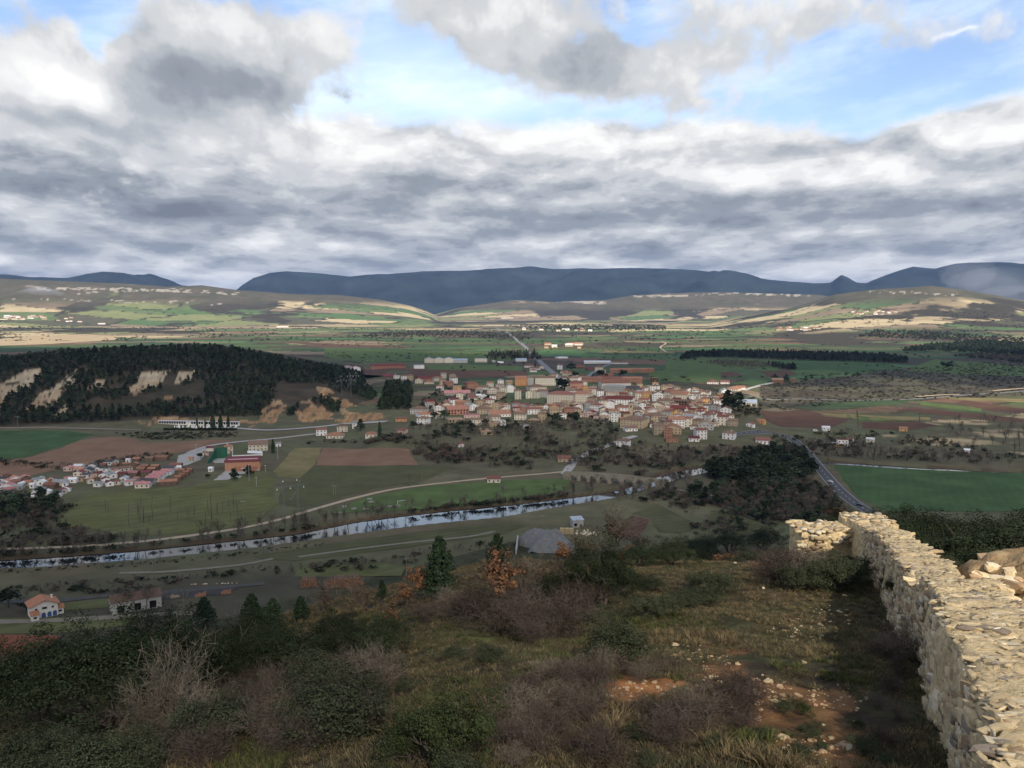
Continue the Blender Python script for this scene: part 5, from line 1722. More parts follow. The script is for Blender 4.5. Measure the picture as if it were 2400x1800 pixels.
CAMP2 = '120,700,90,brown,orange;470,680,170,brown,orange;300,690,100,brown,brown;235,800,90,brown,orange;380,800,100,brown,orange;180,840,100,brown,orange;330,840,100,brown,orange;255,885,110,brown,maroon;655,790,160,brown,red;570,830,150,white,dark;700,815,60,white,white;540,875,150,white,pink;440,905,180,white,pink;400,940,190,white,pink;350,970,190,white,pink;730,860,100,brown,orange;845,850,70,brown,orange;800,885,80,brown,orange;740,920,85,brown,orange;690,955,90,brown,orange;550,1020,230,brown,orange;270,1010,180,grey,dark;210,1055,190,cream,pink;1135,833,50,white,white;1060,615,70,pink,brown;1350,585,80,cream,salmon;860,690,60,tan,salmon'
for s_ in CAMP2.split(';'):
    X, Y, Wd, wl, rf = s_.split(',')
    px_, py_ = 300 + float(X) * .1718, 960 + float(Y) * .1718 + 3
    Wp = max(9.0, float(Wd) * .1718 * .92)
    building(px_, py_, Wp, wl, rf, 1, 'gable', 'x', rot=rng.choice([-.4, -.3]) + rng.uniform(-.06, .06) if float(Wd) < 200 else -.05, what='caravan' if wl in ('white', 'grey', 'pink') else 'cabin', own=None, name='mobile_home' if wl in ('white', 'grey', 'pink') else 'cabin', group='mobile homes and cabins of the caravan park', sth=2.7, chim=False, over=.3, depth=min(7, max(3.8, Wp * .3)))

# ------------------------------------------------------------------ labels: each house told apart by look, then by its neighbours
ANCH = [b for b in BUILT if b[8]]
ANCHX = [(b[1], b[2], b[8]) for b in ANCH]
SHORT = {}
for b in ANCH:
    t = b[8].split(' beside ')[0].split(' with ')[0].split(' at the ')[0].split(' behind ')[0].split(' under ')[0].split(' above ')[0].split(' below ')[0].split(' in the ')[0].split(' along ')[0].split(' on the ')[0].split(' joined ')[0].split(' facing ')[0].split(' rising ')[0].split(' near ')[0].split(' between ')[0].split(' by the ')[0].split(' of the ')[0].split(' alone')[0].split(' standing')[0]
    SHORT[id(b)] = t
NUMW = ('', 'second ', 'third ', 'fourth ', 'fifth ', 'sixth ', 'seventh ', 'eighth ')
used = {}
KINDW = {'gable': 'gabled', 'hip': 'hip-roofed', 'flat': 'flat-topped', 'shed': 'lean-to'}
for b in BUILT:
    if b[8]:
        used[b[8]] = 1
for b in BUILT:
    if b[8]: continue
    root, px_, py_, wl, rf, st, what, wpx = b[:8]
    size = 'small ' if (what == 'house' and wpx < 18) else ''
    stn = {1: 'single-storey', 2: 'two-storey', 3: 'three-storey', 4: 'four-storey'}[st] if what == 'house' and b[10] is None else ''
    look = f"{size}{wl} {stn} {what}".replace('  ', ' ') + f" with {rf} roof"
    if b[10]:
        near = b[10]
        rank = [c for c in BUILT if c[10] == near]
        k = sorted(rank, key=lambda c: c[1]).index(b)
        n = len(rank)
        ordn = ['leftmost', 'second from left', 'third from left', 'fourth from left'] + [''] * n
        lab = f"{look} {near}"
        if k < 4: lab += f", {ordn[k]}"
        elif n - 1 - k < 4: lab += ', ' + ['rightmost', 'second from right', 'third from right', 'fourth from right'][n - 1 - k]
        elif lab in used:
            lab += f", number {k + 1} from left"
    else:
        ds = sorted(ANCH, key=lambda a: math.hypot((a[1] - px_), (a[2] - py_) * 1.6))
        lab = None
        for a in ds[:6]:
            dx_, dy2 = px_ - a[1], py_ - a[2]
            rel = ('left of' if dx_ < 0 else 'right of') if abs(dx_) > abs(dy2) * 1.5 else ('below' if dy2 > 0 else 'behind')
            if rel == 'behind' and False: pass
            t = f"{look} {rel} the {SHORT[id(a)]}"
            if t not in used: lab = t; break
        if lab is None:
            a = ds[0]
            lab = f"{KINDW[b[9]]} {look} nearest the {SHORT[id(a)]}"
            j = 1
            base = lab
            while lab in used and j < 8:
                lab = NUMW[j] + base; j += 1
    w_ = lab.split()
    if len(w_) > 16: lab = ' '.join(w_[:16])
    used[lab] = 1
    root['label'] = lab
print('buildings', len(BUILT))

# ================================================================== single structures in the valley
def poly_extrude(m, outline, y0, y1, mi=0):
    """outline in x,z (counter-clockwise seen from -y) pushed from y0 to y1"""
    n = len(outline)
    vs = [(x, y0, z) for x, z in outline] + [(x, y1, z) for x, z in outline]
    fs = [tuple(range(n)), tuple(range(2 * n - 1, n - 1, -1))] + [(i, n + i, n + (i + 1) % n, (i + 1) % n) for i in range(n)]
    m.add(vs, fs, mi)


def face_to(p):
    return -math.atan2(p[0], p[1])


M_stonebr = pmat('bridge_stone', (.25, .22, .17), var=.25, scale=.7, rough=.95, dirt=((.10, .09, .06), .3, .7))
M_white = pmat('whitewash', (.72, .71, .68), var=.1, scale=.5, rough=.9)
M_blue = pmat('blue_paint', (.05, .10, .22), rough=.7)

# --- stone bridge with its row of arches
A = Vector((*[float(v) for v in flatpt(1322, 1122)], 0)); B = Vector((*[float(v) for v in flatpt(1566, 1144)], 0))
Lb = (B - A).length
ang = math.atan2(B.y - A.y, B.x - A.x)
br = tag(empty('stone_bridge', (A.x, A.y, 0), ang), 'old stone bridge with a row of round arches over the river', 'bridge')
arch = []
for i, (a, b) in enumerate(((1341, 1354), (1364, 1378), (1387, 1401), (1410, 1426), (1437, 1456), (1465, 1487), (1495, 1513), (1526, 1538))):
    arch.append(((a - 1322) / (1566 - 1322) * Lb, (b - 1322) / (1566 - 1322) * Lb))
def deckz(u): return 4.6 + 1.5 * math.sin(math.pi * min(max(u / Lb, 0), 1))
out = [(0, -2.5)]
for a, b in arch:
    r_ = (b - a) / 2; c_ = (a + b) / 2
    sp_ = max(-.6, deckz(c_) - 1.3 - r_)
    out += [(a, -2.5), (a, sp_)] + [(c_ - r_ * math.cos(t), sp_ + r_ * math.sin(t)) for t in np.linspace(0, math.pi, 9)[1:-1]] + [(b, sp_), (b, -2.5)]
out += [(Lb, -2.5)] + [(u, deckz(u)) for u in np.linspace(Lb, 0, 14)]
m = MB(); poly_extrude(m, out, -2.2, 2.2)
link('arches', m.mesh('arches', M_stonebr), br)
for s in (-1, 1):
    m = MB()
    poly_extrude(m, [(u, deckz(u) + .003) for u in np.linspace(0, Lb, 14)] + [(u, deckz(u) + .95) for u in np.linspace(Lb, 0, 14)], s * 2.0 - .2, s * 2.0 + .2)
    link('parapet', m.mesh('parapet', M_stonebr), br)
for (a, b), (c, d) in zip(arch, arch[1:]):
    m = MB(); w_ = (c - b) / 2; x_ = (b + c) / 2
    m.add([(x_ - w_, -2.2, -2.5), (x_ + w_, -2.2, -2.5), (x_, -3.7, -2.5), (x_ - w_, -2.2, 2.6), (x_ + w_, -2.2, 2.6), (x_, -3.7, 2.3)], [(0, 2, 5, 3), (2, 1, 4, 5), (3, 5, 4), (0, 1, 2)])
    link('cutwater', m.mesh('cutwater', M_stonebr), br)

# --- sports hall
p = G(568, 1103)
hall = tag(empty('sports_hall', p, face_to(p) - .10), 'large brick sports hall with a dark red flat roof', 'building')
M_brick = WALL['brick']
w, d, h = 27.0, 19.0, 7.2
m = MB().box(-w / 2, w / 2, 0, d, -1, h); link('wall', m.mesh('wall', pmat('hall_brick', (.42, .215, .135), var=.12, scale=.8)), hall)
m = MB().box(-w / 2 - .5, w / 2 + .5, -.5, d + .5, h + .003, h + 1.5); rf = link('roof', m.mesh('roof', ROOF['maroon']), hall)
m = MB().box(-w / 2 + 2, w / 2 - 1.5, 3, 6, h + 1.506, h + 1.8); link('roof_light', m.mesh('roof_light', pmat('pink_roof_light', (.52, .30, .32), rough=.5)), rf)
m = MB().box(-w / 2 + 1, w / 2 - 1, 10, 18, h + 1.506, h + 1.9); link('roof_panel', m.mesh('roof_panel', ROOF['maroon']), rf)
pm_ = MB().box(-.3, .3, -.25, -.003, 0, h - .1).mesh('pilaster', pmat('hall_brick_light', (.46, .25, .16), var=.1))
for i in range(9):
    o = link('pilaster', pm_, hall); o.location = (-w / 2 + .5 + i * (w - 1) / 8, 0, 0)
for i in range(6):
    o = link('pilaster', pm_, hall); o.location = (w / 2, .8 + i * 3.4, 0); o.rotation_euler = (0, 0, math.pi / 2)
m = MB().box(-6, 11, -3.5, -.26, -.5, 3.2); link('entrance_block', m.mesh('entrance_block', WALL['brick']), hall)
m = MB().box(-.6, 3.6, -4.8, -3.51, 2.5, 2.75); link('canopy', m.mesh('canopy', M_white), hall)
m = MB().box(.8, 2.4, -3.56, -3.503, -.2, 2.3); link('door', m.mesh('door', M_dark), hall)
m = MB().box(-w / 2 - .3, w / 2 + .3, -.32, -.26, -.6, .25); link('plinth', m.mesh('plinth', M_white), hall)
# pool enclosure behind it
p = G(580, 1070)
pe = tag(empty('pool_enclosure', (p.x, p.y, p.z), face_to(p)), 'open white framed pool enclosure behind the sports hall', 'enclosure')
m = MB().box(-13, 13, 0, .4, 0, 1.6); m.box(-13, -12.6, .4, 12, 0, 1.6); m.box(12.6, 13, .4, 12, 0, 1.6); link('wall', m.mesh('wall', M_white), pe)
m = MB(); m.add([(0, 0, 3.4), (13, 0, 2.2), (13, 12, 2.2), (0, 12, 3.4), (0, 0, 3.1), (13, 0, 1.9), (13, 12, 1.9), (0, 12, 3.1)], [(0, 1, 2, 3), (7, 6, 5, 4), (0, 4, 5, 1), (1, 5, 6, 2), (2, 6, 7, 3), (3, 7, 4, 0)]); link('roof', m.mesh('roof', M_white), pe)
# pelota court
p = G(509, 1076)
fr = tag(empty('pelota_court', p, face_to(p) - .05), 'green walled pelota court with a stepped side wall', 'court')
gm = WALL['green']
m = MB().box(-.5, 8.6, 3, 3.6, -1, 9.6); link('front_wall', m.mesh('front_wall', gm), fr)
m = MB(); o_ = [(-1.1, -22, -1), (-.5, -22, -1), (-.5, 3.0, -1), (-1.1, 3.6, -1), (-1.1, -22, 2.5), (-.5, -22, 2.5), (-.5, 3.0, 9.6), (-1.1, 3.6, 9.6)]
m.add([(x - (3.0 - y) * .22, y, z) for x, y, z in o_], [(3, 2, 1, 0), (4, 5, 6, 7), (0, 1, 5, 4), (1, 2, 6, 5), (2, 3, 7, 6), (3, 0, 4, 7)]); link('side_wall', m.mesh('side_wall', gm), fr)
m = MB().box(-6, 8, -20, 2.9, -.8, .12); link('playing_floor', m.mesh('playing_floor', M_conc), fr)
building(536, 1062, 17, 'cream', 'orange', 2, 'hip', 'x', own='small cream pavilion with an orange roof right of the pelota court', rot=.1, group=None)
building(492, 1058, 14, 'cream', 'maroon', 1, 'shed', 'x', own='cream lean-to with a maroon roof left of the pelota court', rot=.1, group=None, win=False)

# --- cemetery at the foot of the hill
a = G(372, 993); b = G(560, 998)
cw = tag(empty('cemetery_wall', a, math.atan2(b.y - a.y, b.x - a.x)), 'long white niche gallery of the cemetery at the hill foot', 'wall')
Lc = math.hypot(b.x - a.x, b.y - a.y)
m = MB().box(0, Lc, 0, 2.5, -2, 3.2); link('wall', m.mesh('wall', M_white), cw)
m = MB().box(-.4, Lc + .4, -1.2, 2.8, 3.203, 3.6); link('roof', m.mesh('roof', pmat('pale_slab', (.62, .62, .62), rough=.9)), cw)
nm = MB().box(-1.1, 1.1, -.06, .02, .3, 2.8).mesh('niche', M_dark)
for i in range(int(Lc / 2.9)):
    if rng.rand() < .82: o = link('niche', nm, cw); o.location = (1.6 + i * 2.9, 0, 0)
for px_, py_, hp_ in ((462, 1001, 21), (481, 1001, 19), (499, 1003, 33), (517, 1003, 30), (535, 1001, 29)):
    q = G(px_, py_); D = math.hypot(q.x, q.y)
    single('cypress', 'cypress', q, hp_ * D / FPX, ('slim', 'short', 'tallest, broadest', 'broad', 'tall slim')[(462, 481, 499, 517, 535).index(px_)] + ' dark cypress standing in the cemetery', 'cypress', 'cemetery cypresses', 1.6 if px_ in (499, 517) else 1.1)
tm = MB(); tm.box(-.5, .5, -1, 1, 0, .5); tm.box(-.45, .45, .8, 1, .5, 1.6); tm.box(-.1, .1, .82, .98, 1.6, 2.2)
tm = tm.mesh('tomb', M_white)
for i in range(46):
    q = G(rng.uniform(404, 556), rng.uniform(999, 1004)); o = link('tomb', tm, None, q); o.rotation_euler = (0, 0, face_to(q) + rng.uniform(-.2, .2)); s_ = rng.uniform(1, 1.7); o.scale = (s_,) * 3
    tag(o, 'pale tomb among the rows in front of the cemetery gallery', 'tomb', 'tombs of the cemetery')
p_ = pts_px([(385, 1009), (550, 1010), (556, 1006), (385, 1005)], 240)
scatter('hedge', p_, rng.uniform(1.6, 2.6, 240), PROTO['farscrub'][1:], 'clipped dark hedge along the cemetery front', (1, 1.6))

# --- lattice pylon with a cat-head frame, poles
M_lattice = pmat('dull_lattice_steel', (.16, .165, .165), rough=.7, spec=.3)
def pylon(px, py, hpx, label):
    p = G(px, py); D = math.hypot(p.x, p.y); h = hpx * D / FPX
    e = tag(empty('pylon', p, face_to(p) + .25), label, 'pylon'); M_steel = M_lattice
    W = h * .23
    def lat(m, p0, p1, w0, w1, n, r=.032):
        p0 = Vector(p0); p1 = Vector(p1)
        for i in range(n):
            a = p0.lerp(p1, i / n); b = p0.lerp(p1, (i + 1) / n); u = w0 + (w1 - w0) * i / n; v = w0 + (w1 - w0) * (i + 1) / n
            for sx_ in (-1, 1):
                for sy_ in (-1, 1):
                    m.tube(a + Vector((sx_ * u, sy_ * u, 0)), b + Vector((sx_ * v, sy_ * v, 0)), r * 1.5, n=4)
                m.tube(a + Vector((sx_ * u, -u, 0)), b + Vector((-sx_ * v, -v, 0)), r, n=3)
                m.tube(a + Vector((sx_ * u, -u, 0)), b + Vector((sx_ * v, v, 0)), r, n=3)
    for s in (-1, 1):
        m = MB(); lat(m, (s * W, 0, 0), (s * W * .92, 0, h * .40), .9, .35, 6); link('leg', m.mesh('leg', M_steel), e)
        m = MB(); lat(m, (s * W * .92, 0, h * .40), (s * W * 1.05, 0, h * .78), .35, .45, 5); link('post', m.mesh('post', M_steel), e)
        m = MB(); lat(m, (0, 0, h * .34), (s * W * .95, 0, h * .68), .2, .3, 5); link('diagonal', m.mesh('diagonal', M_steel), e)
        m = MB(); lat(m, (s * W * 1.05, 0, h * .78), (s * W * 1.45, 0, h), .4, .06, 4); link('horn', m.mesh('horn', M_steel), e)
    m = MB(); lat(m, (-W * .95, 0, h * .36), (W * .95, 0, h * .36), .0, .0, 1)
    for i in range(12):
        x0 = -W * 1.9 + i * W * 3.8 / 12; x1 = x0 + W * 3.8 / 12
        m.tube((x0, 0, h * .80), (x1, 0, h * .80), .09, n=4); m.tube((x0, 0, h * .76), (x1, 0, h * .76), .09, n=4); m.tube((x0, 0, h * .76), (x1, 0, h * .80), .06, n=3)
    link('crossarm', m.mesh('crossarm', M_steel), e)
    for x_, z_ in ((-W * 1.8, .76), (0, .76), (W * 1.8, .76), (-W * 1.0, 1.0), (W * .9, 1.0)):
        m = MB(); m.tube((x_, 0, h * z_ - .1), (x_, 0, h * z_ - .9), .10, n=5); m.tube((x_, 0, h * z_ - .9), (x_, 0, h * z_ - 1.4), .38, .38, n=6)
        link('insulator', m.mesh('insulator', M_white), e)
    return e


pylon(682, 1197, 74, 'steel lattice pylon standing in the olive field by the track')
for px_, py_, hp_, lab in ((663, 688, 11, 'faint lattice pylon on the skyline ridge at left'), (728, 712, 11, 'faint lattice pylon lower on the ridge'), (812, 930, 50, 'grey lattice pylon beside the white quarry bank'), (828, 905, 32, 'second grey lattice pylon behind the quarry bank'), (868, 870, 26, 'pylon among the hangars at the end of the hill')):
    pylon(px_, py_, hp_, lab)


def pole(px, py, hpx, label, twin=False, lamp=False, wood=True):
    p = G(px, py); D = math.hypot(p.x, p.y); h = max(5, hpx * D / FPX)
    e = tag(empty('utility_pole' if not lamp else 'floodlight_mast', p, face_to(p)), label, 'pole')
    mt = M_wood if wood else M_steel
    for s in ((-.7, .7) if twin else (0,)):
        link('pole', MB().tube((s, 0, -.5), (s, 0, h), .20, .14, 6).mesh('pole', mt), e)
    if lamp: link('lamp_head', MB().box(-.7, .7, -.2, .2, h, h + .5).mesh('lamp_head', M_steel), e)
    else:
        link('crossarm', MB().box(-1.5, 1.5, -.12, .12, h - .3, h - .05).mesh('crossarm', mt), e)
        im = MB().tube((0, 0, 0), (0, 0, .35), .10, n=5).mesh('insulator', M_white)
        for s in (-1.3, 0.02, 1.3): link('insulator', im, e, (s, 0, h - .05 if s != .02 else h + .01))


for a_ in ((784, 1163, 25, 'twin-legged wooden pole in the olive field right of the pylon', True), (571, 1222, 46, 'pale slim pole on the olive meadow left of the pylon'), (358, 1341, 31, 'wooden pole on the river flat above the station'), (953, 1350, 42, 'wooden pole right of the log piles'),
           (1270, 1234, 26, 'wooden pole behind the grey gravel heap'), (42, 1004, 24, 'pole at the foot of the wooded hill'), (991, 1014, 22, 'pole under the white house at the town edge'), (1667, 1178, 17, 'pole beside the path below the bridge'), (657, 838, 20, 'mast on top of the wooded hill'), (637, 930, 18, 'pole on the orange scar of the hill'), (2205, 1040, 20, 'pole in the market gardens'), (1330, 1116, 20, 'dark pole at the bridge head')):
    pole(a_[0], a_[1], a_[2], a_[3], len(a_) > 4)
for a_ in ((584, 1128, 37, 'floodlight mast at the corner of the sports court'), (651, 1076, 28, 'floodlight mast beside the sports hall lawn'), (601, 1140, 20, 'short mast on the meadow below the sports court'), (460, 1068, 24, 'lamp mast on the paved yard by the caravan park'), (622, 1106, 14, 'lamp post at the right corner of the sports hall')):
    pole(a_[0], a_[1], a_[2], a_[3], lamp=True, wood=False)
q = G(640, 985); 

# --- the two buildings at the foot of the castle hill
p = G(101, 1441)
st = tag(empty('station_house', p, face_to(p) + .16), 'cream two-storey house with orange tiled roof and arched blue doors', 'house')
w, d, h = 10.4, 8.4, 5.7
cm_ = pmat('cream_render', (.70, .66, .57), var=.1, scale=.6, dirt=((.52, .47, .38), .4, .3))
link('wall', wall_mesh('wall', w, d, h, 2.1, 'gable', cm_, 'y'), st)
om_ = pmat('orange_tiles', (.40, .175, .095), var=.2, scale=1.4, dirt=((.30, .16, .09), .8, .6))
rf = link('roof', roof_mesh('roof', w, d, h, 2.1, 'gable', 1.0, om_, 'y'), st)
_c = MB(); _c.box(-.35, .35, -.35, .35, -.8, 1.3); _c.box(-.48, .48, -.48, .48, 1.3, 1.45)
o = link('chimney', _c.mesh('chimney', cm_), rf); o.location = (w * .36, d * .1, h + 1.0)
for x_, z_, ww, hh_ in ((-3.2, 4.2, 1.0, 1.0), (0, 4.3, 2.2, 1.1), (3.2, 4.2, 1.0, 1.0)):
    o = link('window', W_ME, st); o.location = (x_, -d / 2, z_); o.scale = (ww, 1, hh_)
o = link('window', W_ME, st); o.location = (w / 2, -1.5, 4.4); o.rotation_euler = (0, 0, math.pi / 2); o.scale = (1.2, 1, 1.3)
for x_ in (-.4, 1.8, 3.9):
    m = MB(); poly_extrude(m, [(x_ - .8, .1), (x_ + .8, .1), (x_ + .8, 1.6)] + [(x_ + .8 * math.cos(t), 1.6 + .8 * math.sin(t)) for t in np.linspace(0, math.pi, 7)[1:-1]] + [(x_ - .8, 1.6)], -d / 2 - .06, -d / 2 + .02)
    link('arched_door', m.mesh('arched_door', M_blue), st)
for s, yy in ((-1, -d / 2 - 1.4), (1, -d / 2 + 2.2)):
    pw = 2.8
    x_ = -w / 2 + 1.1 if s < 0 else w / 2 + 1.0
    m = MB().box(x_ - pw / 2, x_ + pw / 2, yy - 1.3, yy + 1.38, -.6, 2.6); pr = link('porch', m.mesh('porch', cm_), st)
    m = MB(); m.add([(x_ - pw / 2 - .4, yy - 1.7, 2.61), (x_ + pw / 2 + .4, yy - 1.7, 2.61), (x_ + pw / 2 + .4, yy + 1.39, 3.7), (x_ - pw / 2 - .4, yy + 1.39, 3.7), (x_ - pw / 2 - .4, yy - 1.7, 2.8), (x_ + pw / 2 + .4, yy - 1.7, 2.8), (x_ + pw / 2 + .4, yy + 1.39, 3.9), (x_ - pw / 2 - .4, yy + 1.39, 3.9)],
                    [(3, 2, 1, 0), (4, 5, 6, 7), (0, 1, 5, 4), (1, 2, 6, 5), (2, 3, 7, 6), (3, 0, 4, 7)]); link('roof', m.mesh('roof', om_), pr)
    o = link('window', W_ME, pr); o.location = (x_, yy - 1.3, 1.5); o.scale = (1.5, 1, 1.0)
p = G(318, 1424)
ru = tag(empty('goods_shed', p, face_to(p) + .12), 'long derelict white shed with big dark openings and a brown roof', 'building')
w, d, h = 20.5, 9, 5.2
gw = pmat('grimy_white_wall', (.42, .40, .35), var=.18, scale=.5, dirt=((.24, .21, .16), .5, .7))
link('wall', wall_mesh('wall', w, d, h, 2.2, 'gable', gw, 'x'), ru)
link('roof', roof_mesh('roof', w, d, h, 2.2, 'gable', .5, pmat('rusty_brown_tiles', (.14, .088, .060), var=.3, scale=1.2), 'x'), ru)
for x_ in (-6.5, .3, 6.6):
    o = link('opening', WD_ME, ru); o.location = (x_, -d / 2, 1.8); o.scale = (2.8, 1, 3.2)
o = link('opening', WD_ME, ru); o.location = (w / 2, 0, 3.4); o.rotation_euler = (0, 0, math.pi / 2); o.scale = (1.2, 1, 2)
field('dark_yard', [(378, 1392), (470, 1384), (540, 1376), (560, 1380), (520, 1394), (380, 1406)], pmat('dark_cinders', (.05, .045, .04), rough=1, var=.4, scale=.3), off=.2)
# log piles
LOGM = [pmat('cut_log_end', (.40, .215, .125), var=.25, scale=3, rough=.95, island=.35), pmat('log_bark', (.16, .10, .065), rough=.95, island=.3)]
for px_, py_, wp, hp_, lab in ((725, 1376, 38, 24, 'smaller stack of orange-brown cut logs at the left of the log yard'), (806, 1376, 94, 27, 'longest stack of orange-brown cut logs in the yard'), (931, 1375, 66, 27, 'rounded stack of orange-brown cut logs beside the rusty oak')):
    p = G(px_, py_); D = math.hypot(p.x, p.y)
    e = tag(empty('log_pile', p, face_to(p) + .05), lab, 'log pile')
    W = wp * D / FPX; Hh = hp_ * D / FPX * .80
    m = MB(); r_ = .24
    nr = int(Hh / (r_ * 1.8))
    for j in range(nr):
        half = W / 2 * (1 - .35 * (j / nr) ** 2.2)
        for x_ in np.arange(-half, half, r_ * 2.05):
            x2 = x_ + rng.normal() * .06 + (r_ if j % 2 else 0); y_ = rng.uniform(-.45, .35)
            rr_ = r_ * rng.uniform(.8, 1.12); z_ = r_ + j * r_ * 1.78 + rng.normal() * .05
            n0 = len(m.f); m.tube((x2, y_, z_), (x2 + rng.normal() * .15, y_ + 5.5, z_ + rng.normal() * .1), rr_, rr_ * .9, 6, 1)
            m.mi[-2] = 0
    me = m.mesh('logs', LOGM)
    lp = link('logs', me, e); lp['kind'] = 'stuff'
for px_, py_, w_, lab in ((470, 1398, 24, 'low reddish ruined wall on the cinder yard'), (410, 1402, 20, 'low pale ruined wall beside the derelict shed'), (530, 1392, 22, 'low broken brick wall at the end of the cinder yard')):
    p = G(px_, py_); D = math.hypot(p.x, p.y); W = w_ * D / FPX; e = tag(empty('ruined_wall', p, face_to(p) + .1), lab, 'wall'); m = MB()
    for k in range(6): m.box(-W / 2 + k * W / 6, -W / 2 + (k + 1) * W / 6 + .003 * k, -.25 - .003 * k, .25, -.5, rng.uniform(.8, 2.4))
    link('wall', m.mesh('wall', WALL['brick' if 'red' in lab or 'brick' in lab else 'stone']), e)
# gravel heap in its bay, shed, timber and white stones
p = Vector((*[float(v) for v in flatpt(1280, 1283)], 0))
hp_n = 34
hv = []; hf = []
gx, gy = np.meshgrid(np.linspace(-16, 16, hp_n), np.linspace(-17, 17, hp_n), indexing='ij')
ridge_ = np.maximum(np.abs(gx - .10 * gy) / 14.5, 0); l2 = np.hypot(gx / 15, gy / 16)
hz = np.minimum(12.5 * np.clip(1.06 - np.maximum(np.abs(gx + .35 * gy + 2 * np.sin(gy * .3)) / 13.5, np.abs(gy - .2 * gx) / 17), 0, 1) ** .8, 10.0 + .12 * gx) * (1 + (fb(gx, gy, 7, 501, 3) - .5) * .5) + (fb(gx, gy, 3, 500, 3) - .5) * 1.3 - .4
V = np.stack([gx.ravel(), gy.ravel(), hz.ravel()], 1)
hpo = tag(empty('gravel_heap', p, face_to(p)), 'large pale grey gravel heap beyond the rusty trees', 'gravel heap')
link('heap', mesh_np('heap', V, grid_faces(hp_n, hp_n)[:, ::-1], pmat('grey_gravel', (.17, .168, .158), var=.3, scale=.5, rough=1, dirt=((.19, .188, .178), .16, .6)), True), hpo)
m = MB().box(-16.5, -15.7, -20, 8, -1, 4.5); link('retaining_wall', m.mesh('retaining_wall', M_conc), hpo)
e = building(1352, 1236, 26, 'grey', 'blue-grey', 1, 'shed', 'x', own='grey lean-to shed behind the gravel heap', rot=.3, group=None, dark=1, sth=4, chim=False)
p = G(1328, 1252); e = tag(empty('timber_stack', p, face_to(p)), 'stack of pale sawn timber beside the grey lean-to shed', 'timber stack')
for i in range(3):
    for j in range(3):
        link('timber_bundle', MB().box(-4 + i * 2.8, -1.5 + i * 2.8, 0, 2.2, j * 1.2, j * 1.2 + 1.0).mesh('timber_bundle', pmat('sawn_timber', (.48, .36, .20), var=.2, scale=2) if i == j == 0 else bpy.data.materials['sawn_timber']), e)


# ---- stones (used in the heap of white stone, the ruin and the soil)
def stone_mesh(seed, mat):
    rs = np.random.RandomState(seed)
    bm = bmesh.new(); bmesh.ops.create_icosphere(bm, subdivisions=1, radius=1)
    for v in bm.verts:
        c = Vector(v.co)
        q = Vector((round(c.x * 1.3) / 1.3, round(c.y * 1.3) / 1.3, round(c.z * 1.2) / 1.2))
        v.co = c.lerp(q, .58) * rs.uniform(.76, 1.16)
    bmesh.ops.dissolve_limit(bm, angle_limit=.18, verts=bm.verts, edges=bm.edges)
    bmesh.ops.triangulate(bm, faces=bm.faces)
    me = bpy.data.meshes.new('stone'); bm.to_mesh(me); bm.free()
    me.materials.append(mat)
    return me


ST = {'tan': pmat('tan_limestone', (.54, .43, .26), var=.22, scale=3, rough=.95, spec=.1, rnd=.25, island=.28, bump=.02, bscale=14, dirt=((.30, .22, .13), 4, .5)),
      'pale': pmat('pale_limestone', (.62, .54, .39), var=.18, scale=3, rough=.95, spec=.1, rnd=.18, island=.2, bump=.02, bscale=14, dirt=((.42, .34, .23), 4, .5)),
      'grey': pmat('lichened_grey_stone', (.27, .225, .18), var=.28, scale=4, rough=.95, spec=.1, rnd=.25, island=.3, bump=.02, bscale=16, dirt=((.42, .38, .32), 5, .5)),
      'rust': pmat('rusty_stone', (.38, .265, .165), var=.25, scale=3, rough=.95, spec=.1, rnd=.2, island=.25, bump=.02, bscale=14)}
STM = {k: [stone_mesh(300 + 10 * i + j, m_) for j in range(5)] for i, (k, m_) in enumerate(ST.items())}
p = G(1377, 1252); e = tag(empty('stone_pile', p), 'bright pile of white stones right of the lean-to shed', 'stone pile')
m = []
for i in range(60):
    o = link('stone', STM['pale'][i % 5], e, (rng.normal() * 3.0, rng.normal() * 2.5, abs(rng.normal()) * .6)); s_ = rng.uniform(.35, .9); o.scale = (s_, s_ * .8, s_ * .6); o.rotation_euler = tuple(rng.uniform(0, 6, 3))
for i, x_ in enumerate(np.linspace(446, 556, 12)):
    q = G(x_, 1370 - (x_ - 446) * .03); q.x += rng.normal() * 1.2; o = link('boulder', STM['tan'][i % 5], None, q); b_ = rng.uniform(.3, .6); o.scale = (b_ * 1.2, b_, b_ * .8)
    tag(o, 'white boulder in the line edging the dark yard', 'boulder', 'white boulders edging the dark yard')

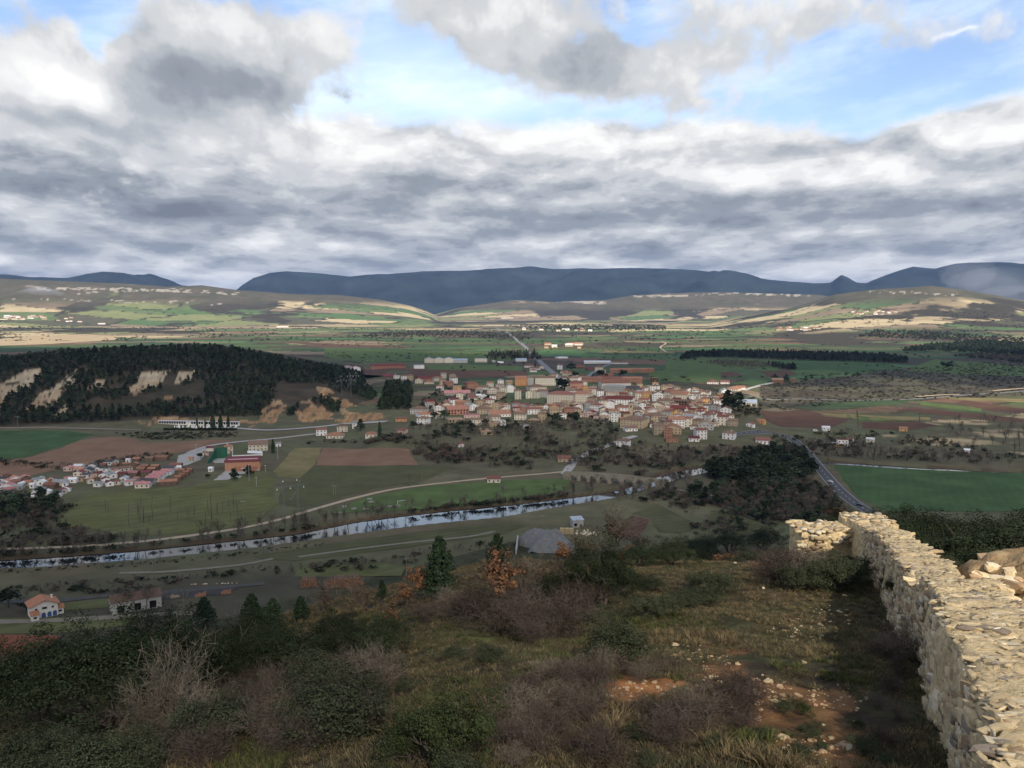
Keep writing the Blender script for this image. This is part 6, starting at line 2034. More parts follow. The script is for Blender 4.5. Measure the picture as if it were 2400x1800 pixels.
# --- goal, tables, cars
p = G(941, 1182); e = tag(empty('football_goal', p, face_to(p) + .5), 'white football goal on the riverside meadow', 'goal')
for s in (-3, 3): link('post', MB().tube((s, 0, 0), (s, 0, 2.6), .12, n=5).mesh('post', M_white), e)
link('crossbar', MB().tube((-3, 0, 2.6), (3, 0, 2.6), .12, n=5).mesh('crossbar', M_white), e)
tm1 = MB().box(-1.3, 1.3, -.55, .55, .8, .95).mesh('table_top', M_conc); tm2 = MB().box(-.9, -.6, -.4, .4, 0, .8).mesh('leg', M_conc); tm3 = MB().box(-1.3, 1.3, -.2, .2, .4, .52).mesh('bench', M_conc)
for i, (px_, py_, lab) in enumerate(((808, 1190, 'nearest the dirt track'), (866, 1172, 'uppermost on the lawn'), (870, 1179, 'second from the top'), (912, 1190, 'left of the goal pair'), (932, 1188, 'closest to the goal'), (883, 1195, 'in the lower row'), (858, 1196, 'lower row, beside the bushes'), (792, 1205, 'lowest left by the river bushes'), (829, 1195, 'alone between track and river'))):
    p = G(px_, py_); e = tag(empty('picnic_table', p, rng.uniform(-.5, .5), 1.35), 'pale picnic table ' + lab, 'picnic table', 'picnic tables on the riverside lawn')
    link('table_top', tm1, e); link('leg', tm2, e); link('leg', tm2, e, (1.5, 0, 0)); link('bench', tm3, e, (0, -.95, 0)); link('bench', tm3, e, (0, .95, 0))


def car(px, py, heading, col, label, van=False):
    p = G(px, py)
    e = tag(empty('van' if van else 'car', (p.x, p.y, p.z + .3), heading), label, 'van' if van else 'car')
    m = MB(); L, W = (5.0, 1.95) if van else (4.3, 1.75)
    if van: o_ = [(-L / 2, .35), (L / 2, .35), (L / 2, 1.1), (L / 2 - .9, 1.3), (L / 2 - 1.4, 2.2), (-L / 2, 2.2)]
    else: o_ = [(-L / 2, .3), (L / 2, .3), (L / 2, .75), (L / 2 - 1.1, .95), (L / 2 - 1.9, 1.45), (-L / 2 + .9, 1.48), (-L / 2 + .1, 1.0), (-L / 2, .9)]
    poly_extrude(m, o_, -W / 2, W / 2)
    link('body', m.mesh('body', pmat(label[:12].replace(' ', '_') + '_paint', col, rough=.3, spec=.5)), e)
    m = MB(); z0, z1 = (1.25, 1.95) if van else (.98, 1.38)
    m.box(-L * .22, L * .13, -W / 2 - .01, W / 2 + .01, z0, z1); link('window', m.mesh('window', M_glass), e)
    wm_ = MB().tube((0, -.1, 0), (0, .1, 0), .33, n=10).mesh('wheel', M_dark)
    for x_ in (-L * .31, L * .31):
        for y_ in (-W / 2, W / 2): link('wheel', wm_, e, (x_, y_, .33))


car(1335, 1087, 1.2, (.03, .06, .22), 'small blue car parked at the bridge head')
car(1946, 1131, -1.0, (.6, .6, .6), 'white car driving on the main road')
car(2015, 1186, -.7, (.03, .03, .035), 'dark car lower on the main road')
car(1934, 1012, .1, (.65, .65, .64), 'white van parked in the market gardens', True)
car(1911, 1012, .1, (.62, .62, .60), 'smaller white van parked left of the other van', True)
# white quarry bank by the end of the hill
p = G(858, 912); gx, gy = np.meshgrid(np.linspace(-14, 14, 16), np.linspace(-4, 4, 8), indexing='ij')
hz = 6.5 * np.clip(1.1 - np.hypot(gx / 15, gy / 5), 0, 1) * (.7 + .3 * np.sign(gx + 8)) + (fb(gx, gy, 3, 510) - .5) * 1.2
tag(link('quarry_bank', mesh_np('quarry_bank', np.stack([gx.ravel(), gy.ravel(), hz.ravel() - .8], 1), grid_faces(16, 8)[:, ::-1], M_white, False), None, p), 'white quarried bank at the end of the wooded hill', 'bank')

# ================================================================== trees of the valley
def band(kind, name, pts, hr, label, cat, group, wide=1.0):
    pts = np.asarray(pts); pts = pts[river_cut(pts[:, 0], pts[:, 1]) < .25]
    for p_ in pts:
        h_ = rng.uniform(*hr)
        single(kind, name, (p_[0], p_[1], p_[2] - .1), h_, label, cat, group, wide * rng.uniform(.85, 1.15))


def along(line, n, spread):
    c = pxline(line, 20); i = rng.randint(0, len(c), n); q = c[i] + rng.normal(size=(n, 2)) * spread
    return np.c_[q, hgt(q[:, 0], q[:, 1])]


band('bare', 'bare_tree', along([(0, 1304), (200, 1292), (420, 1272), (600, 1254)], 62, 3.0), (7, 12), 'leafless grey tree on the far bank, left reach of the river', 'tree', 'bare trees on the left reach')
band('bare', 'bare_tree', along([(600, 1254), (800, 1222), (960, 1200)], 40, 3.5), (6, 11), 'leafless grey tree on the far bank below the dirt track', 'tree', 'bare trees on the middle reach')
band('bare', 'bare_tree', along([(960, 1200), (1150, 1180), (1330, 1162), (1400, 1150)], 34, 3.5), (6, 11), 'leafless grey tree on the far bank below the bright meadow', 'tree', 'bare trees below the meadow')
band('bare', 'bare_tree', along([(1400, 1175), (1500, 1165), (1560, 1150), (1640, 1120)], 26, 6), (6, 11), 'leafless tree on the bank below the stone bridge', 'tree', 'bare trees below the bridge')
band('bare', 'bare_tree', along([(1560, 1092), (1700, 1080), (1930, 1074), (2100, 1078), (2420, 1096)], 66, 5), (8, 14), 'leafless tree in the belt along the upper river', 'tree', 'bare trees along the upper river')
band('poplar', 'poplar', pts_px([(220, 1250), (560, 1230), (560, 1190), (240, 1195)], 30), (9, 14), 'thin leafless poplar in the young plantation on the meadow', 'poplar', 'young poplars on the meadow')
for px_, py_, hp_, lab in ((2012, 1015, 62, 'tall leafless poplar in the market gardens'), (2390, 1060, 55, 'tall leafless poplar at the edge of the straw fields'), (2378, 1072, 50, 'shorter leafless poplar near the straw fields'), (2155, 1000, 40, 'bare poplar beside the yellow hut'), (1941, 1090, 44, 'bare poplar at the corner of the green field'), (982, 1138, 34, 'bare grey poplar at the bend of the dirt track'), (960, 1140, 30, 'bushy bare tree at the bend of the dirt track')):
    q = G(px_, py_); D = math.hypot(q.x, q.y); single('poplar' if 'poplar' in lab else 'bare', 'poplar' if 'poplar' in lab else 'bare_tree', q, hp_ * D / FPX, lab, 'tree', None, 1.3)
band('bare', 'bare_tree', pts_px([(2170, 1030), (2420, 1070), (2420, 990), (2250, 985)], 34), (7, 12), 'leafless tree among the straw fields and gardens', 'tree', 'bare trees in the straw fields')
band('farpine', 'pine_tree', thin(pts_px([(1650, 1116), (1700, 1130), (1800, 1135), (1880, 1130), (1905, 1110), (1890, 1075), (1860, 1062), (1760, 1068), (1690, 1085), (1640, 1100)], 900), 5.2)[:72], (8, 13), 'dark evergreen in the grove left of the main road', 'pine tree', 'dark grove beside the main road', 1.5)
band('faroak', 'evergreen_tree', pts_px([(0, 1225), (110, 1215), (140, 1180), (100, 1170), (0, 1190)], 16), (8, 12), 'dark round pine at the lower end of the caravan park', 'pine tree', 'dark pines by the caravan park')
for px_, py_, hp_, kd, lab in ((1322, 918, 34, 'faroak', 'big dark conifer in front of the pale flats'), (1706, 962, 44, 'farpine', 'tall dark fir left of the long warehouse'), (1731, 964, 42, 'farpine', 'tall dark fir in front of the long warehouse'), (1300, 990, 24, 'faroak', 'dark round fir under the ochre house'), (1312, 994, 22, 'faroak', 'middle dark fir under the ochre house'), (1340, 990, 26, 'faroak', 'dark fir right of the white house with two window rows'), (1352, 988, 22, 'farpine', 'pointed fir under the old town edge'),
                               (1348, 888, 18, 'faroak', 'dark tree by the straight road into town'), (1340, 872, 20, 'faroak', 'dark tree beside the narrow white tower house'), (1254, 862, 14, 'cypress', 'small cypress between the white houses by the road'), (1410, 886, 20, 'faroak', 'round green tree left of the brick terrace'), (1462, 884, 18, 'faroak', 'dark trees in the garden of the brick terrace'), (1018, 982, 18, 'faroak', 'dark round bush beside the cream gable house'), (1040, 984, 22, 'faroak', 'dark bush left of the stone ruin'),
                               (890, 1025, 34, 'cypress', 'dark cypress beside the cream cottage with hipped roof'), (845, 1010, 26, 'farpine', 'dark conifer hiding the white roadside house'), (548, 1127, 27, 'farpine', 'dark fir on the left of the sports court'), (583, 1118, 26, 'farpine', 'dark fir at the right of the sports hall door'), (487, 1122, 11, 'faroak', 'dark round bush on the meadow beside the sports court'), (470, 1075, 14, 'faroak', 'dark shrubby tree on the paved yard'), (640, 1062, 30, 'cypress', 'dark slim cypress by the club house lawn'), (1816, 896, 18, 'farpine', 'dark fir left of the open barn'), (1843, 896, 17, 'farpine', 'rounded dark fir between barn and chapel'), (1888, 896, 13, 'farpine', 'short dark fir right of the chapel'), (112, 1440, 14, 'faroak', 'round dark bush in front of the cream station house'), (20, 1425, 40, 'faroak', 'broad dark tree left of the cream station house'), (62, 1432, 20, 'faroak', 'dark shrub at the corner of the cream station house'), (2222, 868, 20, 'faroak', 'lone round tree at the edge of the bright field')):
    q = G(px_, py_); D = math.hypot(q.x, q.y); single(kd, 'cypress' if kd == 'cypress' else 'fir_tree', q, hp_ * D / FPX * 1.05, lab, 'tree', None, 1.35 if kd != 'cypress' else 1.2)
for px_, py_, lab in ((285, 1428, 'leafless tree at the left corner of the derelict shed'), (342, 1428, 'leafless tree in front of the derelict shed openings'), (305, 1432, 'third leafless tree before the derelict shed')):
    q = G(px_, py_); single('bare', 'bare_tree', q, 10.5, lab, 'tree', None, 1.2)


def brush(name, poly, n, h, kinds, label, wide=(1, 1.7), thr=None, s=30):
    p_ = pts_px(poly, n)
    if thr is not None: p_ = p_[fb(p_[:, 0], p_[:, 1], s, 230, 3) > thr]
    return scatter(name, p_, rng.uniform(h[0], h[1], len(p_)), [m_ for k in kinds for m_ in PROTO[k]], label, wide)


brush('bank_scrub', [(0, 1318), (300, 1296), (700, 1256), (1000, 1208), (1330, 1172), (1330, 1160), (1000, 1194), (700, 1240), (300, 1284), (0, 1300)], 1300, (1.6, 4.2), ['bare', 'farscrub'], 'bare brown brush along the far river bank', (1, 1.8))
brush('bank_scrub', [(0, 1350), (300, 1330), (560, 1305), (760, 1280), (760, 1270), (560, 1296), (300, 1318), (0, 1338)], 200, (.6, 1.3), ['farscrub', 'bare'], 'low russet brush along the near river bank', (1.2, 2))
brush('garden_scrub', [(900, 1030), (1150, 1030), (1300, 1010), (1420, 1025), (1560, 1050), (1700, 1048), (1760, 1060), (1640, 1100), (1500, 1120), (1350, 1100), (1250, 1105), (1000, 1085), (960, 1050)], 1500, (2, 6.5), ['bare', 'bare', 'farscrub'], 'bare trees and brush on the gardens below the town', (1, 1.5), .40)
brush('garden_scrub', [(690, 1040), (1000, 1045), (1100, 1030), (1000, 1012), (880, 1030), (700, 1030)], 360, (1.5, 4.5), ['farscrub', 'bare'], 'dark brush below the roadside houses', (1, 2), .42)
brush('garden_scrub', [(1720, 1010), (2000, 1010), (2200, 1030), (2420, 1080), (2420, 1098), (2100, 1078), (1900, 1068), (1830, 1040), (1780, 1035)], 900, (1.5, 5), ['bare', 'farscrub'], 'brush between the market gardens', (1, 1.6), .44)
brush('garden_scrub', [(1690, 985), (1790, 985), (1780, 940), (1690, 930)], 260, (2, 5), ['bare', 'farscrub', 'faroak'], 'garden trees right of the town', (1, 1.5))
brush('garden_scrub', [(1450, 1260), (1600, 1250), (1740, 1260), (1830, 1230), (1700, 1180), (1560, 1150), (1480, 1185)], 520, (1.5, 5), ['bare', 'farscrub'], 'grey brush between the triangular fields', (1, 1.7), .44)
brush('garden_scrub', [(1640, 1180), (1760, 1215), (1900, 1230), (1990, 1200), (1940, 1145), (1900, 1130), (1700, 1140)], 620, (2, 7), ['bare', 'bare', 'farscrub'], 'bare thicket between the grove and the main road', (1, 1.5))
brush('town_trees', [(960, 1000), (1080, 1000), (1290, 990), (1420, 990), (1460, 1040), (1300, 1020), (1100, 1030), (960, 1020)], 420, (3, 8), ['bare', 'bare', 'faroak'], 'leafless trees at the lower edge of the town', (1, 1.4), .38)
brush('town_trees', [(950, 960), (1050, 905), (1200, 940), (1280, 955), (1120, 950), (1010, 965)], 170, (3, 7), ['bare', 'faroak', 'farscrub'], 'garden trees between the upper houses', (1, 1.4))
brush('town_trees', [(1280, 990), (1420, 985), (1500, 1005), (1640, 1005), (1710, 990), (1700, 940), (1500, 915), (1300, 915)], 190, (3, 7), ['bare', 'faroak', 'farscrub'], 'trees in the yards of the old town', (.8, 1.2))
brush('camp_hedge', [(0, 1075), (150, 1090), (200, 1098), (240, 1075), (400, 1062), (410, 1068), (260, 1088), (190, 1110), (0, 1090)], 240, (1.5, 3.5), ['farscrub', 'bare'], 'dark hedge between caravan park and ploughed field', (1, 1.8))
brush('camp_brush', [(0, 1150), (90, 1165), (170, 1190), (130, 1230), (300, 1275), (0, 1285)], 420, (2, 6), ['bare', 'farscrub'], 'dark bare brush below the caravan park', (1, 1.5))
brush('slope_scrub', [(330, 1014), (560, 1012), (560, 1024), (430, 1032), (340, 1030), (262, 1016)], 300, (1, 2.2), ['farscrub'], 'dark scrub on the bank below the cemetery', (1, 2.2))
brush('flat_scrub', [(380, 1360), (640, 1330), (900, 1310), (1200, 1260), (1240, 1280), (1000, 1330), (700, 1345)], 260, (1, 3.2), ['farscrub', 'bare'], 'scattered bushes on the flat below the castle', (1, 1.8), .46)
brush('flat_scrub', [(0, 1380), (260, 1360), (460, 1350), (420, 1375), (250, 1392), (0, 1402)], 120, (1, 3), ['bare', 'farscrub'], 'bushes on the flat behind the station', (1, 1.8))

brush('dark_grove', [(1650, 1116), (1700, 1130), (1800, 1135), (1880, 1130), (1905, 1110), (1890, 1075), (1860, 1062), (1760, 1068), (1690, 1085), (1640, 1100)], 150, (7, 12), ['farpine', 'faroak'], 'dark evergreens filling the grove beside the main road', (1.2, 1.7))
brush('dark_grove', [(1560, 1150), (1700, 1135), (1900, 1140), (1980, 1200), (1900, 1235), (1740, 1225)], 120, (4, 8), ['faroak', 'farpine'], 'dark evergreens scattered below the grove', (1.2, 1.7))
# --- smoke
M_smoke = bpy.data.materials.new('smoke'); M_smoke.use_nodes = True
_t = M_smoke.node_tree; _t.nodes.clear(); _o = _t.nodes.new('ShaderNodeOutputMaterial'); _v = _t.nodes.new('ShaderNodeVolumePrincipled')
_v.inputs['Color'].default_value = (.9, .93, 1, 1); _v.inputs['Density'].default_value = .0024
_t.links.new(_v.outputs[0], _o.inputs['Volume'])
M_smoke2 = M_smoke.copy(); M_smoke2.name = 'thin_smoke'; M_smoke2.node_tree.nodes['Principled Volume'].inputs['Density'].default_value = .0006


def smoke(name, blobs_, mat, label, seed):
    for k, (px_, py_, D, rx_, ry_, rz_) in enumerate(blobs_):
        bm = bmesh.new(); bmesh.ops.create_icosphere(bm, subdivisions=3, radius=1)
        me = bpy.data.meshes.new(name); 
        for v in bm.verts:
            n_ = float(fb(np.array([v.co.x * 3 + k * 9 + seed]), np.array([v.co.y * 3 + v.co.z * 2.3]), 1.4, seed, 3)[0])
            v.co *= .55 + .9 * n_
        bm.to_mesh(me); bm.free(); me.materials.append(mat)
        a, b = ray(px_, py_)
        o = tag(link(name, me, None, (float(a) * D, D, CAMZ + float(b) * D)), kind='stuff', label=label); o.scale = (rx_, ry_, rz_)


smoke('smoke', [(28, 722, 6300, 60, 70, 45), (60, 706, 6350, 130, 90, 45), (100, 690, 6400, 190, 110, 55), (30, 712, 6300, 90, 80, 40)], M_smoke, 'pale smoke drifting over the far hamlet', 3)
smoke('smoke', [(2330, 668, 7600, 420, 200, 150), (2270, 645, 7700, 260, 160, 150), (2390, 690, 7500, 330, 180, 90)], M_smoke2, 'bluish smoke drifting in front of the far mountain', 5)

# ================================================================== the ruined wall on the castle hill
def top_drop(y): return 2.44 + .185 * y


def edge(px, py, lift=0.0):
    rx, rz = ray(px, py)
    y = (2.44 - lift) / (-rz - .185)
    return float(rx * y), float(y)


LE = [edge(*p) for p in ((2004, 1224), (2030, 1237), (2058, 1251), (2084, 1281), (2104, 1312), (2125, 1345), (2155, 1384))]
LN = [edge(*p, .18) for p in ((2163, 1368), (2166, 1427), (2170, 1479), (2200, 1505), (2208, 1535), (2226, 1621), (2250, 1665), (2247, 1733), (2232, 1786))]
RE = [edge(*p) for p in ((2075, 1229), (2125, 1247), (2155, 1272), (2185, 1281), (2200, 1300), (2230, 1311), (2253, 1345), (2267, 1363), (2331, 1371), (2361, 1412), (2400, 1453))]
L = sorted(LE + LN, key=lambda p: p[1]); Rr = sorted(RE, key=lambda p: p[1])
ly = np.array([p[1] for p in L]); lx = np.array([p[0] for p in L]); ry_ = np.array([p[1] for p in Rr]); rx_ = np.array([p[0] for p in Rr])
print('wall L', [(round(a, 2), round(b, 2)) for a, b in L]); print('wall R', [(round(a, 2), round(b, 2)) for a, b in Rr])
JOG = (LE[-1][1] + LN[0][1]) / 2


def xl_(y):
    s0 = (lx[3] - lx[0]) / (ly[3] - ly[0])
    return np.where(y < ly[0], lx[0] + (y - ly[0]) * .42, np.interp(y, ly, lx)) + .20 * ss(y, 15.5, 13.5) + .06


def xr_(y):
    base = np.interp(y, ry_, rx_)
    s0 = .40
    return np.where(y < ry_[0], np.minimum(rx_[0] + (y - ry_[0]) * s0, 1e9), base)


def wtop(x, y):
    st = np.round(fb(np.asarray(y) * 1.0, np.asarray(x) * .2, 2.4, 601, 2) * 5) / 5 - .5
    n = (fb(x, y, .55, 602, 3) - .5) * .16
    return CAMZ - top_drop(np.asarray(y)) + st * .34 + n + np.where(np.asarray(y) < JOG, .18, 0.0)


M_mortar = pmat('lime_mortar', (.62, .49, .29), var=.24, scale=5, rough=1, spec=.05, bump=.09, bscale=13, dirt=((.30, .225, .135), 7, .75))
M_mortar.node_tree.nodes['Principled BSDF'].inputs['Roughness'].default_value = 1
wall = tag(empty('ruined_wall', (9, 18, CAMZ - 6)), 'ruined tan rubble wall with a broad broken top running downhill', 'wall')
WO = np.array((9, 18, CAMZ - 6.0))
YS = np.concatenate([np.arange(1.2, 16, .11), np.arange(16, 36.0, .2)])
nf, nt, nr_ = 12, 16, 7
rows = []
for y in YS:
    l = float(xl_(y)) + (vnoise(y / .45, 3.3, 610) - .5) * .22 + (vnoise(y / 1.6, 8.3, 611) - .5) * .2
    r = max(float(xr_(y)), l + 1.0) + (vnoise(y / .5, 5.3, 612) - .5) * .25
    zb = float(hgt_exact(np.array([l - .2]), np.array([y]))[0]) - .35
    zbr = float(hgt_exact(np.array([r + .2]), np.array([y]))[0]) - .35
    zt = float(wtop(l, y)); ztr = float(wtop(r, y))
    row = []
    for k in range(nf):
        t = k / nf
        z = zb + (zt - .06 - zb) * t
        row.append((l - .16 * (1 - t) + (fb(np.array([y + .0]), np.array([z]), .5, 620, 3)[0] - .5) * .26, y + (vnoise(y / .2, z / .2, 625) - .5) * .05, z))
    for k in range(nt + 1):
        t = k / nt; x = l + (r - l) * t
        row.append((x, y + (vnoise(x / .2, y / .2, 622) - .5) * .06, float(wtop(x, y)) - .10 * (1 if k in (0, nt) else 0)))
    for k in range(1, nr_ + 1):
        t = k / nr_; z = ztr - .1 + (zbr - ztr + .1) * t
        row.append((r + .05 + .16 * t + (vnoise(y / .4, z / .4, 623) - .5) * .2, y, z))
    rows.append(row)
V = np.array(rows).reshape(-1, 3); nc = nf + nt + 1 + nr_
Fw = grid_faces(len(YS), nc)[:, ::-1]
link('wall_core', mesh_np('wall_core', V - WO, Fw, M_mortar, False), wall)
# end block and cross wall at the far corner, with closed ends
def block(name, c, ux, w, d, h, zt, seed):
    """rough masonry block: top centre c, axis ux along its length"""
    n = 22
    bm = bmesh.new(); bmesh.ops.create_cube(bm, size=1)
    bmesh.ops.subdivide_edges(bm, edges=bm.edges, cuts=9, use_grid_fill=True)
    uy = np.array((-ux[1], ux[0]))
    for v in bm.verts:
        a, b, cz = v.co.x * w, v.co.y * d, (v.co.z - .5) * h
        x = c[0] + ux[0] * a + uy[0] * b; y = c[1] + ux[1] * a + uy[1] * b
        k = (fb(np.array([x * 1.3 + cz]), np.array([y * 1.3 - cz]), .7, seed, 3)[0] - .5)
        v.co = Vector((x + k * .35 - WO[0], y + k * .35 - WO[1], zt + cz + k * .25 - WO[2]))
    me = bpy.data.meshes.new(name); bm.to_mesh(me); bm.free(); me.materials.append(M_mortar)
    return link(name, me, wall)


ye = 34.6
block('wall_corner', (float(xl_(ye)) + .75, ye, 0), (1, 0), 1.7, 1.9, 3.2, CAMZ - top_drop(ye) + .10, 631)
cl = edge(1868, 1236); cr = edge(2004, 1238)
block('cross_wall', ((cl[0] * ye / cl[1] + float(xl_(ye))) / 2 + .1, ye - .05, 0), (1, -.02), float(xl_(ye)) - cl[0] * ye / cl[1] + .3, 1.7, 2.6, CAMZ - top_drop(ye) - .22, 632)

# stones set in the masonry
SK = ['tan', 'pale', 'grey', 'rust']
items = []          # (pos, scale3, rot, kind)
for i in range(4200):
    y = 1.6 + 34 * rng.rand() ** 1.5
    l = float(xl_(y)); r = max(float(xr_(y)), l + 1.0)
    x = rng.uniform(l + .02, r - .02)
    s_ = np.clip(rng.lognormal(-2.75, .42), .03, min(.09 + .005 * y, .18))
    items.append(((x, y, float(wtop(x, y)) - s_ * .255), (s_ * rng.uniform(1.1, 2.1), s_ * rng.uniform(.4, .75), s_ * rng.uniform(.20, .36)), (rng.normal() * .11, rng.normal() * .11, rng.normal() * .4), str(rng.choice(SK, p=[.68, .12, .13, .07]))))
for i in range(2900):
    y = 3.0 + 31 * rng.rand() ** 1.3
    l = float(xl_(y)); zb = float(hgt(np.array([l - .2]), np.array([y]))[0]); zt = float(wtop(l, y))
    z = rng.uniform(zb - .1, zt - .03); t = (z - zb) / max(zt - zb, .1)
    s_ = np.clip(rng.lognormal(-2.55, .42), .04, min(.10 + .005 * y, .2))
    sink = (fb(np.array([y]), np.array([z]), .5, 620, 3)[0] - .5) * .26
    items.append(((l - .16 * (1 - t) + sink + .015, y, z), (s_ * rng.uniform(.22, .38), s_ * rng.uniform(.8, 1.3), s_ * rng.uniform(.5, .8)), (rng.normal() * .1, rng.normal() * .1, rng.normal() * .12), str(rng.choice(SK, p=[.64, .10, .14, .12]))))
for i in range(210):     # corner and cross wall faces and tops
    x = rng.uniform(cl[0] * ye / cl[1] - .3, float(xl_(ye)) + 1.6); s_ = rng.uniform(.08, .22)
    if rng.rand() < .5: items.append(((x, rng.uniform(ye - 1, ye + .9), CAMZ - top_drop(ye) - (.20 if x < float(xl_(ye)) else -.12)), (s_ * 1.3, s_ * .8, s_ * .35), (0, 0, rng.normal()), str(rng.choice(SK, p=[.6, .22, .1, .08]))))
    else: items.append(((x, ye - 1.05, CAMZ - top_drop(ye) - .3 - rng.uniform(0, 1.8)), (s_ * 1.5, s_ * .28, s_ * .6), (0, 0, rng.normal() * .2), str(rng.choice(SK, p=[.6, .22, .1, .08]))))
px_, py_ = proj(np.array([q[0][0] for q in items]), np.array([q[0][1] for q in items]), np.array([q[0][2] for q in items]))
size = np.array([max(q[1]) / q[0][1] for q in items])
inview = (px_ > -20) & (px_ < 2420) & (py_ < 1830)
rank = np.argsort(-size * inview)
single_ids = set(rank[:300].tolist())
Vs, Fs, Ms, n = [], [], [], 0
from mathutils import Euler
SV = {k: [(np.array([v.co[:] for v in me.vertices]), np.array([p.vertices[:] for p in me.polygons])) for me in ml] for k, ml in STM.items()}
for i, (pos, sc, rot, kd) in enumerate(items):
    j = i % 5
    if i in single_ids:
        o = link('stone', STM[kd][j], wall, tuple(np.array(pos) - WO)); o.scale = sc; o.rotation_euler = rot
    else:
        if not inview[i] and rng.rand() < .5: continue
        v, f = SV[kd][j]
        M3 = np.array(Euler(rot).to_matrix())
        Vs.append((v * np.array(sc)) @ M3.T + np.array(pos) - WO); Fs.append(f + n); n += len(v); Ms += [SK.index(kd)] * len(f)
me = mesh_np('rubble', np.vstack(Vs), np.vstack(Fs), [ST[k] for k in SK]); me.polygons.foreach_set('material_index', Ms)
o = link('rubble', me, wall); o['kind'] = 'stuff'

# plants rooted in the wall face
def fg(kind, px, py, hpx, label, name=None, cat=None, group=None, wide=1.0, part=None, sink=.04, loc=None):
    p = G(px, py) if loc is None else Vector(loc); D = math.hypot(p.x, p.y); h = hpx * D / FPX * 1.02
    nm = {'oak': 'holm_oak', 'bush': 'evergreen_bush', 'greenbush': 'green_bush', 'thicket': 'bare_shrub', 'paleshrub': 'pale_shrub', 'rust': 'rusty_oak', 'brownoak': 'brown_oak', 'pine': 'pine_tree'}[kind]
    ct = {'oak': 'holm oak', 'bush': 'bush', 'greenbush': 'bush', 'thicket': 'shrub', 'paleshrub': 'shrub', 'rust': 'oak', 'brownoak': 'oak', 'pine': 'pine tree'}[kind]
    pt = part or (('crown', 'trunk') if kind in ('oak', 'rust', 'brownoak', 'pine') else (('foliage', 'stem') if 'bush' in kind else ('twigs', 'stem')))
    return plant(kind, name or nm, (p.x, p.y, p.z - sink * h), h, label, cat or ct, group, wide, part=pt)


for px, py, hp_, kd, lab in ((2034, 1345, 44, 'greenbush', 'dark ivy tuft in the niche at the far end of the wall'), (2090, 1392, 42, 'greenbush', 'dark ivy tuft hanging in the wall face near its middle'), (2072, 1372, 26, 'greenbush', 'smaller ivy tuft left of the middle one on the wall'), (2200, 1790, 60, 'greenbush', 'darkest ivy bush at the near foot of the wall')):
    # set on the wall face: same line of sight, at the face's distance
    rx, rz = ray(px, py - hp_ * .3)
    ys = np.linspace(5, 36, 400); i = int(np.argmin(np.abs(rx * ys - (xl_(ys) - .12)))); y = ys[i]
    fg(kd, px, py, hp_, lab, name='ivy_tuft', cat='ivy', loc=(float(rx * y), float(y), CAMZ + float(ray(px, py)[1]) * float(y)), wide=.8)
fg('thicket', 2118, 1545, 95, 'brown leafless shrub growing at the jog of the wall', wide=.75)
fg('thicket', 2150, 1560, 60, 'short leafless shrub under the jog of the wall', wide=.8)

# --- rock outcrop right of the wall
ro = tag(empty('rock_outcrop', (0, 0, 0)), 'brown weathered rock outcrop behind the wall', 'rock outcrop')
gx, gy = np.meshgrid(np.linspace(9.2, 21, 110), np.linspace(14.0, 24, 90), indexing='ij')
x, y = gx.ravel(), gy.ravel()
g_ = hgt(x, y)
bmp = np.clip(1.15 - np.hypot((x - 14.6) / 5.0, (y - 20.4) / 3.0), 0, 1)
zr = g_ - .5 + 1.7 * ss(bmp, .0, .5) + .5 * bmp
zr = zr + (np.round(fb(x, y, 1.6, 640, 3) * 6) / 6 - .5) * .9 * ss(bmp, .02, .2) + (fb(x, y, .55, 641, 4) - .5) * .5
zr = np.where(x < xr_(y) + .25, g_ - .6, zr)
M_rock = pmat('outcrop_rock', (.25, .175, .10), var=.5, scale=2.2, rough=1, spec=.05, bump=.12, bscale=6, dirt=((.44, .34, .20), 1.6, .7))
link('rock_mass', mesh_np('rock_mass', np.stack([x, y, zr], 1), grid_faces(110, 90)[:, ::-1], M_rock, False), ro)
for px, py, s_ in ((2352, 1345, .3), (2300, 1352, .25), (2378, 1400, .3), (2345, 1420, .35), (2390, 1375, .35), (2322, 1313, .3), (2395, 1430, .3), (2290, 1330, .18), (2340, 1388, .25)) + tuple((rng.uniform(2270, 2420), rng.uniform(1325, 1450), rng.uniform(.06, .22)) for _ in range(70)):
    i = int(np.argmin((proj(x, y, zr)[0] - px) ** 2 + (proj(x, y, zr)[1] - py) ** 2 + (zr < g_) * 1e6))
    o = link('stone', STM[str(rng.choice(['tan', 'pale', 'rust']))][rng.randint(5)], ro, (x[i], y[i], zr[i])); o.scale = (s_ * 1.4, s_, s_ * .5); o.rotation_euler = (.2, .1, rng.uniform(0, 6))

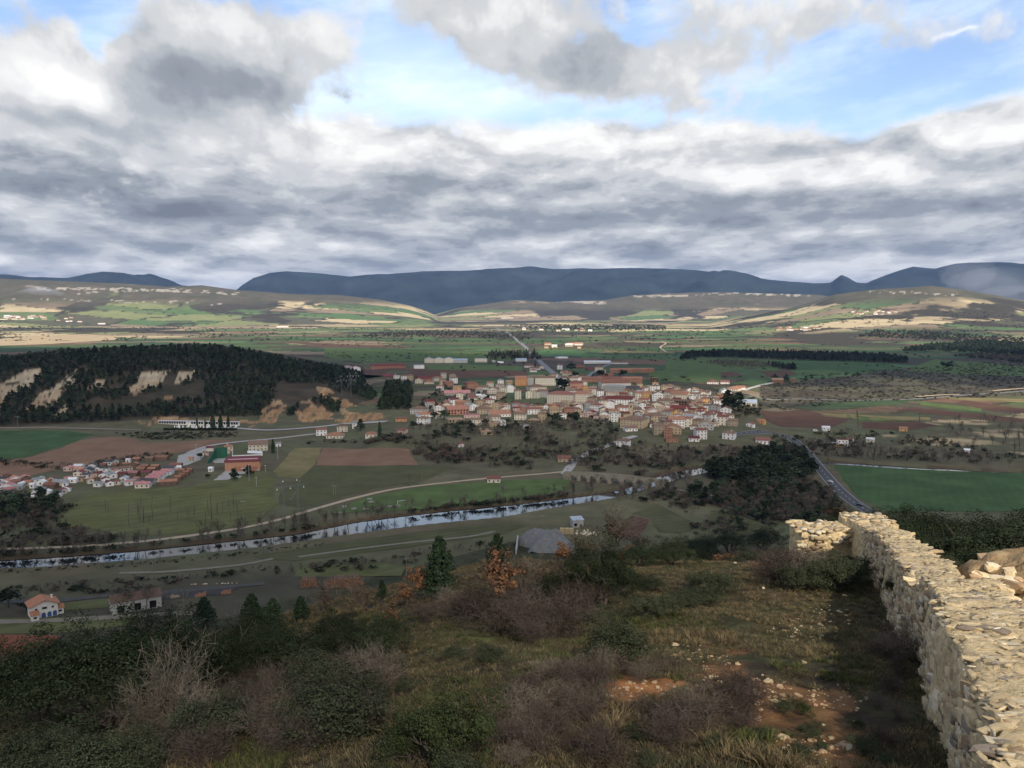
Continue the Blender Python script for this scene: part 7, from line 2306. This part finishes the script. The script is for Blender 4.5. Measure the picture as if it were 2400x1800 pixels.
# ================================================================== plants of the castle hill, one by one
for a in (('oak', 265, 1715, 270, 'broad dark holm oak, the largest at the lower left', 1.35), ('oak', 90, 1700, 190, 'dark holm oak at the very left edge, beside the red field', 1.1), ('oak', 440, 1650, 190, 'dark holm oak right of the largest one', 1.15), ('oak', 575, 1610, 150, 'holm oak under the small dark pines', 1.2),
          ('oak', 690, 1590, 140, 'holm oak left of the grassy clearing', 1.25), ('oak', 800, 1560, 125, 'rounded holm oak at the upper end of the clearing', 1.25), ('oak', 890, 1545, 110, 'low holm oak touching the grassy clearing', 1.3), ('oak', 350, 1530, 100, 'holm oak crown peeping over the largest one', 1.3),
          ('oak', 1415, 1425, 170, 'tall dark holm oak in the centre, in front of the brown oaks', .95), ('oak', 1335, 1420, 95, 'low holm oak left of the tall central one', 1.2), ('oak', 1470, 1400, 70, 'small holm oak right of the tall central one', 1.3), ('oak', 1280, 1415, 70, 'holm oak behind the thorny thicket', 1.3),
          ('oak', 1500, 1330, 60, 'holm oak behind the red earth path, first of the row', 1.5), ('oak', 1570, 1325, 66, 'second holm oak in the row towards the wall', 1.5), ('oak', 1640, 1318, 66, 'third holm oak in the row towards the wall', 1.5), ('oak', 1710, 1300, 60, 'fourth holm oak in the row towards the wall', 1.5), ('oak', 1790, 1290, 56, 'holm oak closest to the far end of the wall', 1.5),
          ('pine', 1030, 1405, 155, 'tall pointed pine left of the rusty oak', .95), ('pine', 1165, 1350, 104, 'pine behind the brightest rusty oak', 1.0), ('pine', 480, 1490, 88, 'small dark pine, leftmost of the pine group', 1.2), ('pine', 592, 1475, 84, 'small dark pine, second in the pine group', 1.2), ('pine', 640, 1470, 70, 'small dark pine, third in the pine group', 1.2), ('pine', 706, 1458, 62, 'small dark pine, last of the pine group', 1.2), ('pine', 896, 1402, 44, 'little pine beside the rounded log stack', 1.0), ('pine', 948, 1400, 36, 'smallest pine in front of the rounded log stack', 1.0),
          ('rust', 1172, 1445, 160, 'brightest rusty-leaved oak in the middle of the slope', 1.0), ('rust', 985, 1410, 92, 'rusty oak beside the tall pointed pine', .9), ('rust', 950, 1425, 60, 'low rusty oak in front of the log stack', 1.2), ('rust', 918, 1478, 70, 'thin yellowing oak among the holm oaks', .9), ('rust', 1965, 1232, 46, 'rusty oak behind the far wall corner', 1.6), ('rust', 1320, 1330, 60, 'rusty oak in front of the timber stack', 1.2), ('rust', 830, 1400, 40, 'rusty oak in front of the longest log stack', 1.4),
          ('brownoak', 1440, 1320, 125, 'tall brown oak with thin dead leaves behind the central holm oak', 1.0), ('brownoak', 1370, 1330, 90, 'brown oak left of the tall brown one', 1.1), ('brownoak', 1265, 1395, 90, 'brown oak in front of the gravel heap', 1.1), ('brownoak', 1220, 1380, 80, 'brown oak at the left of the gravel heap', 1.1), ('brownoak', 1500, 1310, 70, 'brown oak right of the tall brown one', 1.2), ('brownoak', 850, 1430, 70, 'brown oak below the longest log stack', 1.3), ('brownoak', 760, 1440, 70, 'brown oak below the smaller log stack', 1.3), ('brownoak', 1310, 1370, 70, 'leafless dark oak before the gravel heap', 1.0),
          ('bush', 1445, 1555, 125, 'dark grey-green bush beside the clearing, with pale twigs before it', 1.25), ('bush', 1530, 1450, 70, 'dark low bush right of the tall central oak', 1.3), ('bush', 1600, 1425, 46, 'dark low bush on the path edge', 1.5), ('bush', 1400, 1470, 60, 'bush below the tall central oak', 1.4),
          ('greenbush', 1045, 1800, 235, 'large olive green bush at the centre bottom', .95), ('greenbush', 960, 1790, 150, 'olive green bush left of the large central one', 1.1), ('bush', 1075, 1850, 120, 'pale sage shrub at the foot of the large green bush', 1.0), ('bush', 1838, 1672, 46, 'small blue-grey cushion shrub on the red soil', 1.1), ('greenbush', 1880, 1676, 40, 'small bright green cushion shrub on the red soil', 1.1),
          ('bush', 60, 1830, 130, 'grey-green bush in the lower left corner', 1.3), ('bush', 215, 1850, 150, 'grey-green bush under the largest holm oak', 1.3), ('bush', 335, 1810, 110, 'grey-green bush beside the pale bare shrub', 1.2), ('greenbush', 10, 1660, 150, 'dark green bush on the left edge above the corner', 1.0), ('bush', 140, 1750, 90, 'low bush between the two left oaks', 1.5),
          ('paleshrub', 405, 1735, 225, 'tall pale bare shrub in front of the largest holm oak', .85), ('paleshrub', 350, 1750, 140, 'pale bare shrub left of the tallest pale one', .9), ('paleshrub', 470, 1750, 150, 'pale bare shrub right of the tallest pale one', .9), ('paleshrub', 1415, 1580, 70, 'arching pale twigs before the grey-green bush', 1.3), ('paleshrub', 640, 1640, 80, 'pale twiggy shrub at the foot of the left oaks', 1.0), ('paleshrub', 1290, 1500, 54, 'pale twiggy shrub on the thicket edge', 1.2), ('paleshrub', 900, 1610, 60, 'pale twiggy shrub on the left clearing edge', 1.2), ('paleshrub', 1500, 1600, 40, 'pale dead twigs on the red soil', 1.5)):
    fg(a[0], a[1], a[2], a[3], a[4], wide=a[5])


def patch(kind, poly, n, hr, label, group, dmin, wide=1.0):
    p = thin(pts_px(poly, n * 5), dmin)[:n]
    for q in p:
        D = math.hypot(q[0], q[1]); h = rng.uniform(*hr)
        e = fg(kind, 0, 0, h / D * FPX / 1.02, label, group=group, wide=wide * rng.uniform(.85, 1.25), loc=tuple(q))
    return len(p)


patch('thicket', [(1090, 1420), (1360, 1420), (1380, 1490), (1250, 1520), (1060, 1470), (980, 1480), (980, 1440)], 20, (.6, 1.1), 'purple-brown leafless shrub in the thicket under the rusty oak', 'bare thicket under the rusty oak', 1.1, 1.2)
patch('thicket', [(440, 1640), (700, 1600), (900, 1600), (880, 1700), (760, 1790), (420, 1800)], 30, (.35, .8), 'purple-brown leafless shrub in the thicket left of the clearing', 'bare thicket left of the clearing', .8, 1.2)
patch('thicket', [(1150, 1620), (1330, 1570), (1440, 1640), (1430, 1800), (1120, 1800)], 30, (.25, .48), 'purple-brown leafless shrub right of the large green bush', 'bare thicket right of the green bush', .42, 1.2)
patch('thicket', [(1540, 1680), (1760, 1630), (1760, 1730), (1560, 1760)], 24, (.28, .55), 'low dark heather shrub on the red soil', 'heather on the red soil', .34, 1.4)
patch('thicket', [(1440, 1590), (1560, 1560), (1600, 1570), (1500, 1600)], 6, (.2, .35), 'low dark shrub above the bare red patch', 'low shrubs above the red patch', .4, 1.3)
patch('bush', [(1850, 1348), (2000, 1348), (2000, 1385), (1860, 1385)], 16, (.85, 1.3), 'dark bush crowding the foot of the cross wall', 'bushes under the cross wall', .9, 1.2)
patch('thicket', [(1800, 1345), (1950, 1345), (1960, 1380), (1820, 1380)], 14, (.7, 1.15), 'brown leafless shrub at the foot of the cross wall', 'bare shrubs under the cross wall', .9, 1.2)
patch('thicket', [(2040, 1450), (2110, 1560), (2150, 1700), (2190, 1800), (2050, 1800), (2040, 1620)], 9, (.2, .4), 'low brown shrub along the shaded foot of the wall', 'shrubs along the wall foot', .45, 1.3)
patch('bush', [(1500, 1380), (1680, 1360), (1700, 1420), (1560, 1440)], 10, (.4, .9), 'low dark bush on the dry grass slope', 'bushes on the dry grass slope', 1.2, 1.4)
patch('bush', [(430, 1640), (700, 1600), (900, 1590), (880, 1690), (700, 1760), (420, 1790)], 16, (.5, 1.0), 'dark grey-green bush among the bare thicket', 'bushes in the bare thicket', 1.0, 1.3)
patch('oak', [(0, 1640), (420, 1560), (900, 1520), (900, 1590), (560, 1640), (0, 1760)], 30, (1.0, 1.8), 'dark holm oak in the mass at the lower left', 'holm oaks massed at the lower left', 2.0, 1.4)
patch('bush', [(900, 1560), (1100, 1540), (1250, 1560), (1120, 1600), (930, 1640)], 5, (.2, .4), 'low bush dotted over the grassy clearing', 'bushes on the clearing', 1.0, 1.4)
patch('bush', [(1500, 1740), (1800, 1730), (2050, 1700), (2100, 1800), (1500, 1800)], 14, (.12, .28), 'little dark tuft bush on the stony soil', 'tuft bushes on the stony soil', .5, 1.4)

CANOPY = ([0, 300, 480, 700, 900, 1000, 1100, 1250, 1350, 1480, 1600, 1800, 2000], [1445, 1425, 1405, 1405, 1395, 1375, 1345, 1310, 1280, 1275, 1258, 1248, 1240])


def capped(q, h):
    """height that keeps a slope tree under the outline of the wood's top"""
    px_, _ = proj(q[0], q[1], q[2])
    b = float(ray(px_, np.interp(px_, *CANOPY) + rng.uniform(0, 70))[1])
    return min(h, CAMZ + b * q[1] - q[2])


# woods: right of the wall, and the slope falling to the valley
def wpts(x0, x1, y0, y1, n, dmin, f=None):
    p = np.stack([rng.uniform(x0, x1, n * 8), rng.uniform(y0, y1, n * 8)], 1)
    if f is not None: p = p[f(p[:, 0], p[:, 1])]
    p = thin(np.c_[p, np.zeros(len(p))], dmin)[:n]
    p[:, 2] = hgt(p[:, 0], p[:, 1])
    return p


def grove(kind, pts, hr, label, group, wide=1.0):
    for q in pts:
        D = math.hypot(q[0], q[1]); h = rng.uniform(*hr) if hr[1] else min(7.0, max(2.2, (CAMZ - q[2]) - rng.uniform(.237, .285) * q[1]))
        fg(kind, 0, 0, h / D * FPX / 1.02, label, group=group, wide=wide * rng.uniform(.9, 1.25), loc=tuple(q))


grove('oak', wpts(17, 70, 44, 100, 110, 3.4, lambda x, y: (x > xr_(np.minimum(y, 38)) + 3) & (x < y * .68) & (x > .40 * y)), (0, 0), 'dark holm oak in the wood beyond the wall', 'holm oaks beyond the wall', 1.2)
grove('bush', wpts(18, 40, 26, 44, 16, 2.2, lambda x, y: (x > .5 * y) & (x < y * .72)), (.8, 1.5), 'grey-green bush behind the rock outcrop', 'bushes behind the rock outcrop', 1.4)
slope = wpts(-130, 40, 40, 330, 190, 5.0, lambda x, y: (rho_of(x, y) > 62) & (rho_of(x, y) < 210) & (np.abs(x / y + .0) < .66) & (x < .33 * y))
kinds = rng.choice(['oak', 'thicket', 'brownoak', 'rust', 'pine', 'bush'], len(slope), p=[.46, .12, .22, .05, .07, .08])
SL = {'oak': ('dark holm oak on the slope falling to the valley', 'holm oaks on the slope', (3.5, 6.0)), 'thicket': ('leafless shrub on the slope falling to the valley', 'bare shrubs on the slope', (2, 3.4)), 'brownoak': ('brown thin-leaved oak on the slope falling to the valley', 'brown oaks on the slope', (4, 6.5)),
      'rust': ('rusty-leaved oak on the slope falling to the valley', 'rusty oaks on the slope', (3.5, 5)), 'pine': ('dark pine on the slope falling to the valley', 'pines on the slope', (4.5, 8)), 'bush': ('grey-green bush on the slope falling to the valley', 'bushes on the slope', (2, 3.2))}
for q, kd in zip(slope, kinds):
    h_ = capped(q, rng.uniform(*SL[kd][2]))
    if h_ > 1.3: grove(str(kd), [q], (h_, h_ + .01), SL[kd][0], SL[kd][1], 1.15 if kd != 'pine' else .9)
u = wpts(-190, 160, 38, 430, 2600, 2.6, lambda x, y: (rho_of(x, y) > 58) & (rho_of(x, y) < 440) & (np.abs(x / y) < .68) & ~((x > .33 * y) & (y < 45)))
stock = [PROTO['oak'][0][0], PROTO['oak'][1][0], PROTO['bush'][0][0], PROTO['thicket'][0][0], PROTO['thicket'][1][0], PROTO['brownoak'][0][1], PROTO['brownoak'][1][1]]
uh = np.array([capped(q, rng.uniform(1.4, 4.2)) if q[0] < .33 * q[1] else rng.uniform(1.4, 3.4) for q in u]); u = u[uh > .8]; uh = uh[uh > .8]
scatter('undergrowth', u - np.array((0, 0, .15)), uh, stock, 'tangled dark undergrowth covering the slope below the castle', (1.1, 1.5))

# ------------------------------------------------------------------ grass, pebbles
def tuft(seed, mat, n, h, spread):
    rs = np.random.RandomState(seed)
    Vs, Fs = [], []
    for i in range(n):
        a = rs.uniform(0, 6.283); r = spread * rs.rand() ** .7; b = np.array((math.cos(a) * r, math.sin(a) * r, -.01))
        lean = np.array((math.cos(a), math.sin(a), 0)) * rs.uniform(.1, .7) + rs.normal(size=3) * .15; hh_ = h * rs.uniform(.5, 1.1)
        m_ = b + np.array((lean[0] * hh_ * .35, lean[1] * hh_ * .35, hh_ * .6)); t_ = b + np.array((lean[0] * hh_ * .9, lean[1] * hh_ * .9, hh_ * .95))
        w = np.array((-math.sin(a + rs.normal()), math.cos(a), 0)) * .0055 * (h / .2)
        k = len(Vs); Vs += [b - w, b + w, m_ + w * .8, m_ - w * .8, t_ + w * .15, t_ - w * .15]; Fs += [(k, k + 1, k + 2, k + 3), (k + 3, k + 2, k + 4, k + 5)]
    return mesh_np('grass_tuft', np.array(Vs), np.array(Fs), mat)


TD = [tuft(700 + i, G_dry, 34, 1.0, .34) for i in range(3)]; TG = [tuft(710 + i, G_grn, 34, 1.0, .40) for i in range(3)]
# short mat of dead grass and litter between the tufts
n = 60000
th = rng.uniform(-.62, .62, n); rr_ = 7.0 + 36 * rng.rand(n) ** 1.35
gp = np.stack([rr_ * np.sin(th), rr_ * np.cos(th)], 1)
z = hgt(gp[:, 0], gp[:, 1]); qx, qy = proj(gp[:, 0], gp[:, 1], z)
soil = np.zeros(n)
for cx, cy, ax, ay in ((1500, 1620, 105, 42), (1750, 1660, 200, 80), (1950, 1640, 80, 40), (1890, 1760, 180, 50), (1800, 1310, 80, 26)):
    soil = np.maximum(soil, np.exp(-((qx - cx) / ax) ** 2 - ((qy - cy) / ay) ** 2))
keep = (fb(gp[:, 0], gp[:, 1], .9, 740, 3) - soil * .45 > .34) & (gp[:, 0] < xl_(gp[:, 1]) - .15)
gp, z = gp[keep], z[keep]
LT = pmat('litter', (.052, .042, .028), rough=1, rnd=.45, island=.5)
DK = pmat('dull_grass_blades', (.064, .060, .030), rough=1, rnd=.4, island=.5, trans=.15)
scatter('short_grass', np.c_[gp, z], rng.uniform(.025, .075, len(gp)), [tuft(720 + i, (LT, DK, DK, G_dry)[i], 26, 1.0, .9) for i in range(4)], 'short dull grass and litter covering the castle hill', (1.6, 3.2))
# height map is in unit size: scale carries the real height
n = 26000
th = rng.uniform(-.62, .62, n); rr_ = 9.0 + 43 * rng.rand(n) ** 1.25
gp = np.stack([rr_ * np.sin(th), rr_ * np.cos(th)], 1)
z = hgt(gp[:, 0], gp[:, 1]); qx, qy = proj(gp[:, 0], gp[:, 1], z)
soil = np.zeros(n)
for cx, cy, ax, ay in ((1500, 1620, 105, 42), (1750, 1660, 220, 90), (1700, 1560, 150, 50), (1800, 1310, 80, 26), (1950, 1640, 80, 40), (1890, 1760, 180, 50), (1560, 1770, 140, 34)):
    soil = np.maximum(soil, np.exp(-((qx - cx) / ax) ** 2 - ((qy - cy) / ay) ** 2))
wl = gp[:, 0] > xl_(gp[:, 1]) - .25
dens = fb(gp[:, 0], gp[:, 1], 1.6, 720, 3) - soil * .42
keep = (dens > .40) & ~wl & (rho_of(gp[:, 0], gp[:, 1]) < 62)
gp, z, qx, qy = gp[keep], z[keep], qx[keep], qy[keep]
grn = np.exp(-((qx - 1180) / 260) ** 2 - ((qy - 1510) / 90) ** 2) + (fb(gp[:, 0], gp[:, 1], 3.5, 722, 3) - .5) * 1.6 + np.exp(-((qx - 750) / 150) ** 2 - ((qy - 1780) / 90) ** 2)
isg = grn > .22
P3 = np.c_[gp, z]
hs = rng.uniform(.045, .12, len(P3)) * (1 + .6 * (fb(gp[:, 0], gp[:, 1], 2.2, 724, 2) > .58))
scatter('dry_grass', P3[~isg], hs[~isg], TD, 'dry straw-coloured grass tufts on the castle hill', (1.1, 2.0))
scatter('green_grass', P3[isg], hs[isg] * .8, TG, 'green grass on the clearing of the castle hill', (1.3, 2.2))
n = 15000
th = rng.uniform(-.15, .62, n); rr_ = 6.5 + 34 * rng.rand(n) ** 1.5
gp = np.stack([rr_ * np.sin(th), rr_ * np.cos(th)], 1); z = hgt(gp[:, 0], gp[:, 1]); qx, qy = proj(gp[:, 0], gp[:, 1], z)
soil = np.zeros(n)
for cx, cy, ax, ay in ((1500, 1620, 105, 42), (1740, 1640, 200, 90), (1660, 1560, 150, 60), (1800, 1310, 90, 30), (1950, 1640, 90, 60), (1890, 1760, 200, 60), (1560, 1770, 180, 40), (1900, 1450, 130, 70)):
    soil = np.maximum(soil, np.exp(-((qx - cx) / ax) ** 2 - ((qy - cy) / ay) ** 2))
keep = (soil + (fb(gp[:, 0], gp[:, 1], 1.1, 730, 3) - .5) * 1.5 > .72) & (gp[:, 0] < xl_(gp[:, 1]) - .2)
gp, z = gp[keep], z[keep]
hs = np.clip(rng.lognormal(-4.25, .55, len(gp)), .006, .055)
scatter('pebbles', np.c_[gp, z], hs, [m_ for k in ('tan', 'rust', 'tan', 'rust') for m_ in STM[k][:3]], 'pale pebbles strewn over the red soil', (.9, 1.9))
for i, (px, py, s_, lab) in enumerate(((1990, 1757, 20, 'largest white stone on the soil at the foot of the wall'), (1885, 1555, 14, 'flat tan stone on the slope'), (1835, 1756, 10, 'white stone right of the heather'), (1735, 1680, 10, 'rounded pale stone below the grass'), (2030, 1640, 16, 'grey rounded stone near the wall'), (1790, 1380, 9, 'pale stone on the upper path'), (1830, 1320, 9, 'pale stone by the cross wall'), (1640, 1525, 10, 'orange-tan stone in the stony strip'), (1690, 1600, 11, 'broad pale stone in the stony strip'), (1800, 1595, 13, 'long pale slab in the stony strip'), (1770, 1620, 11, 'pale slab below the long one'), (1490, 1790, 9, 'white stone at the bottom of the bare patch'), (1450, 1788, 8, 'small white stone at the bottom of the bare patch'), (1930, 1700, 9, 'pale stone between cushion shrub and wall'), (2000, 1690, 9, 'pale stone in the grass by the wall'))):
    p = G(px, py); D = math.hypot(p.x, p.y); r_ = s_ / 2 * D / FPX
    o = link('stone', STM['grey' if 'grey' in lab else ('tan' if 'tan' in lab else 'pale')][i % 5], None, (p.x, p.y, p.z + r_ * .25)); o.scale = (r_ * 1.25, r_ * .9, r_ * .6); o.rotation_euler = (rng.normal() * .2, rng.normal() * .2, rng.uniform(0, 6)); tag(o, lab, 'stone')

# ------------------------------------------------------------------ small groups: tell the members apart by their order from the left
ORD = 'leftmost second third fourth fifth sixth seventh eighth ninth tenth eleventh twelfth thirteenth fourteenth fifteenth sixteenth seventeenth eighteenth nineteenth twentieth'.split()
TENS = {2: 'twenty', 3: 'thirty', 4: 'forty'}


def ordw(i):
    if i < 20: return ORD[i]
    t, u_ = divmod(i + 1, 10)
    return {2: 'twentieth', 3: 'thirtieth', 4: 'fortieth'}[t] if u_ == 0 else TENS[t] + '-' + ('first' if u_ == 1 else ORD[u_ - 1])


same = {}
for o in scene.objects:
    if o.parent is None and 'category' in o and 'label' in o: same.setdefault(o['label'], []).append(o)
for lab, os_ in same.items():
    if len(os_) > 40:
        os_.sort(key=lambda o: o.location.y)
        k = -(-len(os_) // 26); nm_ = (['front row'] + ['second row', 'third row', 'fourth row'][:k - 2] + ['back row'])
        for j in range(k):
            part_ = os_[j * len(os_) // k:(j + 1) * len(os_) // k]
            part_.sort(key=lambda o: o.location.x / max(o.location.y, 1))
            for i, o in enumerate(part_):
                t = nm_[j] + ', ' + ('rightmost' if i == len(part_) - 1 else ordw(i) + ('' if i == 0 else ' from left'))
                o['label'] = ' '.join(lab.split()[:11]) + ', ' + t
    elif len(os_) > 1:
        os_.sort(key=lambda o: o.location.x / max(o.location.y, 1))
        for i, o in enumerate(os_):
            t = 'rightmost' if i == len(os_) - 1 else ordw(i) + ('' if i == 0 else ' from left')
            o['label'] = ' '.join((lab + ', ' + t).split()[:16]) if len(lab.split()) <= 13 else ' '.join(lab.split()[:13]) + ', ' + t
